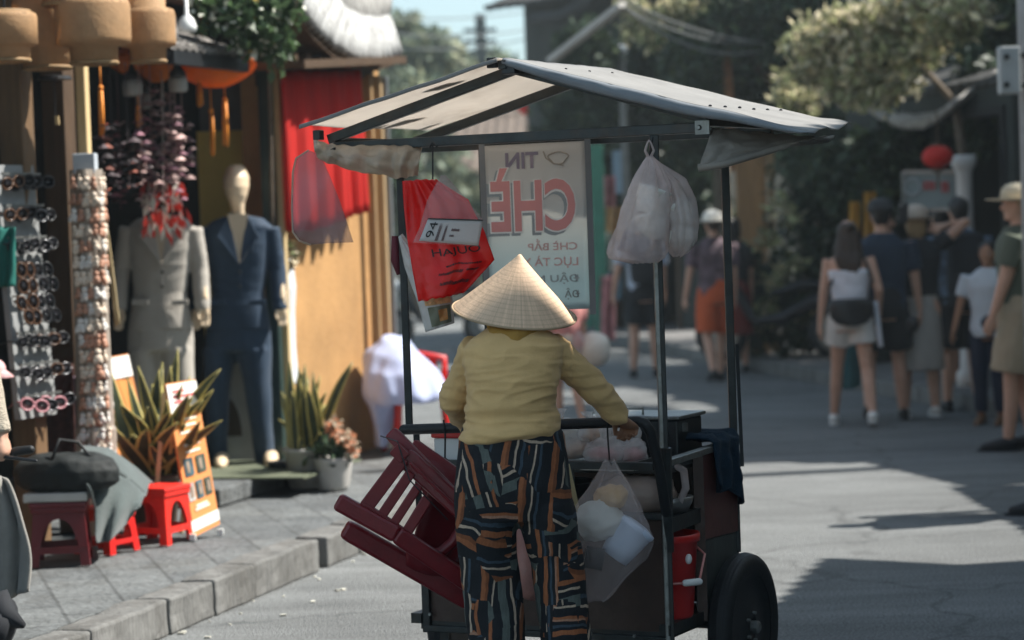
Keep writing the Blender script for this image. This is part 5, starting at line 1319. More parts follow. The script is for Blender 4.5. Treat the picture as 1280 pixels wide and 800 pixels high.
# dark metal pot box behind the handle
bm = BM(); box(bm, K(.245, .40, .925), (.33, .22, .145), KM); px = thing('metal_box', 'dark square metal box with a lid standing behind the handle bar', 'box', K(.245, .40, .852)); obj('body', bm, mat('dark_tin', (.055, .06, .062), .35, .7, var=.25, vs=8, dirt=.3), px, bevel=.006)
bm = BM(); box(bm, K(.245, .40, 1.006), (.355, .245, .014), KM); obj('lid', bm, M_steelpale, px, bevel=.004)
bm = BM(); tube(bm, [K(.20, .34, 1.012), K(.20, .34, 1.035), K(.26, .34, 1.035), K(.26, .34, 1.012)], .005, 6); obj('handle', bm, M_steelpale, px)
bm = BM(); box(bm, K(.415, .34, .97), (.02, .016, .03), KM); obj('latch', bm, M_steelpale, px)
# food bags heaped on the tray
bm = BM(); box(bm, K(.17, .16, .861), (.40, .30, .012), KM)
for s in (-1, 1): bar(bm, K(.17 + s * .20, .01, .868), K(.17 + s * .20, .31, .868), .012, .03)
bar(bm, K(-.03, .01, .868), K(.37, .01, .868), .012, .03); solo('steel_tray', bm, M_steelbin, 'steel tray heaped with clear food bags behind the handle', 'tray')
M_food = [mat('peach_food', (.62, .36, .22), .6, var=.5, vs=30), mat('pink_food', (.60, .22, .22), .6, var=.5, vs=30), mat('cream_food', (.58, .52, .44), .6, var=.4, vs=30)]
random.seed(31)
for i, (u, v, z, rx_, m, l) in enumerate([(.02, .06, .905, .075, 0, 'clear bag of peach coloured food at the left end of the tray'), (.12, .10, .915, .085, 0, 'clear food bag, second from the left on the tray'), (.15, .14, .95, .06, 2, 'pale clear food bag lying on top of the tray heap'), (.24, .06, .905, .075, 1, 'clear bag with pink food under the woman\'s right hand'), (.32, .10, .90, .06, 1, 'small clear bag of pink food at the right end of the tray'), (.26, .18, .915, .07, 2, 'pale clear food bag at the back right of the tray'), (.05, .2, .92, .07, 2, 'pale clear food bag at the back left of the tray'), (.07, .08, .965, .062, 2, 'white crumpled food bag on top of the heap beside the trousers'), (.19, .10, .975, .058, 0, 'crumpled peach food bag on top in the middle of the heap'), (.28, .13, .965, .055, 2, 'white crumpled food bag on top of the heap near the handle end')]):
    c = K(u, v, z)
    bm = BM(); ball(bm, c, rx_, rx_ * .8, .050, 26); rough_up(bm, .020, 16, i); rough_up(bm, .009, 45, i); t = solo('food_bag', bm, M_bagclear, l, 'food bag', 'clear food bags on the tray', smooth=True, loc=c)
    bm = BM(); ball(bm, c - ZU * .006, rx_ * .72, rx_ * .6, .028, 10); rough_up(bm, .012, 22, i + 3); obj('contents', bm, M_food[m], t, smooth=True)
    bm = BM(); tw = c + ZU * .03; loft(bm, [ering(tw + V((random.uniform(-.01, .01), 0, .012 * k)), .018 - .004 * k if k < 3 else .006 + .006 * (k - 2), .014 - .003 * k if k < 3 else .02, 12) for k in range(6)], False); obj('twist', bm, M_bagclear, t, smooth=True)
# red lidded boxes left of the woman
lb_ = thing('lidded_box', 'white food box with a red lid beside the handle bar, left of the woman', 'box', K(-.30, .10, .852))
bm = BM(); box(bm, K(-.30, .10, .905), (.20, .16, .10), KM); obj('body', bm, M_white, lb_, bevel=.006)
bm = BM(); box(bm, K(-.30, .10, .972), (.215, .175, .034), KM); obj('lid', bm, M_red, lb_, bevel=.006)
bm = BM(); pp = ha.lerp(hb, .18); tube(bm, [pp + V((0, -.02, .03)), pp + V((.004, -.024, -.02)), pp + V((.0, -.02, -.10)), pp + V((.012, -.022, -.11))], .0035, 5); solo('cord', bm, M_black, 'thin black cord looped over the handle bar left of the woman', 'cord')
bm = BM(); pp = P(759, 534, 7.86); tube(bm, [pp + V((0, -.025, .03)), pp + V((.0, -.025, -.03)), P(762, 575, 7.84), P(764, 580, 7.82)], .003, 5); solo('cord', bm, M_black, 'thin black cord tying the large clear bag to the handle bar', 'cord')
# glass case on the lower left of the cart
bm = BM()
for u in (-.44, -.25):
    for z in (.76, .83): bar(bm, K(u, .05, .73), K(u, .05, .835), .014)
for z in (.735, .80, .83): bar(bm, K(-.44, .05, z), K(-.22, .05, z), .014)
gcse = solo('wire_rack', bm, M_steelpale, 'small steel rack on the lower left of the cart behind the red chairs', 'rack')
# big clear bag with tubs hanging in front of the rear panel
big = clamp_bag('plastic_bag', [(575, 756, 768, 7.84, .012), (590, 750, 776, 7.84, .03), (608, 738, 788, 7.83, .06), (630, 722, 800, 7.82, .09), (655, 717, 808, 7.82, .10), (680, 716, 814, 7.82, .095), (700, 719, 806, 7.82, .085), (725, 724, 780, 7.83, .06), (750, 730, 758, 7.84, .03)], mat('pinkish_clear_plastic', (.88, .76, .74), .16, spec=1, alpha=.24, trans=.4, bump=1, bs=14), 'large clear bag of tubs hanging on the cart rear beside the patterned trousers', 'bag', seed=2)
for (x, y, rxp, ryp, m, l, nm) in ((748, 650, 30, 26, M_foam, 'crumpled white paper bundle in the large clear bag', 'paper_bundle'), (785, 672, 27, 30, mat('pale_blue_tub', (.62, .70, .84), .35, var=.1), 'pale blue plastic tub in the large clear bag', 'plastic_tub'), (742, 695, 13, 14, M_blackplastic, 'small black box in the large clear bag', 'black_box'), (762, 618, 22, 16, mat('pale_orange_food', (.62, .40, .20), .6, var=.3), 'pale orange snack at the top of the large clear bag', 'snack')):
    c = P(x, y, 7.83); a, b = rxp * S(7.83), ryp * S(7.83); bm = BM()
    if nm == 'black_box': box(bm, c - V((0, .05, 0)), (a * 1.8, .05, b * 1.8), Matrix.Rotation(R(12), 3, 'Y'))
    elif nm == 'plastic_tub': lathe(bm, [(a * .7, -b), (a * .8, -b * .5), (a * .95, b * .4), (a * 1.02, b * .5), (a * 1.0, b * .62), (a * .5, b * .75)], c, 24, cap=True, ax=Matrix.Rotation(R(38), 3, 'Y'))
    else: ball(bm, c, a, .055, b, 26); rough_up(bm, .022, 11, x); rough_up(bm, .008, 40, x)
    solo(nm, bm, m, l, nm.split('_')[-1], smooth=nm != 'black_box')
# bags and basins seen on the shelf behind the clear bag
bm = BM(); c = K(.33, .10, .735); ball(bm, c + ZU * .02, .14, .11, .075, 16); rough_up(bm, .03, 12, 3); solo('plastic_bag', bm, mat('pale_peach_plastic', (.68, .52, .44), .3, spec=.6, alpha=.75, trans=.2, bump=.5, bs=22), 'slack peach tinted bag on the shelf under the tray', 'bag', smooth=True)
bm = BM(); c = K(.02, .12, .725); lathe(bm, [(.06, 0), (.09, .02), (.13, .07), (.14, .075), (.12, .07), (.08, .02), (.01, .012)], c, 28, cap=True); solo('steel_basin', bm, M_steelbin, 'round steel basin on the shelf under the tray', 'basin', smooth=True)
bm = BM(); c = K(.42, .16, .70); lathe(bm, [(.07, 0), (.085, .03), (.09, .05), (.07, .05)], c, 20, cap=True); solo('steel_bowl', bm, M_steelbin, 'small steel bowl on the shelf in the open side of the cart', 'bowl', smooth=True)
bm = BM(); c = K(HW + .005, .10, .80); tube(bm, [c + V((.0, 0, .06)), c + KD * .05 + ZU * .04, c + KD * .06 - ZU * .02, c + KD * .01 - ZU * .06], [.012, .014, .012, .01], 8); rough_up(bm, .006, 30, 1); solo('white_cloth', bm, M_bagwhite, 'wisp of white plastic looped over the edge of the open side', 'plastic scrap', smooth=True)
bm = BM(); ta3 = [P(703, 598, 7.9), P(712, 606, 7.88)]; 
grid(bm, lambda u, v: P(703 + 9 * u + 16 * v, 580 + 70 * v, 7.9) + V((0, -.01 * math.sin(v * 6), 0)), 3, 10); solo('paper_bag', bm, mat('cream_paper', (.55, .45, .25), .7), 'narrow cream paper edge beside the large clear bag', 'paper', solid=.003)
# pink bag showing between the legs of the trousers
bm = BM(); px_loft(bm, [(650, 644, 656, 8.1, .02), (675, 640, 674, 8.08, .05), (710, 640, 682, 8.06, .06), (735, 644, 682, 8.06, .05), (748, 655, 676, 8.07, .02)], 20); rough_up(bm, .01, 20, 2); solo('plastic_bag', bm, mat('pink_plastic', (.78, .40, .34), .35, spec=.5, var=.25, trans=.15, bump=.4, bs=20), 'pink plastic bag hanging behind the patterned trousers', 'bag', smooth=True)
# red bucket in the open bay
bk = K(HW - .075, .150, .342)
bt = thing('bucket', 'red plastic bucket with a white handle grip in the open side of the cart', 'bucket', bk)
bm = BM(); hgt = .285; lathe(bm, [(.02, 0), (.088, 0), (.092, .01), (.112, hgt - .03), (.122, hgt - .026), (.122, hgt), (.114, hgt), (.108, hgt - .02), (.088, .015), (.02, .012)], bk, 36, cap=True); obj('body', bm, mat('bucket_red', (.50, .016, .014), .35, var=.12, spec=.5), bt, smooth=True)
side = (KR * .75 - KD * .66).normalized(); fw = V((side.y, -side.x, 0))
fw = fw if fw.y < 0 else -fw
piv = [bk + ZU * (hgt - .05) + KR.lerp(KD, .5).normalized() * .112 * s for s in (1, -1)]
ctr = bk + ZU * (hgt - .155) + (KR * .8 - KD * .6).normalized() * .135
bm = BM(); arcp = [piv[0].lerp(ctr + (piv[0] - piv[1]) * .22, .5) + (KR * .02), ctr + (piv[0] - piv[1]) * .22, ctr, ctr - (piv[0] - piv[1]) * .22]
tube(bm, [piv[0], piv[0] + (KR * .035 - ZU * .03), arcp[1], arcp[2]], .0045, 6); tube(bm, [arcp[2], arcp[3], piv[1] + (-KD * .02 - ZU * .04), piv[1]], .0045, 6)
hn = obj('handle', bm, mat('pinkish_wire', (.55, .22, .20), .4), bt, smooth=True)
bm = BM(); tube(bm, [arcp[1] + ZU * .001, arcp[2]], .012, 10, round_ends=True); obj('grip', bm, M_white, hn, smooth=True)
bm = BM(); q = bk + ZU * (hgt - .08) + (KR * .93 - KD * .36).normalized() * .112; ball(bm, q, .012, .012, .018, 8); obj('white_mark', bm, M_white, bt, smooth=True)
# blue towel over the front corner of the side rail
def towel(u, v):
    top = K(HW + .014, .36 + .24 * u, .922)
    if v < .3: return top - KR * (.14 * (1 - v / .3)) + ZU * (.004 + .012 * math.sin(u * 14))
    k = (v - .3) / .7; L_ = .15 + .09 * u + .02 * math.sin(u * 9)
    return top + KR * (.018 + .012 * math.sin(u * 17 + k) * (.4 + k)) - ZU * (L_ * k) + KD * (.03 * k * u)
bm = BM(); grid(bm, towel, 40, 24); rough_up(bm, .006, 20, 4)
solo('blue_towel', bm, mat('navy_towel', (.006, .022, .042), .95, var=.25, vs=30, bump=.4, bs=150), 'dark blue towel draped over the front corner of the cart side', 'towel', smooth=True, solid=.010)

# ---------- dark red plastic chairs strapped to the left of the cart
def chair_at(fn, label, second=False):
    """fn(x, y, z): chair-local metres to world; slatted back in the xy plane, legs along +z"""
    t = thing('plastic_chair', label, 'chair', fn(0, 0, 0), 0, 'dark red plastic chairs carried on the cart')
    def ubar(pts, w, h):
        bm = BM()
        for a, b in zip(pts, pts[1:]): bar(bm, fn(*a), fn(*b), w, h)
        return bm
    return t
DRx = (P(575, 605, 7.95) - P(485, 535, 7.95)).normalized()      # along the rails, down to the right
DRy = (P(418, 622, 7.95) - P(498, 556, 7.95)).normalized()      # along the slats, down to the left
DRz = DRx.cross(DRy).normalized(); DRz = DRz if DRz.y > 0 else -DRz
def rail(bm, a, b, w, dep, d, d2=None):
    """U-section plastic beam between two photo points"""
    pa, pb = P(*a, d), P(*b, d2 or d); x = (pb - pa).normalized(); y = V((0, 1, 0)); zz = x.cross(y).normalized(); y = zz.cross(x)
    def rect(c, k=1.0): return [c - zz * w / 2 * k - y * dep / 2, c + zz * w / 2 * k - y * dep / 2, c + zz * w / 2 * k + y * dep / 2, c - zz * w / 2 * k + y * dep / 2]
    loft(bm, [rect(pa, .9), rect(pa.lerp(pb, .06)), rect(pa.lerp(pb, .94)), rect(pb, .9)])
    return bm
d1 = 7.88
c1 = thing('plastic_chair', 'dark red plastic chair with slatted back, tied tilted on top of the second one', 'chair', P(500, 640, d1), 0, 'dark red plastic chairs carried on the cart')
obj('leg', rail(BM(), (488, 540), (600, 655), .050, .045, d1 + .1, d1 + .02), M_darkred, c1, bevel=.008); obj('side_rail', rail(BM(), (505, 570), (612, 668), .070, .03, d1 + .03, d1 - .0), M_darkred, c1, bevel=.008)
obj('leg', rail(BM(), (421, 626), (497, 668), .058, .050, d1), M_darkred, c1, bevel=.010); obj('side_rail', rail(BM(), (495, 667), (600, 738), .060, .045, d1, d1 + .05), M_darkred, c1, bevel=.010)
for (ax, ay, bx, by, w) in ((504, 572, 456, 636, .048), (514, 590, 472, 652, .034), (524, 606, 486, 664, .030), (535, 622, 502, 676, .036)):
    bm = rail(BM(), (ax, ay), (bx, by), w, .012, d1 + .005); obj('slat', bm, M_darkred, c1, bevel=.004)
bm = BM(); rail(bm, (505, 560), (494, 572), .050, .05, d1 + .02); rail(bm, (450, 634), (512, 676), .050, .03, d1 + .01); obj('backrest', bm, M_darkred, c1, bevel=.008)
bm = BM(); q = [P(540, 600, d1 + .10), P(620, 680, d1 + .16), P(600, 740, d1 + .18), P(512, 690, d1 + .12)]
grid(bm, lambda u, v: q[0].lerp(q[1], u).lerp(q[3].lerp(q[2], u), v) + V((0, .03 * math.sin(PI * u), 0)), 8, 8); obj('seat', bm, M_darkred, c1, solid=.01, smooth=True)
c2 = thing('plastic_chair', 'second dark red plastic chair nested below and behind the front tilted chair', 'chair', P(520, 690, 8.05), 0, 'dark red plastic chairs carried on the cart')
bm = rail(BM(), (430, 660), (590, 752), .068, .050, d1 + .12, d1 + .16); obj('leg', bm, M_darkred, c2, bevel=.012)
bm = rail(BM(), (515, 556), (590, 608), .050, .035, d1 + .30, d1 + .26); rail(bm, (512, 578), (596, 660), .012, .02, d1 - .03); obj('leg', bm, M_darkred, c2, bevel=.006)
# arched end of the second chair
bm = BM(); arc = [(508, 676), (520, 688), (536, 694), (552, 690), (566, 678), (578, 660), (590, 650)]
tube(bm, [P(x, y, d1 + .07) for x, y in arc], .014, 8, flat=1.0)
top = [P(x, y, d1 + .08) for x, y in arc]; bot = [P(x, y + 30 - 6 * math.sin(i), d1 + .10) for i, (x, y) in enumerate(arc)]
grid(bm, lambda u, v: pl(top, u).lerp(pl(bot, u), v), 18, 3); obj('apron', bm, M_darkred, c2, solid=.010, smooth=True)
bm = BM(); q = [P(505, 560, d1 + .28), P(600, 600, d1 + .26), P(600, 690, d1 + .22), P(545, 655, d1 + .24)]
grid(bm, lambda u, v: q[0].lerp(q[1], u).lerp(q[3].lerp(q[2], u), v), 6, 6); obj('seat', bm, M_darkred, c2, solid=.012)
bm = BM(); tube(bm, [P(476, 545, d1 + .12), P(497, 552, d1), P(512, 600, d1 - .04), P(560, 650, d1 - .03)], .0025, 5); solo('cord', bm, M_blackplastic, 'thin dark cord tying the red chairs to the cart', 'cord')
# ================================================================== PEOPLE
def hand(bm, wr, f, palm, s, k=1.0, curl=(25, 35, 25), thumb=35, spread=4):
    """wr wrist, f forward, palm: direction the palm faces, s=+1 when the thumb is on f x palm side"""
    wr, f, palm = V(wr), V(f).normalized(), V(palm)
    palm = (palm - f * palm.dot(f)).normalized(); side = f.cross(palm) * s
    L = .085 * k
    loft(bm, [[wr + f * L * t + side * (w * math.cos(a)) * k + palm * (h * math.sin(a)) * k for a in [2 * PI * i / 12 for i in range(12)]] for t, w, h in ((-.25, .024, .019), (0, .026, .017), (.35, .037, .017), (.75, .041, .015), (1.0, .038, .011))])
    for i, (off, ln, rr) in enumerate(((.030, .072, .0088), (.010, .080, .0090), (-.010, .075, .0086), (-.029, .058, .0076))):
        p = wr + f * L * (.97 - .05 * abs(i - 1)) + side * off * k; a = 0; pts = [p - f * .02 * k, p]
        dv = f + side * math.radians(spread) * (1.5 - i)
        for j, seg in enumerate((.42, .32, .26)):
            a += math.radians(curl[j] + 4 * i); d = (dv * math.cos(a) + palm * math.sin(a)).normalized(); p = p + d * ln * seg * k; pts.append(p)
        tube(bm, pts, [rr * k * q for q in (1.05, 1.08, 1.0, .92, .72)], 9, round_ends=True)
    b = wr + f * L * .22 + side * .026 * k; ta = math.radians(thumb)
    d1_ = (f * math.cos(ta) + side * math.sin(ta) + palm * .35).normalized(); d2 = (f * math.cos(ta * .5) + side * math.sin(ta * .4) + palm * .6).normalized()
    tube(bm, [b - d1_ * .02 * k, b + d1_ * .034 * k, b + d1_ * .034 * k + d2 * .030 * k, b + d1_ * .034 * k + d2 * .05 * k], [.013 * k, .0115 * k, .0095 * k, .007 * k], 9, round_ends=True)
def head(bm, c, k=1.0, fwd=V((0, 1, 0)), up=V((0, 0, 1))):
    """c head centre, k head height scale (1 = 0.225 m); face along fwd"""
    fwd = V(fwd); up = V(up); fwd = (fwd - up * fwd.dot(up)).normalized(); rt = fwd.cross(up)
    h = .225 * k
    def at(x, y, z): return V(c) + rt * x * h + fwd * y * h + up * z * h
    prof = [(-.50, .10, .12, .16), (-.46, .17, .20, .11), (-.38, .23, .27, .06), (-.25, .285, .33, .01), (-.08, .325, .37, -.02), (.08, .345, .40, -.04), (.22, .34, .41, -.05), (.34, .29, .36, -.06), (.43, .21, .27, -.06), (.49, .10, .14, -.06)]
    loft(bm, [[at(w * math.cos(a), l * math.sin(a) + o, z) for a in [2 * PI * i / 20 for i in range(20)]] for z, w, l, o in prof])
    tube(bm, [at(0, .34, .04), at(0, .40, -.05), at(0, .445, -.125), at(0, .36, -.16)], [.032 * h, .042 * h, .062 * h, .04 * h], 8, round_ends=True)   # nose
    for s in (-1, 1):
        tube(bm, [at(s * .08, .355, -.145), at(s * .04, .37, -.14)], .03 * h, 6, round_ends=True)
        ball(bm, at(s * .345, -.04, -.03), .035 * h, .075 * h, .13 * h, 8)       # ears
        tube(bm, [at(s * .22, .30, .075), at(s * .14, .355, .09), at(s * .05, .355, .07)], .030 * h, 6, round_ends=True)   # brow
        ball(bm, at(s * .17, .30, -.10), .10 * h, .07 * h, .09 * h, 7)            # cheek
    tube(bm, [at(-.105, .315, -.255), at(0, .355, -.25), at(.105, .315, -.255)], [.018 * h, .026 * h, .018 * h], 6, round_ends=True)
    tube(bm, [at(-.085, .315, -.29), at(0, .35, -.292), at(.085, .315, -.29)], [.018 * h, .028 * h, .018 * h], 6, round_ends=True)
    ball(bm, at(0, .28, -.41), .11 * h, .09 * h, .075 * h, 7)                     # chin
    return at
def face_parts(at, h, par, lipm=None):
    for s in (-1, 1):
        e = obj('eye', ball(BM(), at(s * .155, .315, .0), .055 * h, .04 * h, .03 * h, 8), mat('eye_white', (.6, .58, .55), .25), par, smooth=True)
        obj('iris', ball(BM(), at(s * .155, .345, .0), .024 * h, .02 * h, .024 * h, 7), M_hairblack, e, smooth=True)
        obj('eyebrow', tube(BM(), [at(s * .23, .33, .105), at(s * .15, .375, .12), at(s * .06, .375, .10)], .012 * h, 5), M_hairblack, par, smooth=True)
def ik(a, b, l1, l2, pole):
    a, b, pole = V(a), V(b), V(pole); d = b - a; L = min(d.length, (l1 + l2) * .999); d = d.normalized(); b2 = a + d * L
    x = (l1 * l1 - l2 * l2 + L * L) / (2 * L); hgt = math.sqrt(max(0, l1 * l1 - x * x)); pole = (pole - d * pole.dot(d)).normalized()
    return a + d * x + pole * hgt, b2

# ---------- the woman pushing the cart
def pants_mat():
    m = mat('patchwork_trousers', (.02, .02, .02), .85, var=.25, vs=30, bump=.15, bs=220)
    N, L = nodes(m); b = bsdf(m); tc = N.new('ShaderNodeTexCoord')
    sp = N.new('ShaderNodeMapping'); sp.inputs['Scale'].default_value = (1.25, .55, .95); L.new(tc.outputs['Object'], sp.inputs[0])
    nzn = N.new('ShaderNodeTexNoise'); nzn.inputs['Scale'].default_value = 9; L.new(tc.outputs['Object'], nzn.inputs[0])
    ad = N.new('ShaderNodeMix'); ad.data_type = 'RGBA'; ad.blend_type = 'LINEAR_LIGHT'; ad.inputs[0].default_value = .022; L.new(sp.outputs[0], ad.inputs[6]); L.new(nzn.outputs[1], ad.inputs[7])
    v = N.new('ShaderNodeTexVoronoi'); v.distance = 'CHEBYCHEV'; v.inputs['Scale'].default_value = 7.6; v.inputs['Randomness'].default_value = .9; L.new(ad.outputs[2], v.inputs[0])
    sep = N.new('ShaderNodeSeparateColor'); L.new(v.outputs['Color'], sep.inputs[0])
    # stripe direction per patch: mostly upright or level, some slanted
    def math_(op, a, b_=None, c=None):
        n = N.new('ShaderNodeMath'); n.operation = op
        for i, q in enumerate((a, b_, c)):
            if q is None: continue
            if isinstance(q, (int, float)): n.inputs[i].default_value = q
            else: L.new(q, n.inputs[i])
        return n.outputs[0]
    up = math_('GREATER_THAN', sep.outputs[0], .38)
    jit = math_('MULTIPLY', math_('SUBTRACT', sep.outputs[1], .5), .75)
    ang = math_('ADD', math_('MULTIPLY', up, PI / 2), jit)
    xyz = N.new('ShaderNodeSeparateXYZ'); L.new(ad.outputs[2], xyz.inputs[0])
    st = math_('ADD', math_('MULTIPLY', xyz.outputs[0], math_('SINE', ang)), math_('MULTIPLY', xyz.outputs[2], math_('COSINE', ang)))
    fr = math_('FRACT', math_('ADD', math_('MULTIPLY', st, 8.2), math_('MULTIPLY', sep.outputs[2], 7)))
    def ramp(stops):
        r = N.new('ShaderNodeValToRGB'); r.color_ramp.interpolation = 'CONSTANT'; e = r.color_ramp.elements
        e[0].position = stops[0][0]; e[0].color = (*stops[0][1], 1); e[1].position = stops[1][0]; e[1].color = (*stops[1][1], 1)
        for p, c in stops[2:]: q = e.new(p); q.color = (*c, 1)
        return r
    bk, og, cr, gr, bl, rs = (.012, .014, .017), (.36, .125, .05), (.55, .42, .31), (.115, .135, .12), (.05, .075, .10), (.42, .22, .14)
    ra = ramp([(0, bk), (.16, og), (.30, bk), (.38, bl), (.46, bk), (.56, rs), (.62, og), (.68, bk), (.88, cr), (.93, bk)])
    rb = ramp([(0, bk), (.14, gr), (.40, bk), (.55, cr), (.62, bk), (.74, og), (.84, bk)])
    rc = ramp([(0, bk), (.2, og), (.34, (.22, .075, .03)), (.44, bk), (.60, cr), (.66, bk), (.78, bl), (.86, bk)])
    for r in (ra, rb, rc): L.new(fr, r.inputs[0])
    def mix(a, b_, f):
        x = N.new('ShaderNodeMix'); x.data_type = 'RGBA'; L.new(f, x.inputs[0]); L.new(a, x.inputs[6]); L.new(b_, x.inputs[7]); return x.outputs[2]
    c1_ = mix(ra.outputs[0], rb.outputs[0], math_('GREATER_THAN', sep.outputs[2], .5)); c2_ = mix(c1_, rc.outputs[0], math_('GREATER_THAN', sep.outputs[1], .66))
    # fine woven hatching inside the bands
    zig = N.new('ShaderNodeTexWave'); zig.inputs['Scale'].default_value = 75; zig.inputs['Distortion'].default_value = 2; L.new(tc.outputs['Object'], zig.inputs[0])
    zr = N.new('ShaderNodeMapRange'); zr.inputs[3].default_value = .55; zr.inputs[4].default_value = 1.2; L.new(zig.outputs[1], zr.inputs[0])
    hs = [n for n in N if n.type == 'HUE_SAT'][0]; old = hs.inputs['Value'].links[0].from_socket
    L.new(math_('MULTIPLY', old, zr.outputs[0]), hs.inputs['Value']); L.new(c2_, hs.inputs['Color'])
    return m
M_pants = pants_mat()
M_jacket = mat('mustard_jersey', (.70, .455, .195), .85, var=.12, vs=9, bump=.2, bs=240, sheen=.15)
def straw():
    m = mat('palm_leaf_hat', (.70, .49, .325), .65, var=.12, vs=14, bump=.1, bs=90)
    N, L = nodes(m); b = bsdf(m); src = b.inputs['Base Color'].links[0].from_socket; tc = N.new('ShaderNodeTexCoord')
    xyz = N.new('ShaderNodeSeparateXYZ'); L.new(tc.outputs['Object'], xyz.inputs[0])
    at = N.new('ShaderNodeMath'); at.operation = 'ARCTAN2'; L.new(xyz.outputs[1], at.inputs[0]); L.new(xyz.outputs[0], at.inputs[1])
    cb = N.new('ShaderNodeCombineXYZ'); L.new(at.outputs[0], cb.inputs[0]); L.new(xyz.outputs[2], cb.inputs[2])
    n = N.new('ShaderNodeTexNoise'); n.inputs['Scale'].default_value = 1; n.inputs['Detail'].default_value = 5
    mp = N.new('ShaderNodeMapping'); mp.inputs['Scale'].default_value = (26, 1, 3); L.new(cb.outputs[0], mp.inputs[0]); L.new(mp.outputs[0], n.inputs[0])
    r = N.new('ShaderNodeMapRange'); r.inputs[1].default_value = .3; r.inputs[2].default_value = .7; r.inputs[3].default_value = .80; r.inputs[4].default_value = 1.14; L.new(n.outputs[0], r.inputs[0])
    w = N.new('ShaderNodeTexWave'); w.bands_direction = 'Z'; w.inputs['Scale'].default_value = 26; w.inputs['Distortion'].default_value = .4; L.new(tc.outputs['Object'], w.inputs[0])
    r2 = N.new('ShaderNodeMapRange'); r2.inputs[1].default_value = .0; r2.inputs[2].default_value = .25; r2.inputs[3].default_value = .86; r2.inputs[4].default_value = 1.0; L.new(w.outputs[1], r2.inputs[0])
    cur = src
    for s in (r.outputs[0], r2.outputs[0]):
        mx = N.new('ShaderNodeMix'); mx.data_type = 'RGBA'; mx.blend_type = 'MULTIPLY'; mx.inputs[0].default_value = 1; L.new(cur, mx.inputs[6]); L.new(s, mx.inputs[7]); cur = mx.outputs[2]
    L.new(cur, b.inputs['Base Color']); return m
wd = 7.62
wb = V((0.01, wd - .05, 0))
wm = thing('person', 'woman in a conical straw hat and mustard top pushing the food cart', 'person', wb)
HP = P(645, 398, wd + .11)
bm = BM()
at = head(bm, HP, .88, V((0, 1, -.25)), V((0, .2, 1)))
tube(bm, [HP - V((0, .02, .04)), P(643, 420, wd + .04), P(643, 445, wd + .02)], [.05, .05, .06], 12)
RW, LW = P(777, 525, 7.80), P(592, 540, 8.05)
RS, LS = P(690, 434, wd + .02), P(594, 434, wd + .02); RE, LE = P(741, 482, wd + .10), P(567, 498, wd + .14)
tube(bm, [RS, RE, RW], [.042, .034, .024], 12); tube(bm, [LS, LE, LW], [.042, .034, .024], 12)
px_loft(bm, [(415, 620, 668, wd, .05), (432, 590, 695, wd, .08), (480, 592, 692, wd, .09), (540, 588, 690, wd, .09), (590, 584, 696, wd, .10), (640, 590, 692, wd, .09)], 20)
for x0, x1, x2, x3 in ((612, 613, 620, 622), (688, 697, 705, 712)):
    q = P(x3, 890, wd); tube(bm, [P(x0, 630, wd), P(x1, 710, wd + .02), P(x2, 820, wd - .0), V((q.x, wd - .02, .08))], [.07, .05, .042, .034], 12)
    tube(bm, [V((q.x, wd - .07, .05)), V((q.x, wd + .05, .035)), V((q.x, wd + .13, .02))], [.035, .034, .022], 10, round_ends=True)
bar_d = (hb - ha).normalized()
hand(bm, RW, (V((.35, .75, -.32))), V((0, .35, -1)), 1, .92, (55, 60, 40), 30)
hand(bm, LW, (V((.1, .8, -.25))), V((0, .35, -1)), -1, .92, (55, 60, 40), 30)
obj('body', remesh(bm, .0045, 3), M_skintan, wm)
face_parts(at, .225 * .88, wm)
bm = BM(); ball(bm, HP + V((0, -.005, .012)), .080, .094, .094, 14); tube(bm, [HP + V((0, -.06, .0)), HP + V((0, -.09, -.05))], [.05, .03], 10, round_ends=True); obj('hair', bm, M_hairblack, wm, smooth=True)
# top: body, sleeves, slack folds at the back
bm = BM()
px_loft(bm, [(404, 618, 668, wd - .0, .055), (412, 606, 680, wd, .07), (422, 588, 698, wd, .088), (436, 580, 704, wd + .0, .108), (455, 579, 703, wd, .122), (480, 582, 698, wd - .01, .125), (505, 584, 693, wd - .01, .122), (525, 583, 696, wd - .01, .128), (537, 578, 699, wd - .01, .135), (545, 574, 692, wd - .01, .134), (549, 571, 640, wd - .01, .12)], 36)
def arm(a, e, w, r):
    a2 = a.lerp(e, .5) + V((0, 0, .006)); w2 = e.lerp(w, .5)
    tube(bm, [a, a2, e, w2, e.lerp(w, .93)], r, 16)
arm(RS + V((-.012, 0, -.006)), RE, RW, [.060, .053, .047, .041, .033]); arm(LS + V((.012, 0, -.006)), LE, LW, [.062, .050, .046, .042, .034])
def jfold(c):
    b = max(0, min(1, (1.40 - c.z) / .30)); dx = c.x - .01
    f = .0055 * math.sin(c.z * 120 + 9 * nz((c.x * 5, c.y * 5, c.z * 3), 1) + 12 * dx * dx) * (.25 + .75 * b) * (.55 + .6 * nz((c.x * 7, c.y * 7, c.z * 9), 1))
    rg_ = max(0, 1 - 3.2 * abs(nz((c.x * 4.5 + c.z * 1.5, c.y * 4.5, c.z * 17), 1)))
    r2 = max(0, 1 - 3.2 * abs(nz((c.x * 8 - c.z * 5, c.y * 8, c.z * 26 + 7), 1)))
    f = f * .35 + (.0085 * rg_ * (.3 + .7 * b) + .006 * r2 * (.25 + .75 * b)) * (1 if abs(dx) < .17 else .6) + .004 * nz(c, 7)
    return f
tp_o = obj('top', remesh(bm, .0045, 5, jfold), M_jacket, wm)
bm = BM()
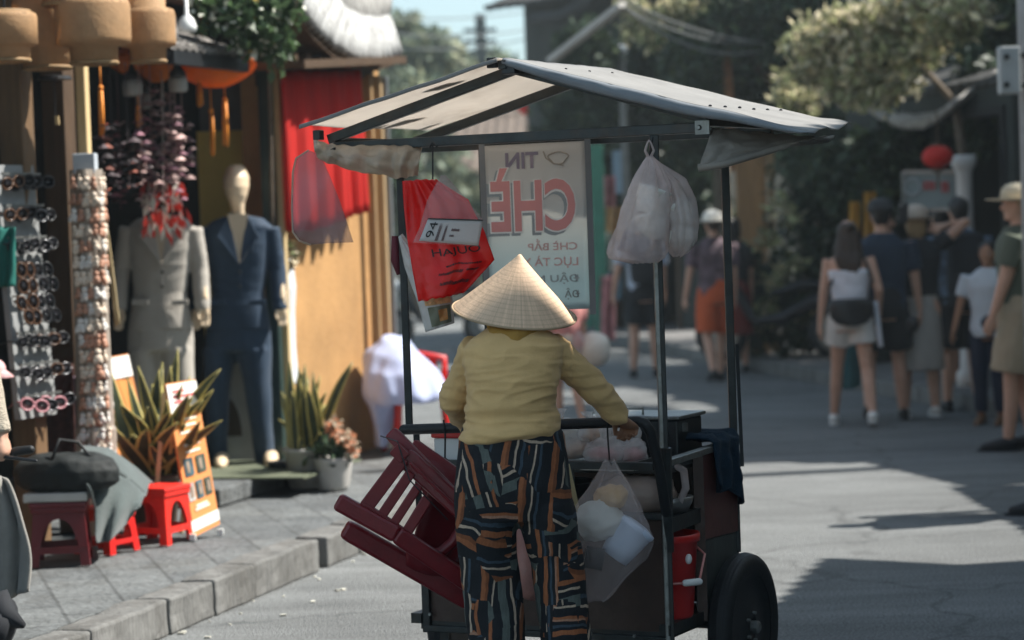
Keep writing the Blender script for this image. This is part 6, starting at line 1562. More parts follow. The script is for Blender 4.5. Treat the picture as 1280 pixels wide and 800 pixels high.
for k, (dy, rr, sg) in enumerate(((0, .019, 0), (7, .017, 1), (2, .014, 0))):
    c = P(643, 405 + dy, wd - .0); pts = [c + V((.072 * math.cos(t), .058 * math.sin(t) - .012, .016 * math.sin(t + .2) - (.012 if math.sin(t) < 0 else 0))) * (1 + .05 * sg) - V((.072 * .05 * sg, 0, 0)) * 0 for t in [2 * PI * i / 26 for i in range(27)]]
    tube(bm, pts, [rr * (1 + .25 * math.sin(i * 1.3 + k)) for i in range(27)], 10)
obj('hood', remesh(bm, .006, 3, lambda c: .003 * nz(c, 30)), mat('ochre_hood', (.40, .22, .045), .85, var=.15, bump=.15, bs=120), wm)
# trousers
bm = BM()
px_loft(bm, [(530, 580, 696, wd - .01, .115), (545, 575, 704, wd - .01, .128), (575, 571, 708, wd - .015, .135), (605, 569, 711, wd - .015, .138), (632, 569, 716, wd - .01, .13), (648, 571, 719, wd - .01, .11)], 40, .92)
px_loft(bm, [(628, 569, 646, wd - .01, .12), (665, 570, 645, wd, .11), (700, 573, 648, wd + .01, .105), (740, 577, 652, wd, .10), (780, 581, 656, wd - .01, .095), (830, 585, 660, wd - .02, .095), (915, 588, 664, wd - .03, .10)], 30)
px_loft(bm, [(628, 643, 716, wd - .01, .12), (665, 652, 722, wd + .0, .11), (700, 663, 729, wd + .02, .105), (740, 668, 732, wd + .02, .10), (780, 672, 736, wd + .01, .095), (830, 676, 741, wd, .095), (915, 680, 748, wd, .10)], 30)
obj('trousers', remesh(bm, .0065, 4, lambda c: .010 * nz((c.x * 9, c.y * 9, c.z * 3.2), 1) + .005 * nz((c.x * 20, c.y * 20, c.z * 14), 1)), M_pants, wm)
bm = BM()
for x3 in (622, 712):
    q = P(x3, 890, wd); tube(bm, [V((q.x, wd - .09, .012)), V((q.x, wd + .02, .012)), V((q.x, wd + .15, .012))], [.042, .045, .035], 10, round_ends=True, flat=.3)
obj('sandal', bm, M_blackplastic, wm, smooth=True)
# conical hat: ribbed cone, tilted slightly back and to the left
hr, hh = .199, .192
ap = P(650, 318, wd + .06); bc = P(643, 389, wd + .075)
ax3 = (ap - bc).normalized(); ax3 = (ax3 + V((0, -.13, 0))).normalized()
hx = V((1, 0, 0)); hx = (hx - ax3 * hx.dot(ax3)).normalized(); hy = ax3.cross(hx)
HM = Matrix((hx, hy, ax3)).transposed()
bm = BM(); rings = []
for j in range(33):
    t = j / 32; r = .004 + (hr - .004) * t; rr = r * (1 + .006 * math.sin(t * 16 * 2 * PI))
    rings.append([ap + HM @ V((rr * math.cos(a), rr * math.sin(a), -hh * t ** .94)) for a in [2 * PI * i / 64 for i in range(64)]])
loft(bm, rings, False); bm.faces.new(list(bm.verts)[:64])
me = as_mesh('conical_hat', bm)
ho = bpy.data.objects.new('conical_hat', me); COL.objects.link(ho); me.materials.append(straw())
inv = HM.inverted().to_4x4(); me.transform(Matrix.Translation(-ap)); me.transform(inv)
ho.parent = wm; ho.matrix_local = Matrix.Translation(ap - wm.location) @ HM.to_4x4()
for p_ in me.polygons: p_.use_smooth = True
sm = ho.modifiers.new('thickness', 'SOLIDIFY'); sm.thickness = .003
bm = BM(); tube(bm, [ap + HM @ V((hr * math.cos(a), hr * math.sin(a), -hh)) for a in [2 * PI * i / 60 for i in range(61)]], .004, 6); o = obj('hat_rim', bm, mat('hat_binding', (.40, .29, .18), .7), wm, smooth=True)

# ---------- other people
def person(label, base, H, face, top, bottom, hair, hat=None, shoe=None, female=False, stride=(0, 0), armL=None, armR=None, skin=None, build=1.0, group=None, lean=0, vox=.011, foot_dx=.0, curl=(14, 22, 16)):
    """local frame: faces +y, x to its right. top=(mat, sleeve 0..1, hem height), bottom=(kind, mat, end height)"""
    t = thing('person', label, 'person', (0, 0, 0), 0, group); skin = skin or M_skin
    s = H / 1.7; sh = (.165 if female else .19) * s * build; hp = .085 * s
    zs, zh, zk = .82 * H, .52 * H, .28 * H
    hc = V((0, .012 + lean * 1.2, .935 * H)); sho = [V((k * sh, lean, zs)) for k in (-1, 1)]; hips = [V((k * hp, 0, zh)) for k in (-1, 1)]
    feet = [V((k * (hp + .01 + foot_dx), stride[i], .055 * s + (.05 * s if stride[i] < -.1 else 0))) for i, k in enumerate((-1, 1))]
    kn = [ik(hips[i], feet[i], .245 * H, .245 * H, (0, 1, 0))[0] for i in (0, 1)]
    dl = lambda k: V((k * (sh + .03 * s), .03, .47 * H))
    hands = [armL or dl(-1), armR or dl(1)]; hands = [V(h) for h in hands]
    el = []; wr = []
    for i in (0, 1):
        pole = (V(((-1, 1)[i] * .35, -1, -.15)))
        e, w = ik(sho[i], hands[i], .172 * H, .15 * H, pole); el.append(e); wr.append(w)
    bm = BM(); at = head(bm, hc, H * .128 / .225)
    tube(bm, [hc - V((0, .02, .03)), V((0, lean - .01, zs + .03 * H)), V((0, lean, zs - .03))], [.048 * s, .052 * s, .07 * s], 12)
    def torso(bm, o, z0=None, z1=None):
        rows = [(zh - .06 * H, .155 * (1.06 if female else 1), .11, 0), (zh, .165 * (1.04 if female else 1), .115, 0), (.60 * H, .14 * (.9 if female else 1.05), .10, lean * .3), (.68 * H, .148 * (.95 if female else 1.1), .105, lean * .6), (.76 * H, .17, .115, lean * .9), (.80 * H, .165, .10, lean), (.835 * H, .11, .075, lean), (.855 * H, .06, .055, lean)]
        if z0: rows = [r for r in rows if r[0] >= z0 - .02 * H]; rows[0] = (z0, *rows[0][1:])
        if z1: rows = [r for r in rows if r[0] <= z1]
        loft(bm, [ering((0, y, z), w * s * build + o, d_ * s * build + o, 22, 0, .9) for z, w, d_, y in rows])
    torso(bm, 0)
    for i in (0, 1):
        tube(bm, [sho[i] + V((0, 0, -.01)), el[i], wr[i]], [.048 * s * build, .038 * s * build, .025 * s], 12)
        tube(bm, [hips[i], kn[i], kn[i].lerp(feet[i], .35) - V((0, .012, 0)), feet[i]], [.082 * s * build, .054 * s, .052 * s, .034 * s], 12)
        f = (wr[i] - el[i]).normalized(); k = (-1, 1)[i]
        hand(bm, wr[i], f, V((-k, .1, 0)) if abs(f.x) < .8 else V((0, 1, 0)), 1 if i == 0 else -1, .95 * s, curl, 28)
    obj('body', remesh(bm, vox, 2), skin, t)
    face_parts(at, H * .128, t)
    # top
    m, sl, hem = top
    fold = lambda c: .008 * nz((c.x * 6, c.y * 6, c.z * 4), 1) + .005 * nz(c, 14)
    bm = BM(); torso(bm, .016, hem * H, .86 * H if sl > 0 else .79 * H)
    if sl > 0:
        for i in (0, 1):
            if sl <= .5: tube(bm, [sho[i] + V((0, 0, -.006)), sho[i].lerp(el[i], sl * 1.6)], [.066 * s * build, .066 * s * build], 14)
            else: tube(bm, [sho[i] + V((0, 0, -.006)), el[i], el[i].lerp(wr[i], min(.95, (sl - .5) * 2))], [.066 * s * build, .056 * s * build, .042 * s], 14)
    obj('top', remesh(bm, vox, 3, fold), m, t)
    if sl == 0:
        bm = BM()
        for k in (-1, 1): tube(bm, [V((k * .075 * s, -.10 * s, .775 * H)), V((k * .08 * s, -.05 * s, .845 * H)), V((k * .08 * s, .06 * s, .835 * H)), V((k * .075 * s, .11 * s, .77 * H))], .008, 6)
        obj('strap', bm, m, t, smooth=True)
    # bottom
    kind, m, ze = bottom; bm = BM()
    if kind == 'skirt':
        loft(bm, [ering((0, 0, z), w, d_, 26) for z, w, d_ in ((.60 * H, .15 * s, .115 * s), (zh, .18 * s, .14 * s), (.4 * H, .195 * s, .165 * s), (ze * H, .215 * s, .19 * s))])
    else:
        wide = 1.25 if kind == 'shorts' else 1.0
        loft(bm, [ering((0, 0, z), w * s * build, d_ * s * build, 24) for z, w, d_ in ((.61 * H, .155, .115), (zh + .02, .182, .135), (zh - .05 * H, .178, .13))])
        for i in (0, 1):
            a, k_, e = hips[i], kn[i], feet[i]; pts = [a, a.lerp(k_, .5)]; rr = [.10 * s * build, .092 * s * wide * build]
            if ze * H < k_.z: pts += [k_, k_.lerp(e, min(1, (k_.z - ze * H) / (k_.z - e.z)))]; rr += [.075 * s * wide, .062 * s * wide]
            else: pts += [a.lerp(k_, (a.z - ze * H) / (a.z - k_.z))]; rr += [.088 * s * wide * build]
            tube(bm, pts, rr, 16)
    obj({'skirt': 'skirt', 'shorts': 'shorts', 'trousers': 'trousers'}[kind], remesh(bm, vox, 3, lambda c: .008 * nz((c.x * 9, c.y * 9, c.z * 3), 1) + .004 * nz(c, 16)), m, t)
    # shoes
    if shoe:
        for i in (0, 1):
            f = feet[i]; z0 = f.z - .055 * s; bm = BM()
            pit = .5 if stride[i] < -.1 else 0
            pts = [f + V((0, -.05, -.0)), f + V((0, 0, .0)), f + V((0, .08, -.022 - pit * .03)), f + V((0, .16, -.034 - pit * .05))]
            tube(bm, pts, [.038 * s, .045 * s, .042 * s, .030 * s], 12, round_ends=True)
            sp = obj('shoe', bm, shoe, t, smooth=True)
            bm = BM(); tube(bm, [f + V((0, -.06, -.043)), f + V((0, .08, -.047 - pit * .03)), f + V((0, .185, -.048 - pit * .05))], [.040 * s, .043 * s, .030 * s], 12, round_ends=True, flat=.3); obj('sole', bm, M_white if shoe.name.startswith('white') else M_black, sp, smooth=True)
    # hair
    if hair:
        kind, hm = hair; h = H * .128; bm = BM()
        rg = [ (-.02, .36, .38, -.10), (.10, .385, .43, -.07), (.24, .38, .45, -.06), (.36, .33, .41, -.06), (.46, .23, .29, -.06), (.53, .09, .11, -.06)]
        loft(bm, [[at(w * math.cos(a), l * math.sin(a) * (1 if math.sin(a) < 0 else .86) + o_, z) for a in [2 * PI * i / 24 for i in range(24)]] for z, w, l, o_ in rg])
        loft(bm, [[at(w * math.cos(a), l * math.sin(a) + o_, z) for a in [2 * PI * i / 18 for i in range(18)]] for z, w, l, o_ in ((-.34, .18, .10, -.22), (-.2, .28, .18, -.24), (.0, .34, .26, -.20), (.2, .36, .3, -.15))])
        if kind == 'long':
            loft(bm, [[at(w * math.cos(a), l * math.sin(a) + o_, z) for a in [2 * PI * i / 20 for i in range(20)]] for z, w, l, o_ in ((-1.85, .10, .05, -.50), (-1.65, .32, .11, -.52), (-1.25, .50, .17, -.50), (-.85, .56, .20, -.44), (-.45, .52, .26, -.32), (.0, .43, .32, -.18), (.2, .37, .3, -.12))])
        if kind == 'bob':
            loft(bm, [[at(w * math.cos(a), l * math.sin(a) + o_, z) for a in [2 * PI * i / 20 for i in range(20)]] for z, w, l, o_ in ((-.62, .22, .14, -.2), (-.5, .33, .22, -.18), (-.2, .39, .30, -.15), (.1, .38, .32, -.1))])
        obj('hair', remesh(bm, .009, 1, lambda c: .010 * nz((c.x * 26, c.y * 26, c.z * 7), 1) + (.02 * nz((c.x * 7, c.y * 7, c.z * 9), 1) if kind == 'long' else 0)), hm, t)
    if hat:
        kind, hm = hat; h = H * .128; bm = BM(); c0 = at(0, -.06, .12)
        lathe(bm, [(.45 * h, .0), (.46 * h, .12 * h), (.42 * h, .32 * h), (.30 * h, .45 * h), (.12 * h, .50 * h), (.004, .51 * h)], c0, 28)
        for v in bm.verts: v.co.y = c0.y + (v.co.y - c0.y) * 1.12
        if kind == 'cap':
            q = at(0, .38, .16); grid(bm, lambda u, v: q + V(((u - .5) * .62 * h * (1 - .25 * v * v), (.42 * v - .28 * (2 * u - 1) ** 2) * h, -.06 * h * v - .08 * h * (2 * u - 1) ** 2)), 10, 5)
        else:
            bw_ = .95 if kind == 'wide' else .70
            lathe(bm, [(.45 * h, .015 * h), (.62 * h, -.02 * h), (bw_ * h, .02 * h), (bw_ * h, .045 * h), (.62 * h, .01 * h), (.45 * h, .05 * h)], c0, 28)
        obj('hat', bm, hm, t, smooth=True, solid=.003)
    t.location = base; t.rotation_euler = (0, 0, face)
    return t
def gz(px, py, z=0.0):
    return G(px, py, z)
M_teeN = mat('navy_tee', (.018, .032, .055), .85, var=.12); M_blacktee = mat('black_tee', (.014, .016, .02), .85, var=.15)
M_wtank = mat('white_tank', (.66, .68, .74), .8, var=.06); M_wshort = mat('white_shorts', (.60, .58, .55), .8, var=.08)
M_shblack = mat('black_shorts', (.013, .015, .018), .85, var=.2); M_gskirt = mat('grey_beige_skirt', (.33, .30, .27), .85, var=.1)
M_wshoe = mat('white_shoe', (.70, .70, .68), .6, var=.06); M_bshoe = mat('black_shoe', (.013, .013, .014), .6, var=.2)
M_olive = mat('olive_polo', (.085, .10, .072), .85, var=.12); M_khaki = mat('khaki_shorts', (.36, .29, .20), .85, var=.1)
M_floral = mat('blue_floral_shirt', (.10, .15, .22), .8, var=.9, vs=16); M_boytee = mat('pale_boy_tee', (.48, .52, .56), .8, var=.08)
M_navytr = mat('navy_trousers', (.018, .024, .042), .85, var=.15); M_capbeige = mat('beige_bucket_hat', (.46, .38, .31), .85, var=.12, bump=.2, bs=60)
M_hatpale = mat('pale_sun_hat', (.50, .43, .31), .8, var=.12)
CR = 'tourists walking along the right of the street'
g = gz(1067, 533); girl = person('girl with long dark hair in white tank top and shorts with a black bag', g, 1.62, R(-8), (M_wtank, 0, .60), ('shorts', M_wshort, .42), ('long', M_hairbrown), shoe=M_wshoe, female=True, stride=(.20, -.22), foot_dx=.06, armL=(-.24, .02, .80), armR=(.22, .05, .86), group=CR)
c = girl.location
bgb = thing('shoulder_bag', 'black crescent shoulder bag hanging at the back of the girl in white', 'bag', c + V((0, -.2, .82)), 0)
bm = BM(); loft(bm, [ering(c + V((-.02, -.20, z)), w, .055, 20) for z, w in ((.80, .05), (.82, .12), (.87, .165), (.95, .18), (1.00, .165), (1.01, .12))]); obj('body', bm, M_blackplastic, bgb, smooth=True)
bm = BM(); tube(bm, [c + V((.12, -.18, 1.0)), c + V((.16, -.14, 1.15)), c + V((.10, -.06, 1.36)), c + V((-.02, .04, 1.36)), c + V((-.17, -.08, 1.1)), c + V((-.17, -.18, .98))], .012, 6); obj('strap', bm, M_black, bgb)
bm = BM(); grid(bm, lambda u, v: c + V((.17 + .03 * v + .03 * u, -.12 + .02 * math.sin(u * 9), .98 - .36 * v)), 6, 10); solo('white_scarf', bm, M_wtank, 'white scarf end hanging at the right hip of the girl in white', 'scarf', solid=.01, smooth=True)
g = gz(1108, 527); person('man in a navy tee shirt, black shorts and dark cap behind the girl', g, 1.76, R(-4), (M_teeN, .5, .47), ('shorts', M_shblack, .33), ('short', M_hairblack), hat=('cap', mat('dark_cap', (.03, .033, .036), .8)), shoe=M_bshoe, stride=(-.14, .12), armR=(.30, .08, .86), build=1.08, foot_dx=.05, group=CR)
bm = BM(); q = gz(1062, 470, .0); q = P(1061, 455, 19.6); loft(bm, [ering(q + V((0, 0, z)), w, .05, 14) for z, w in ((-.20, .05), (-.18, .09), (.0, .10), (.16, .09), (.17, .05))]); solo('teal_stand_in', bm, mat('teal_stand_in_cloth', (.03, .14, .17), .7, var=.2), 'teal bag shape standing in for a teal clad child behind the girl', 'bag', smooth=True)  # stand-in shape for a child in teal trousers
bm = BM(); q = P(1141, 405, 18.85); ball(bm, q, .05, .05, .07, 8); solo('camera', bm, M_blackplastic, 'small black camera held by the man in the navy tee shirt', 'camera', smooth=True)
g = gz(1151, 522); person('fair haired woman in a black tee shirt and grey skirt raising a phone', g, 1.70, R(2), (M_blacktee, .25, .58), ('skirt', M_gskirt, .23), ('bob', M_hairblond), hat=('bucket', M_capbeige), shoe=mat('white_sandal', (.55, .52, .48), .6), female=True, build=1.1, armL=(-.21, .12, 1.60), armR=(.26, .16, 1.54), foot_dx=.03, group=CR)
q = P(1129, 266, 18.9); ph = thing('phone', 'dark phone held up by the fair haired woman', 'phone', q); bm = BM(); box(bm, q, (.078, .012, .155), Matrix.Rotation(R(4), 3, 'Y')); obj('body', bm, M_blackplastic, ph, bevel=.004); bm = BM(); box(bm, q + V((-.018, -.009, .06)), (.03, .006, .02)); obj('camera_bump', bm, M_steelpale, ph)
g = gz(1205, 514); bp_ = person('man in a blue patterned shirt and dark shorts wearing a black backpack', g, 1.77, R(6), (M_floral, .45, .50), ('shorts', M_shblack, .30), ('short', M_hairblack), shoe=M_bshoe, stride=(.0, .05), armL=(-.27, .04, .82), build=1.08, foot_dx=.04, group=CR)
c = bp_.location; bk_ = thing('backpack', 'large black backpack on the back of the man in the patterned shirt', 'backpack', c + V((0, -.25, .95)))
bm = BM(); loft(bm, [ering(c + V((.02, -.23, z)), w, d_, 22, 0, .7) for z, w, d_ in ((.86, .12, .06), (.90, .16, .10), (1.1, .175, .12), (1.35, .165, .11), (1.46, .13, .08), (1.49, .07, .04))]); obj('body', remesh(bm, .012, 3, lambda c_: .006 * nz(c_, 12)), M_blacktee, bk_)
bm = BM(); loft(bm, [ering(c + V((.02, -.335, z)), .12, .045, 16, 0, .7) for z in (.93, 1.0, 1.13, 1.16)]); obj('pocket', bm, M_shblack, bk_, smooth=True)
g = gz(1190, 505); person('dark haired man mostly hidden between the phone woman and the backpack man', g + V((.10, .9, 0)), 1.70, R(0), (M_blacktee, .4, .5), ('shorts', M_shblack, .3), ('short', M_hairblack), shoe=M_bshoe, group=CR)
g = gz(1240, 530); person('boy in a pale tee shirt and navy trousers facing the camera', g, 1.42, R(155), (M_boytee, .45, .48), ('trousers', M_navytr, .07), ('short', M_hairblack), shoe=mat('brown_shoe', (.16, .09, .05), .6), skin=M_skintan, armR=(.30, .05, .62), group=CR)
g = gz(1280, 562); person('heavy man in an olive polo, khaki shorts and sun hat at the right edge', g, 1.82, R(75), (M_olive, .45, .46), ('shorts', M_khaki, .30), ('short', M_hairblond), hat=('wide', M_hatpale), shoe=M_bshoe, build=1.22, stride=(.1, -.05), armL=(-.22, .2, .86), group=CR)
g = G(1308, 640); q = person('walker cut by the right edge with only a dark shoe showing', G(1362, 640), 1.72, R(80), (M_olive, .5, .5), ('trousers', M_navytr, .06), ('short', M_hairblack), shoe=M_bshoe, stride=(.25, -.2), group=CR)
# people further down the street
g = G(808, 472); q = person('person with a dark backpack over a pale blue shirt seen between the posts', g, 1.74, R(5), (mat('pale_blue_shirt', (.42, .48, .58), .8), .5, .50), ('shorts', M_shblack, .33), ('short', M_hairblack), shoe=M_bshoe, stride=(.05, .1), armL=(-.32, .0, .9), foot_dx=.03)
c = q.location; bk2 = thing('backpack', 'dark backpack on the person in pale blue between the posts', 'backpack', c + V((0, -.22, .95)))
bm = BM(); loft(bm, [ering(c + V((0, -.22, z)), w, d_, 20, 0, .7) for z, w, d_ in ((1.0, .10, .06), (1.05, .14, .10), (1.25, .15, .11), (1.42, .12, .08), (1.46, .06, .04))]); obj('body', bm, M_blacktee, bk2, smooth=True)
g = G(897, 478); q = person('walker in a white sun hat, dark plaid shirt and orange shorts beyond the right post', g, 1.72, R(12), (mat('plaid_shirt', (.11, .075, .09), .8, var=.7, vs=12), .5, .47), ('shorts', mat('orange_shorts', (.50, .09, .025), .8), .30), ('short', M_hairbrown), hat=('wide', mat('white_sun_hat', (.62, .60, .55), .8)), shoe=M_bshoe, stride=(-.2, .2), armL=(-.30, .05, .86))
g = G(921, 474); person('walker in dark clothes and a maroon skirt partly hidden beyond the right post', g + V((.1, 1.0, 0)), 1.66, R(8), (M_blacktee, .5, .5), ('skirt', mat('maroon_skirt', (.16, .025, .02), .8), .25), ('bob', M_hairblack), shoe=M_bshoe, female=True)
# pink clad vendor crouched beyond the cart
g = G(712, 540); vend = person('person in pink with a pale bag walking ahead of the cart', g, 1.30, R(15), (mat('pink_shirt', (.62, .26, .24), .8, var=.12), .5, .52), ('shorts', mat('beige_shorts', (.48, .40, .34), .8), .34), ('short', M_hairblack), hat=('bucket', mat('rose_hat', (.50, .20, .20), .8, var=.1)), shoe=mat('white_slipper', (.6, .56, .52), .6), female=True, stride=(.05, -.14), group=None)
bm = BM(); q = P(744, 437, g.y); ball(bm, q, .125, .12, .145, 14); rough_up(bm, .012, 9, 5); px_ = solo('white_sack', bm, mat('pale_sack', (.70, .64, .56), .6, var=.08), 'round white sack carried by the person in pink', 'sack', smooth=True)
bm = BM(); q = P(722, 428, g.y - .05); ball(bm, q, .06, .06, .10, 10); solo('plastic_bag', bm, M_bagwhite, 'small pale bag beside the round white sack', 'bag', smooth=True)

# ---------- cyclist cut by the left edge
cb = P(-60, 700, 9.42); cb.z = KZ
grip_at = P(6, 553, 9.22) - cb; grip_at = Matrix.Rotation(R(20), 3, 'Z') @ grip_at
M_knit = mat('cream_knit', (.50, .44, .35), .9, var=.12, vs=20, bump=.9, bs=75, stretch=(1, 1, 3))
cy = person('person in a cream knit cardigan gripping a bicycle handle at the left edge', cb, 1.5, R(-20), (M_knit, 1.0, .44), ('trousers', M_shblack, .06), ('long', M_hairblack), shoe=M_bshoe, female=True, armR=grip_at, armL=(-.2, .05, .72), curl=(45, 55, 40))
def wl(x, y, z): return cb + V((x, y, z))
tl_ = [P(-30, 560, 9.35), P(-10, 590, 9.3), P(8, 600, 9.28)]
bl2 = [P(-40, 755, 9.35), P(6, 750, 9.28), P(37, 738, 9.2)]
M_coat = mat('grey_beige_wool', (.21, .20, .18), .92, var=.15, vs=14, bump=.12, bs=120, sheen=.2)
def coat(u, v):
    p = pl(tl_, u).lerp(pl(bl2, u), v); return p + V((.045 * math.sin(PI * v) * u, -.035 * math.sin(u * 13 + v * 1.5), 0)) + V((.015, .015, 0)) * nz((u * 3, v * 1.5, 4), 1.4)
bm = BM(); grid(bm, coat, 24, 30); obj_c = solo('coat', bm, M_coat, 'grey beige coat tail hanging below the cream knit sleeve at the left edge', 'coat', smooth=True, solid=.012)
bm = BM(); ball(bm, P(-8, 778, 9.1), .09, .10, .10, 14); rough_up(bm, .03, 9, 2); tube(bm, [P(-8, 752, 9.1), P(8, 772, 9.08), P(30, 782, 9.05)], [.07, .05, .012], 10); solo('black_bag', bm, M_blacktee, 'black cloth bag hanging low at the left edge below the coat', 'bag', smooth=True)
bi = thing('bicycle', 'black bicycle at the left edge with only its handle grip in view', 'bicycle', P(-120, 800, 9.3))
hq = P(20, 568, 9.22); st = P(-85, 575, 9.5)
bm = BM(); tube(bm, [st, st.lerp(hq, .5) + V((0, 0, .02)), hq], .013, 10); tube(bm, [P(-190, 570, 9.75), st], .013, 10); obj('handlebar', bm, M_steel, bi, smooth=True)
bm = BM(); tube(bm, [P(8, 568, 9.25), P(22, 564, 9.22), P(38, 562, 9.2)], [.017, .018, .017], 12, round_ends=True); obj('grip', bm, M_black, bi, smooth=True)
bm = BM(); tube(bm, [P(-20, 572, 9.28), P(5, 571, 9.2), P(45, 576, 9.14)], [.008, .008, .006], 8, round_ends=True); obj('brake_lever', bm, M_blackplastic, bi, smooth=True)
fwv = V((.25, -.95, 0)).normalized()
w1 = V((st.x, st.y, KZ + .33)) + fwv * .25; w2 = w1 - fwv * 1.05
for wc in (w1, w2):
    axm = Matrix((fwv, V((0, 0, 1)), fwv.cross(V((0, 0, 1))))).transposed()
    bm = BM(); lathe(bm, [(.30, -.016), (.32, -.02), (.335, 0), (.32, .02), (.30, .016)], wc, 40, ax=axm)
    wh = obj('wheel', bm, M_black, bi, smooth=True)
    bm = BM()
    for k in range(16):
        a = 2 * PI * k / 16; tube(bm, [wc, wc + axm @ V((.305 * math.cos(a), .305 * math.sin(a), 0))], .002, 4)
    obj('spoke', bm, M_steelpale, wh)
hd = st - V((0, 0, .12)); bbk = w1.lerp(w2, .55) - V((0, 0, .05)); se = bbk + V((0, 0, .45)) - fwv * .12
bm = BM()
for a, b in ((w1, hd), (hd, st), (hd, bbk), (hd - V((0, 0, .03)), se), (bbk, se), (bbk, w2), (se, w2)): tube(bm, [a, b], .015, 8)
obj('frame', bm, M_steel, bi, smooth=True)
bm = BM(); tube(bm, [se + fwv * .12 + V((0, 0, .1)), se + V((0, 0, .1)), se - fwv * .14 + V((0, 0, .11))], [.025, .05, .08], 12, round_ends=True, flat=.5); obj('saddle', bm, M_black, bi, smooth=True)
# ================================================================== RIGHT SIDE AND FAR END
M_wallgrey = mat('grey_plaster', (.20, .20, .19), .9, var=.25, vs=2, dirt=.5, bump=.15, bs=20)
M_wallyel = mat('faded_yellow_plaster', (.42, .30, .11), .9, var=.25, vs=2, dirt=.5, dirtcol=(.16, .12, .07), bump=.15, bs=20)
M_wallcream = mat('cream_plaster', (.50, .45, .34), .9, var=.2, vs=2, dirt=.45, dirtcol=(.22, .2, .16))
M_walldark = mat('dark_plaster', (.022, .028, .025), .9, var=.35, vs=2)  # dark base colour with random variation
M_farroof = mat('dull_brown_tile', (.13, .10, .08), .9, var=.4, vs=4)
M_green = mat('green_paint', (.05, .21, .14), .6, var=.2)
ang_s = math.atan2(sd.y, sd.x)
# unseen houses on the right, roof heights shaped to throw shade over the road
def right_house(name, label, ex, ey, h, w, dep, roof_h, wallm, eave=.5, ops=(), rz=None):
    """(ex, ey): far end of the eave line; front faces the street (left)"""
    rz = (-(PI / 2 - (ang_s - PI / 2 + PI / 2)) if False else ang_s + PI) if rz is None else rz
    d = V((math.cos(rz), math.sin(rz), 0)); inn = V((-d.y, d.x, 0))
    base = V((ex, ey, 0)) + inn * eave
    return house(name, label, base, rz, w, dep, h + eave * roof_h / (dep / 2), wallm, M_clay, roof_h, eave, ops)
right_house('tall_shade_house', 'unseen tall grey house added beside the camera to shade the cart', 4.1, 8.55, 7.6, 6.5, 5, 1.3, M_wallgrey, ops=[('door', .8, 2.0, 0, 2.3), ('window', 2.8, 3.8, .9, 2.1)])  # unseen, added to put the woman and cart in shade
right_house('narrow_shade_house', 'unseen narrow cream house added beside the tall grey house to shade the cart side', 4.3, 9.5, 5.5, .95, 5, 1.0, M_wallcream)  # unseen, added to shade the cart side but not its roof
op = [('door', .8, 2.0, 0, 2.3), ('window', 2.8, 3.8, .9, 2.1)]
right_house('house', 'grey plastered house right of the camera shading the near road', 5.04, 12.15, 4.30, 2.6, 5, 1.3, M_wallgrey, ops=op)
right_house('house', 'low yellow shophouse right of the road next to the grey plastered house', 5.5, 14.85, 3.4, 2.5, 5, .9, M_wallyel, ops=[('door', .6, 1.9, 0, 2.3)], rz=R(-90))
bm = BM(); bar(bm, (5.5, 13.9, 3.22), (4.58, 13.75, 3.22), .10); solo('shadow_beam', bm, M_wooddark, 'unseen dark beam over the road from the low yellow shophouse, set for its shadow bar', 'beam')  # unseen beam, placed so its shadow bar crosses the road
right_house('house', 'cream shophouse right of the road behind the low yellow shophouse', 5.35, 18.2, 3.95, 2.9, 5, 1.2, M_wallcream, ops=op[:1], rz=R(-77))
right_house('tall_shade_house', 'two storey dark house right of the road shading the tourists', 5.75, 21.85, 6.5, 3.2, 6, 1.3, M_walldark, ops=op[:1])
# low vine covered shop on the right
v0, v1 = P(1270, 300, 20.6), P(1062, 300, 24.8)
dv = (v0 - v1); dv.z = 0; wv = dv.length; rzv = math.atan2(dv.y, dv.x)
vs_ = house('vine_shop', 'low dark shopfront with curved tile roof under a sunlit flowering vine', V((v1.x, v1.y, .1)), rzv, wv, 4.0, 2.62, M_walldark, mat('dark_old_tile', (.045, .045, .043), .9, var=.4, vs=6), .6, .0, [('open', .15, wv - .15, 0, 2.45)], cat='shop', framem=M_dark)
ev2 = [P(1068, 118, 24.4), P(1085, 138, 24.0), P(1105, 152, 23.4), P(1128, 160, 22.8), P(1152, 160, 22.2), P(1172, 150, 21.7), P(1190, 134, 21.3)]
rg2 = [p + V((.5, .3, .30)) for p in ev2]
bm = BM(); grid(bm, lambda u, v: pl(ev2, u).lerp(pl(rg2, u), v) + V((-.3, -.5, .6)) * .045 * (.5 + .5 * math.cos(2 * PI * u * 26)), 200, 6)
ce = solo('tile_canopy', bm, M_clay, 'scalloped grey tile canopy below the sunlit vine', 'canopy', smooth=True, solid=.04)
cl = [(P(x, y, d), (r, r, r * .75)) for x, y, d, r in [(1060, 60, 22.6, .26), (1085, 50, 22.4, .3), (1110, 45, 22.3, .32), (1140, 40, 22.2, .3), (1170, 28, 22.0, .28), (1195, 15, 21.8, .25), (1215, 0, 21.6, .25), (1100, 75, 22.4, .3), (1080, 90, 22.6, .26), (1130, 80, 22.2, .3), (1150, 105, 22.1, .24), (1120, 118, 22.3, .24), (1095, 115, 22.5, .2), (1060, 100, 22.8, .2), (1030, 105, 23.4, .15), (1022, 125, 23.6, .12), (1160, 70, 22.0, .22), (1190, 75, 21.8, .2), (1215, 62, 21.6, .16), (1240, 40, 21.4, .2), (1050, 130, 23.4, .15), (1180, 110, 21.8, .13), (1145, 125, 22.0, .15), (1255, 20, 21.2, .2), (1225, 35, 21.4, .2)]]
cl = [(p + V((-.35, -.25, .04)), r) for p, r in cl]
t = thing('flowering_vine', 'pale sunlit flowering vine heaped over the scalloped tile canopy', 'vine', P(1130, 165, 22.4))
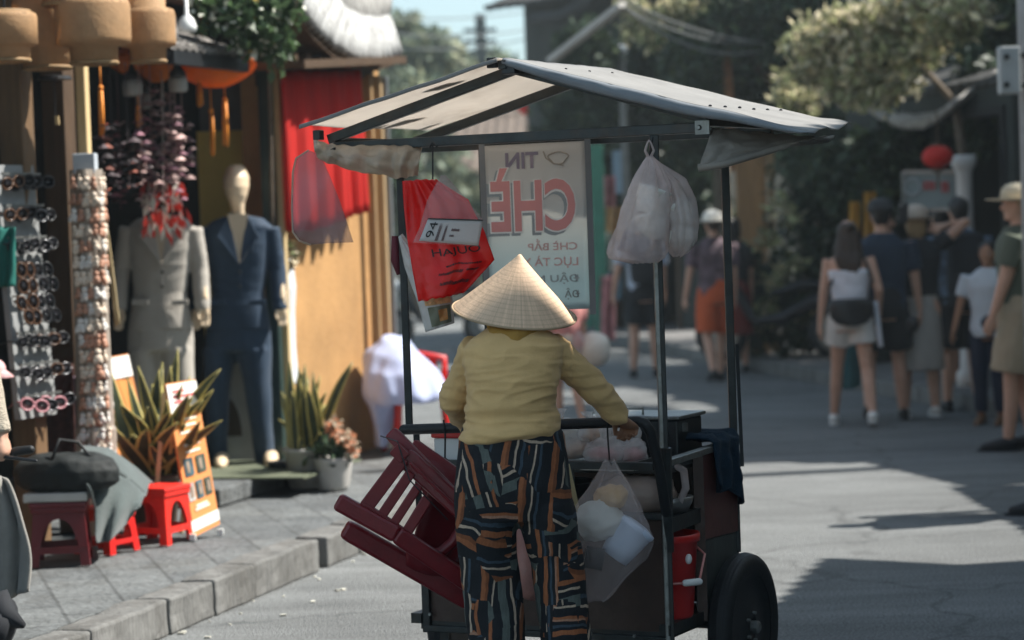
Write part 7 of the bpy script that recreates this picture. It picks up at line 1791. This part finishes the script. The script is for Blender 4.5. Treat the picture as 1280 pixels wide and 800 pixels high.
obj('leaves', leaf_mesh('leaves', cl, 5200, .12, 11, .45, .2), M_leafpale, t)
obj('flowers', leaf_mesh('flowers', cl[:10], 1100, .085, 12, .8, .0), mat('straw_blossom', (.72, .64, .46), .7, island=.3, trans=.3), t)
bm = BM(); tube(bm, [P(1215, 420, 21.6), P(1210, 250, 21.5), P(1195, 130, 21.6), P(1150, 80, 22.1), P(1080, 80, 22.6)], [.05, .05, .04, .03, .015], 7); obj('stem', bm, M_bark, t, smooth=True)
bm = BM(); c = P(1172, 196, 20.7); ball(bm, c, .135, .135, .10, 14)
t = solo('red_lantern', bm, mat('red_silk', (.62, .02, .012), .6, trans=.3), 'round red silk lantern hanging under the scalloped tile canopy', 'lantern', smooth=True)
bm = BM(); lathe(bm, [(.05, .09), (.05, .115), (.006, .12), (.006, .4)], c, 14); obj('cap', bm, M_wooddark, t); bm = BM(); lathe(bm, [(.05, -.10), (.045, -.12), (.01, -.14), (.01, -.28)], c, 14, cap=True); obj('tassel', bm, M_wooddark, t)
# sign board and white column
sb0, sb1 = P(1130, 262, 21.4), P(1196, 262, 21.2)
sg = thing('shop_sign', 'grey green shop sign with red lettering beside the white column', 'sign', sb0)
exs = (sb1 - sb0).normalized(); hs_ = 47 * S(21.3); ws_ = (sb1 - sb0).length
bm = BM(); prism(bm, [sb0, sb1, sb1 + ZU * hs_, sb0 + ZU * hs_], (0, .04, 0)); obj('panel', bm, mat('sea_grey_board', (.17, .21, .21), .6, var=.12), sg)
bm = BM()
for a, b in ((sb0, sb1), (sb0 + ZU * hs_, sb1 + ZU * hs_), (sb0, sb0 + ZU * hs_), (sb1, sb1 + ZU * hs_)): bar(bm, a - V((0, .01, 0)), b - V((0, .01, 0)), .03)
obj('frame', bm, M_steelpale, sg)
bm = BM()
for x, z, w, h in ((.38, .52, .05, .20), (.46, .52, .05, .20), (.54, .52, .05, .20), (.72, .45, .05, .30), (.80, .45, .05, .30), (.38, .70, .22, .05), (.72, .62, .13, .05)):
    q = sb0 + exs * (x * ws_) + ZU * (z * hs_) - V((0, .012, 0)); prism(bm, [q, q + exs * (w * ws_), q + exs * (w * ws_) + ZU * (h * hs_), q + ZU * (h * hs_)], (0, .006, 0))
obj('lettering', bm, mat('dull_red_letters', (.34, .05, .045), .6), sg)
bm = BM(); tube(bm, [sb0 + exs * (.17 * ws_ + .07 * math.cos(t_)) + ZU * (.6 * hs_ + .07 * math.sin(t_)) - V((0, .012, 0)) for t_ in [2 * PI * k / 16 for k in range(17)]], .012, 5); obj('emblem', bm, mat('pale_emblem', (.30, .33, .33), .6), sg)
q = P(1206, 262, 21.0); bm = BM(); lathe(bm, [(.11, .1), (.11, .25), (.075, .28), (.07, 1.98), (.085, 2.02), (.11, 2.06), (.11, 2.14)], (q.x, q.y, 0), 20, cap=True)
solo('white_column', bm, mat('white_column_paint', (.55, .53, .50), .7, var=.12), 'white round column of the low shopfront beside the grey green sign', 'column', smooth=True)
for i, (x0, x1, y0, y1, l) in enumerate(((1062, 1074, 252, 300, 'yellow cloth strip glowing in the dark shopfront, left one'), (1080, 1094, 240, 300, 'yellow cloth strip glowing in the dark shopfront, right one beside the cap'))):
    hang_cloth('hanging_cloth', [(x0, y0), (x1, y0), (x1, y1), (x0, y1)], 22.6, mat('amber_cloth', (.50, .26, .03), .7, var=.2, trans=.3), l, 'cloth', .03)
# utility pole with a pale box
pq = P(1279, 260, 16.0)
pole = thing('utility_pole', 'grey utility pole with a pale metal box near the right edge', 'pole', V((pq.x + .09, pq.y, 0)))
bm = BM(); lathe(bm, [(.11, 0), (.10, 2.0), (.09, 5.5)], (pq.x + .09, pq.y, 0), 20, cap=True); obj('pole', bm, mat('concrete', (.30, .30, .29), .9, var=.2, bump=.2), pole, smooth=True)
bm = BM(); a, b = P(1249, 118, 15.85), P(1273, 58, 15.85); c = (a + b) / 2; box(bm, c, (b.x - a.x, .12, b.z - a.z)); bx_ = obj('meter_box', bm, mat('pale_box_paint', (.34, .36, .36), .5, var=.08, dirt=.2), pole, bevel=.01)
bm = BM()
for yy in (71, 106): lathe(bm, [(.02, 0), (.02, .012)], P(1258, yy, 15.78), 12, cap=True, ax=Matrix.Rotation(R(90), 3, 'X'))
obj('lock', bm, M_steel, bx_)
bm = BM(); bar(bm, c + V((.05, .03, .1)), V((pq.x + .09, pq.y, c.z + .1)), .03); bar(bm, c + V((.05, .03, -.1)), V((pq.x + .09, pq.y, c.z - .1)), .03); obj('bracket', bm, M_steel, pole)

# dark trees and hedge behind the crowd
t0 = P(985, 300, 27.5)
def tree(name, label, base, top, r0, r1, clumps, n, size, m, seed, **kw):
    tr = trunk_of(base, top, r0, r1, [c[0] for c in clumps[:6]], seed)
    return stall_leafy(name, label, 'tree', clumps, n, size, m, tr, seed=seed, **kw)
b = V((t0.x + .35, 27.8, .12))
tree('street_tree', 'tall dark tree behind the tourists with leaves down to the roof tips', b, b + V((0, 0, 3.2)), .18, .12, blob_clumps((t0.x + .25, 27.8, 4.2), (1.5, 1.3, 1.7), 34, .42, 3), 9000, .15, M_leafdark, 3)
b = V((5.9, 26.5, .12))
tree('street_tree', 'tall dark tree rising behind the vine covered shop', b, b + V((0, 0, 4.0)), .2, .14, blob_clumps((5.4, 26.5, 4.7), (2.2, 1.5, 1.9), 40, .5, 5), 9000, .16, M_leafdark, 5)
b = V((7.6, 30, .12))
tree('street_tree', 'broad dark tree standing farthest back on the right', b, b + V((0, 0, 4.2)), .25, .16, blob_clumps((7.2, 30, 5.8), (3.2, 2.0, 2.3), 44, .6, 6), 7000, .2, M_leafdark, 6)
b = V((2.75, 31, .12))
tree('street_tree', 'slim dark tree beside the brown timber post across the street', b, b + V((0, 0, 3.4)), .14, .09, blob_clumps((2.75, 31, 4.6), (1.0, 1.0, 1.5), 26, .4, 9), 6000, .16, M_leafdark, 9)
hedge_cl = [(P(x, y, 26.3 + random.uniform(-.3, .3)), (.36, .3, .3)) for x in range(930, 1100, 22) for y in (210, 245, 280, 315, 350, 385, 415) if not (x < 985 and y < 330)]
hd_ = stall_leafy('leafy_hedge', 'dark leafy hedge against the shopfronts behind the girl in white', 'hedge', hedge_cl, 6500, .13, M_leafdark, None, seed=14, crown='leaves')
fl = leaf_mesh('pale_shoots', [(P(x, y, 25.8), (.15, .1, .12)) for x, y in ((955, 300), (975, 255), (990, 330), (968, 350), (1000, 390), (950, 400), (985, 275), (962, 385))], 260, .13, 21)
solo('pale_shoots', fl, M_leafpale, 'pale leafy shoots standing out of the dark hedge behind the girl', 'plant')
far_dark = [(735, 62, 30, 34, 71), (760, 110, 31.5, 60, 72), (840, 60, 31, 70, 73), (830, 160, 32, 60, 74), (720, 150, 32, 45, 75), (1110, 190, 23.3, 36, 76), (1085, 240, 24.6, 40, 77), (790, 230, 32.3, 50, 78), (870, 250, 32, 45, 79), (930, 70, 28.5, 60, 61), (1000, 40, 27, 62, 62), (1075, 200, 25.6, 50, 63), (1240, 120, 22.6, 55, 64), (1270, 30, 23, 60, 65), (1010, 180, 27, 50, 66), (880, 150, 31, 50, 67)]
for i, (x, y, d, r, sd_) in enumerate(far_dark):
    c = P(x, y, d); rr = r * S(d)
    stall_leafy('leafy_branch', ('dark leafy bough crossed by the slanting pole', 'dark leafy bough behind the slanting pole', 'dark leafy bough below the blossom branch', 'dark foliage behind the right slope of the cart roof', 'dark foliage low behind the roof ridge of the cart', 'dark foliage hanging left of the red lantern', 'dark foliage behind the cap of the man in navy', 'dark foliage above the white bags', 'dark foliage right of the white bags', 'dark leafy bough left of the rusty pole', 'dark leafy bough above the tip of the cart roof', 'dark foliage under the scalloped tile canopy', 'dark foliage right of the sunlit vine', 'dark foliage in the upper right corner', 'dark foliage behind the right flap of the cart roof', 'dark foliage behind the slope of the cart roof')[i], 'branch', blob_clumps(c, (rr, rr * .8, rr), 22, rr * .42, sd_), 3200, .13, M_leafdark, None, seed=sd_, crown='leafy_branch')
# brown timber post and board across the street
bm = BM(); a, b = P(945, 440, 27.2), P(945, 190, 27.2); box(bm, (a.x, a.y, 1.28), (.34, .12, 2.45)); wp = solo('timber_post', bm, mat('orange_timber', (.30, .165, .07), .75, var=.35, vs=4, stretch=(5, 5, .5), dirt=.4), 'broad orange brown timber post beyond the right roof flap', 'post', bevel=.01)
bm = BM(); a = P(966, 300, 27.0); box(bm, (a.x, a.y, 1.28), (.07, .10, 2.4)); obj('edge_strip', bm, M_wood, wp)
bm = BM(); bar(bm, P(905, 20, 27.4), P(918, 215, 27.4), .09); solo('rusty_pole', bm, mat('rusty_brown', (.20, .085, .03), .8, var=.4), 'rusty brown pole rising above the timber post', 'pole')
# parked motorbike silhouette by the post
def motorbike(px, d, rz, label):
    q = P(px, 400, d); q.z = .0; t = thing('motorbike', label, 'motorbike', (0, 0, 0))
    ax = Matrix((V((0, 1, 0)), V((0, 0, 1)), V((1, 0, 0)))).transposed()
    for y in (-.62, .62):
        bm = BM(); lathe(bm, [(.20, -.04), (.27, -.045), (.29, 0), (.27, .045), (.20, .04)], (0, y, .29), 28, ax=ax); wh_ = obj('wheel', bm, M_black, t, smooth=True)
        bm = BM(); lathe(bm, [(.20, -.02), (.05, -.03), (.05, .03), (.20, .02)], (0, y, .29), 20, ax=ax); obj('rim', bm, M_steelpale, wh_)
    bm = BM(); loft(bm, [ering((0, y, z), w, .02, 14) for y, z, w in ((0, 0, 0),)], False) if False else None
    bm = BM(); tube(bm, [(0, -.75, .68), (0, -.4, .62), (0, -.05, .45), (0, .25, .42), (0, .45, .75), (0, .5, .92)], [.05, .10, .08, .05, .09, .05], 12, round_ends=True, flat=.9); obj('body', bm, mat('bike_paint', (.02, .022, .025), .3), t, smooth=True)
    bm = BM(); tube(bm, [(0, -.65, .78), (0, -.3, .80), (0, .0, .72)], [.09, .12, .08], 12, round_ends=True, flat=.5); obj('seat', bm, M_black, t, smooth=True)
    bm = BM(); tube(bm, [(-.34, .38, 1.0), (-.15, .46, 1.02), (0, .5, .95), (.15, .46, 1.02), (.34, .38, 1.0)], .016, 8); obj('handlebar', bm, M_steel, t)
    bm = BM(); tube(bm, [(0, .5, .9), (0, .62, .30)], .03, 8); obj('fork', bm, M_steelpale, t)
    bm = BM(); ball(bm, (0, .56, .88), .08, .06, .08, 10); obj('headlight', bm, M_white, t, smooth=True)
    t.location = q; t.rotation_euler = (0, 0, rz); return t
m_ = motorbike(972, 25.6, R(70), 'dark parked motorbike by the hedge beyond the right post'); m_.location.z = .13
m_ = motorbike(548, 33.0, R(100), 'dark motorbike in the far road seen left of the woman')
# two storey house across the bend
h0 = P(668, 400, 35.6); h1 = P(905, 400, 33.0)
dh = h1 - h0; dh.z = 0
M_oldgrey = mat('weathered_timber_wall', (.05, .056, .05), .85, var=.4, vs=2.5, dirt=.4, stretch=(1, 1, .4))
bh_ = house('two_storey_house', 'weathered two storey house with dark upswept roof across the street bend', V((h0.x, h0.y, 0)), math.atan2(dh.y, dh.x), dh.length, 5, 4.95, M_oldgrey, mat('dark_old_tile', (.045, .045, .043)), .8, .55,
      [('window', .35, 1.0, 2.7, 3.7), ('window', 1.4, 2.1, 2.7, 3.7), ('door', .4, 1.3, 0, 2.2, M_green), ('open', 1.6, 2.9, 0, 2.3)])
bm = BM(); e0 = P(655, 26, 34.6)
uv_ = [P(664, 24, 34.6), P(700, 22, 34.3), P(726, 8, 34.1), P(760, -12, 33.9), P(800, -30, 33.6)]
tube(bm, uv_, [.09, .10, .10, .1, .1], 8); o = obj('eave_end', bm, mat('dark_old_tile', (.05, .05, .05)), smooth=True); o.data.transform(Matrix.LocRotScale(bh_.location, bh_.rotation_euler, None).inverted()); o.parent = bh_
# pale plank slanting across the sky, cables and blossom
bm = BM(); bar(bm, P(688, 76, 26), P(778, 6, 25), .10, .06); solo('slanting_pole', bm, mat('pale_weathered_pole', (.42, .40, .37), .8, var=.2), 'pale slanting pole above the roof ridge of the cart', 'pole')
cb_cl = [(P(x, y, 27), (.14, .12, .12)) for x, y in ((785, 5), (800, 25), (812, 42), (830, 28), (850, 12), (865, 0), (838, 8), (790, 40))] + [(P(x, y, 27), (.08, .08, .1)) for x, y in ((805, 12), (818, 50), (845, 22))]
solo('blossom_branch', leaf_mesh('blossom_branch', cb_cl, 900, .10, 31, .5), M_leafpale, 'pale blossom branch hanging among the cables at the top', 'branch')
M_cable = mat('grey_cable', (.16, .17, .17), .6)
for i, (a, b, sg_, l, m, r) in enumerate([((770, -5, 25), (985, 55, 27), .12, 'grey cable sagging to the right from the blossom branch, upper one', M_cable, .014), ((775, 5, 25), (960, 62, 27), .22, 'grey cable sagging to the right from the blossom branch, lower one', M_cable, .016), ((780, 8, 25), (975, 50, 27), .16, 'grey cable between the two sagging ones by the blossom branch', M_cable, .012),
        ((470, 22, 40), (700, 8, 44), .1, 'thin cable crossing the sky highest on the left', M_cable, .012), ((480, 40, 40), (690, 30, 44), .14, 'thin cable crossing the sky between the highest and lowest', M_cable, .012), ((470, 58, 40), (670, 46, 44), .12, 'thin cable crossing the sky lowest, behind the far pole', M_cable, .012),
        ((1060, -10, 24), (1255, 20, 21), .15, 'pale looping cable in front of the sunlit vine', M_cable, .012), ((1080, -30, 24), (1130, 25, 23), .02, 'short pale cable above the sunlit vine', M_cable, .014)]):
    bm = BM(); wire(bm, P(*a), P(*b), sg_, r); solo('overhead_cable', bm, m, l, 'cable')
bm = BM(); q = P(777, 62, 30); ball(bm, q, .075, .075, .06, 10); sl2 = solo('street_lamp', bm, M_white, 'small white globe lamp on a pole left of the dark trees', 'street lamp', smooth=True)
bm = BM(); lathe(bm, [(.05, 0), (.045, q.z - .05)], (q.x, q.y, 0), 12, cap=True); obj('pole', bm, M_wallgrey, sl2)
# far pole with cross arms
q = P(601, 100, 52); fp = thing('utility_pole', 'far dark utility pole with cross arms standing against the sky', 'pole', (q.x, q.y, 0))
bm = BM(); tp_ = P(600, 18, 52); bar(bm, (tp_.x, tp_.y, 0), (tp_.x, tp_.y, tp_.z), .22); obj('pole', bm, mat('far_pole', (.07, .085, .085), .9), fp)
bm = BM()
for yy in (38, 52, 66): c = P(600, yy, 52); bar(bm, c - V((.35, 0.02, 0)), c + V((.35, .02, 0)), .08)
obj('cross_arm', bm, mat('far_pole', (.07, .085, .085)), fp)
# far trees and houses at the end of the street
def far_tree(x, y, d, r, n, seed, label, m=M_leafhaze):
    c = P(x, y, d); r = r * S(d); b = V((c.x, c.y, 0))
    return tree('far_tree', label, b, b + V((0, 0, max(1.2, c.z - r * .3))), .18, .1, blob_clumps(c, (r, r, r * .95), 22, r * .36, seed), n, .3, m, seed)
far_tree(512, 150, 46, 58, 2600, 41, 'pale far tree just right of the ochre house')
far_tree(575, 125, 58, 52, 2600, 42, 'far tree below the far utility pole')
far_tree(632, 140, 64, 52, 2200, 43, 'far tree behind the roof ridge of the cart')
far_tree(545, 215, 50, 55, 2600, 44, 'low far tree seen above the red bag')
far_tree(690, 215, 44, 40, 2200, 45, 'low far tree behind the banner', M_leaf)
far_tree(468, 190, 42, 45, 1800, 46, 'far tree half hidden by the ochre house', M_leaf)
far_tree(592, 285, 42, 28, 1500, 47, 'dark low bush seen between the left posts', M_leafdark)
house('far_house', 'cream far house at the street end left of the woman', V((-4.6, 47, 0)), R(-4), 5.0, 5, 2.7, M_wallcream, M_farroof, 1.1, .4, [('door', .6, 1.5, 0, 2.1), ('window', 2.2, 3.2, .9, 2.0), ('door', 3.8, 4.6, 0, 2.1, M_green)])
house('far_house', 'yellow far house at the street end behind the banner', V((-.2, 50, 0)), R(6), 5.5, 5, 2.9, M_wallyel, M_farroof, 1.2, .4, [('door', .6, 1.6, 0, 2.2), ('window', 2.4, 3.4, .9, 2.1), ('door', 4.0, 5.0, 0, 2.2)])
house('far_house', 'grey far house behind the pale far tree', V((-8.5, 66, 0)), R(0), 9, 6, 3.6, M_wallgrey, M_farroof, 1.5, .4, [('window', 1, 2, 1.5, 2.8), ('window', 4, 5, 1.5, 2.8), ('window', 6.5, 7.5, 1.5, 2.8)])
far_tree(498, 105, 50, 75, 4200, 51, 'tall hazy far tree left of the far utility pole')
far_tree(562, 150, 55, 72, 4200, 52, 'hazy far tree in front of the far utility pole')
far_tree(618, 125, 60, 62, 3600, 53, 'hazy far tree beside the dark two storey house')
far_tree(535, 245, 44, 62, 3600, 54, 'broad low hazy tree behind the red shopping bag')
# green door post, striped goods and lanterns seen between banner and white bags
bm = BM(); a = P(749, 300, 29.5); box(bm, (a.x, a.y, 1.3), (.16, .1, 2.6)); solo('green_post', bm, M_green, 'green painted post right of the banner', 'post', bevel=.01)
bm = BM(); a = P(776, 215, 31); box(bm, a, (.20, .06, .55)); solo('blue_sign', bm, mat('pale_blue_sign', (.26, .36, .44), .6), 'small pale blue hanging sign above the white bags', 'sign')
goods = [mat('goods_pink', (.40, .16, .16), .8, var=.5, vs=8), mat('goods_orange', (.42, .22, .08), .8, var=.5, vs=8), mat('goods_blue', (.10, .18, .24), .8, var=.5, vs=8), mat('goods_pale', (.45, .42, .36), .8, var=.5, vs=8)]
lab_g = ['pink cloth hanging on the far stall right of the banner', 'orange cloth hanging on the far stall right of the banner', 'blue cloth hanging low on the far stall right of the banner', 'pale cloth hanging on the far stall right of the banner', 'pink cloth hanging lowest on the far stall right of the banner']
for i, (x, y, w, h, k) in enumerate(((760, 250, 9, 30, 0), (768, 285, 12, 26, 1), (764, 345, 12, 30, 2), (757, 315, 9, 24, 3), (760, 385, 9, 40, 0))):
    hang_cloth('stall_cloth', [(x - w, y - h), (x + w, y - h), (x + w, y + h), (x - w, y + h)], 30.0 - .15 * i, goods[k], lab_g[i], 'cloth', .04)
bm = BM(); c = P(668, 132, 38); ball(bm, c, .28, .28, .17, 12); solo('red_lantern', bm, mat('red_silk', (.62, .02, .012)), 'far red lantern under the left slope of the cart roof', 'lantern', smooth=True)
bm = BM(); c = P(694, 122, 37); ball(bm, c, .12, .12, .2, 10); solo('plum_lantern', bm, mat('plum_silk', (.20, .03, .06), .6), 'far plum coloured lantern beside the far red lantern', 'lantern', smooth=True)
bm = BM(); box(bm, (0, 38, 6.5), (90, 110, 15)); hz = obj('haze', bm, mat('haze_air', (1, 1, 1))); hz['kind'] = 'stuff'; tag(hz, 'thin pale haze filling the street air, thickened to lift the dark tones', 'haze')  # distant haze, thickened to lift the dark tones
Nn, Ll = nodes(_M['haze_air']); Nn.clear(); on_ = Nn.new('ShaderNodeOutputMaterial'); pv = Nn.new('ShaderNodeVolumePrincipled'); pv.inputs['Color'].default_value = (.86, .95, .97, 1); pv.inputs['Density'].default_value = .0014; pv.inputs['Anisotropy'].default_value = .3; Ll.new(pv.outputs[0], on_.inputs['Volume'])
# ------------------------------------------------------------------ light, sky, camera
el, az = R(50), V((.985, .17, 0)).normalized()
sun = bpy.data.lights.new('sun', 'SUN'); sun.energy = 5.0; sun.angle = R(.55); sun.color = (1, .95, .88)
so = bpy.data.objects.new('sun', sun); COL.objects.link(so)
tosun = V((az.x * math.cos(el), az.y * math.cos(el), math.sin(el)))
so.rotation_euler = tosun.to_track_quat('Z', 'Y').to_euler(); so.location = (20, 5, 30)
w = bpy.data.worlds.new('World'); SC.world = w; w.use_nodes = True
N = w.node_tree.nodes; L = w.node_tree.links; bg = N['Background']
sky = N.new('ShaderNodeTexSky'); sky.sky_type = 'NISHITA'; sky.sun_disc = False; sky.sun_elevation = el; sky.sun_rotation = math.atan2(az.x, az.y); sky.air_density = 1.0; sky.dust_density = 1.2; sky.ozone_density = 1.8
tint = N.new('ShaderNodeMix'); tint.data_type = 'RGBA'; tint.blend_type = 'MULTIPLY'; tint.inputs[0].default_value = 1; tint.inputs[7].default_value = (.86, 1.02, 1.05, 1)
hsv = N.new('ShaderNodeHueSaturation'); hsv.inputs['Saturation'].default_value = .55; L.new(sky.outputs[0], hsv.inputs['Color']); L.new(hsv.outputs[0], tint.inputs[6]); L.new(tint.outputs[2], bg.inputs[0]); bg.inputs[1].default_value = .095
cam = bpy.data.cameras.new('camera'); co = bpy.data.objects.new('camera', cam); COL.objects.link(co)
cam.sensor_width = 36; cam.lens = 85; cam.clip_start = .1; cam.clip_end = 1500
co.matrix_world = Matrix.Translation(CAM) @ CM.to_4x4()
cam.dof.use_dof = True; cam.dof.focus_distance = 7.9; cam.dof.aperture_fstop = 2.5; cam.dof.aperture_blades = 9
SC.camera = co
vs = SC.view_settings; vs.view_transform = 'Standard'; vs.look = 'None'; vs.exposure = .98; vs.gamma = 1; vs.use_curve_mapping = False
SC.cycles.use_denoising = True
SC.cycles.max_bounces = 8; SC.cycles.transparent_max_bounces = 16; SC.cycles.caustics_reflective = False; SC.cycles.caustics_refractive = False
SC.cycles.sample_clamp_indirect = 6
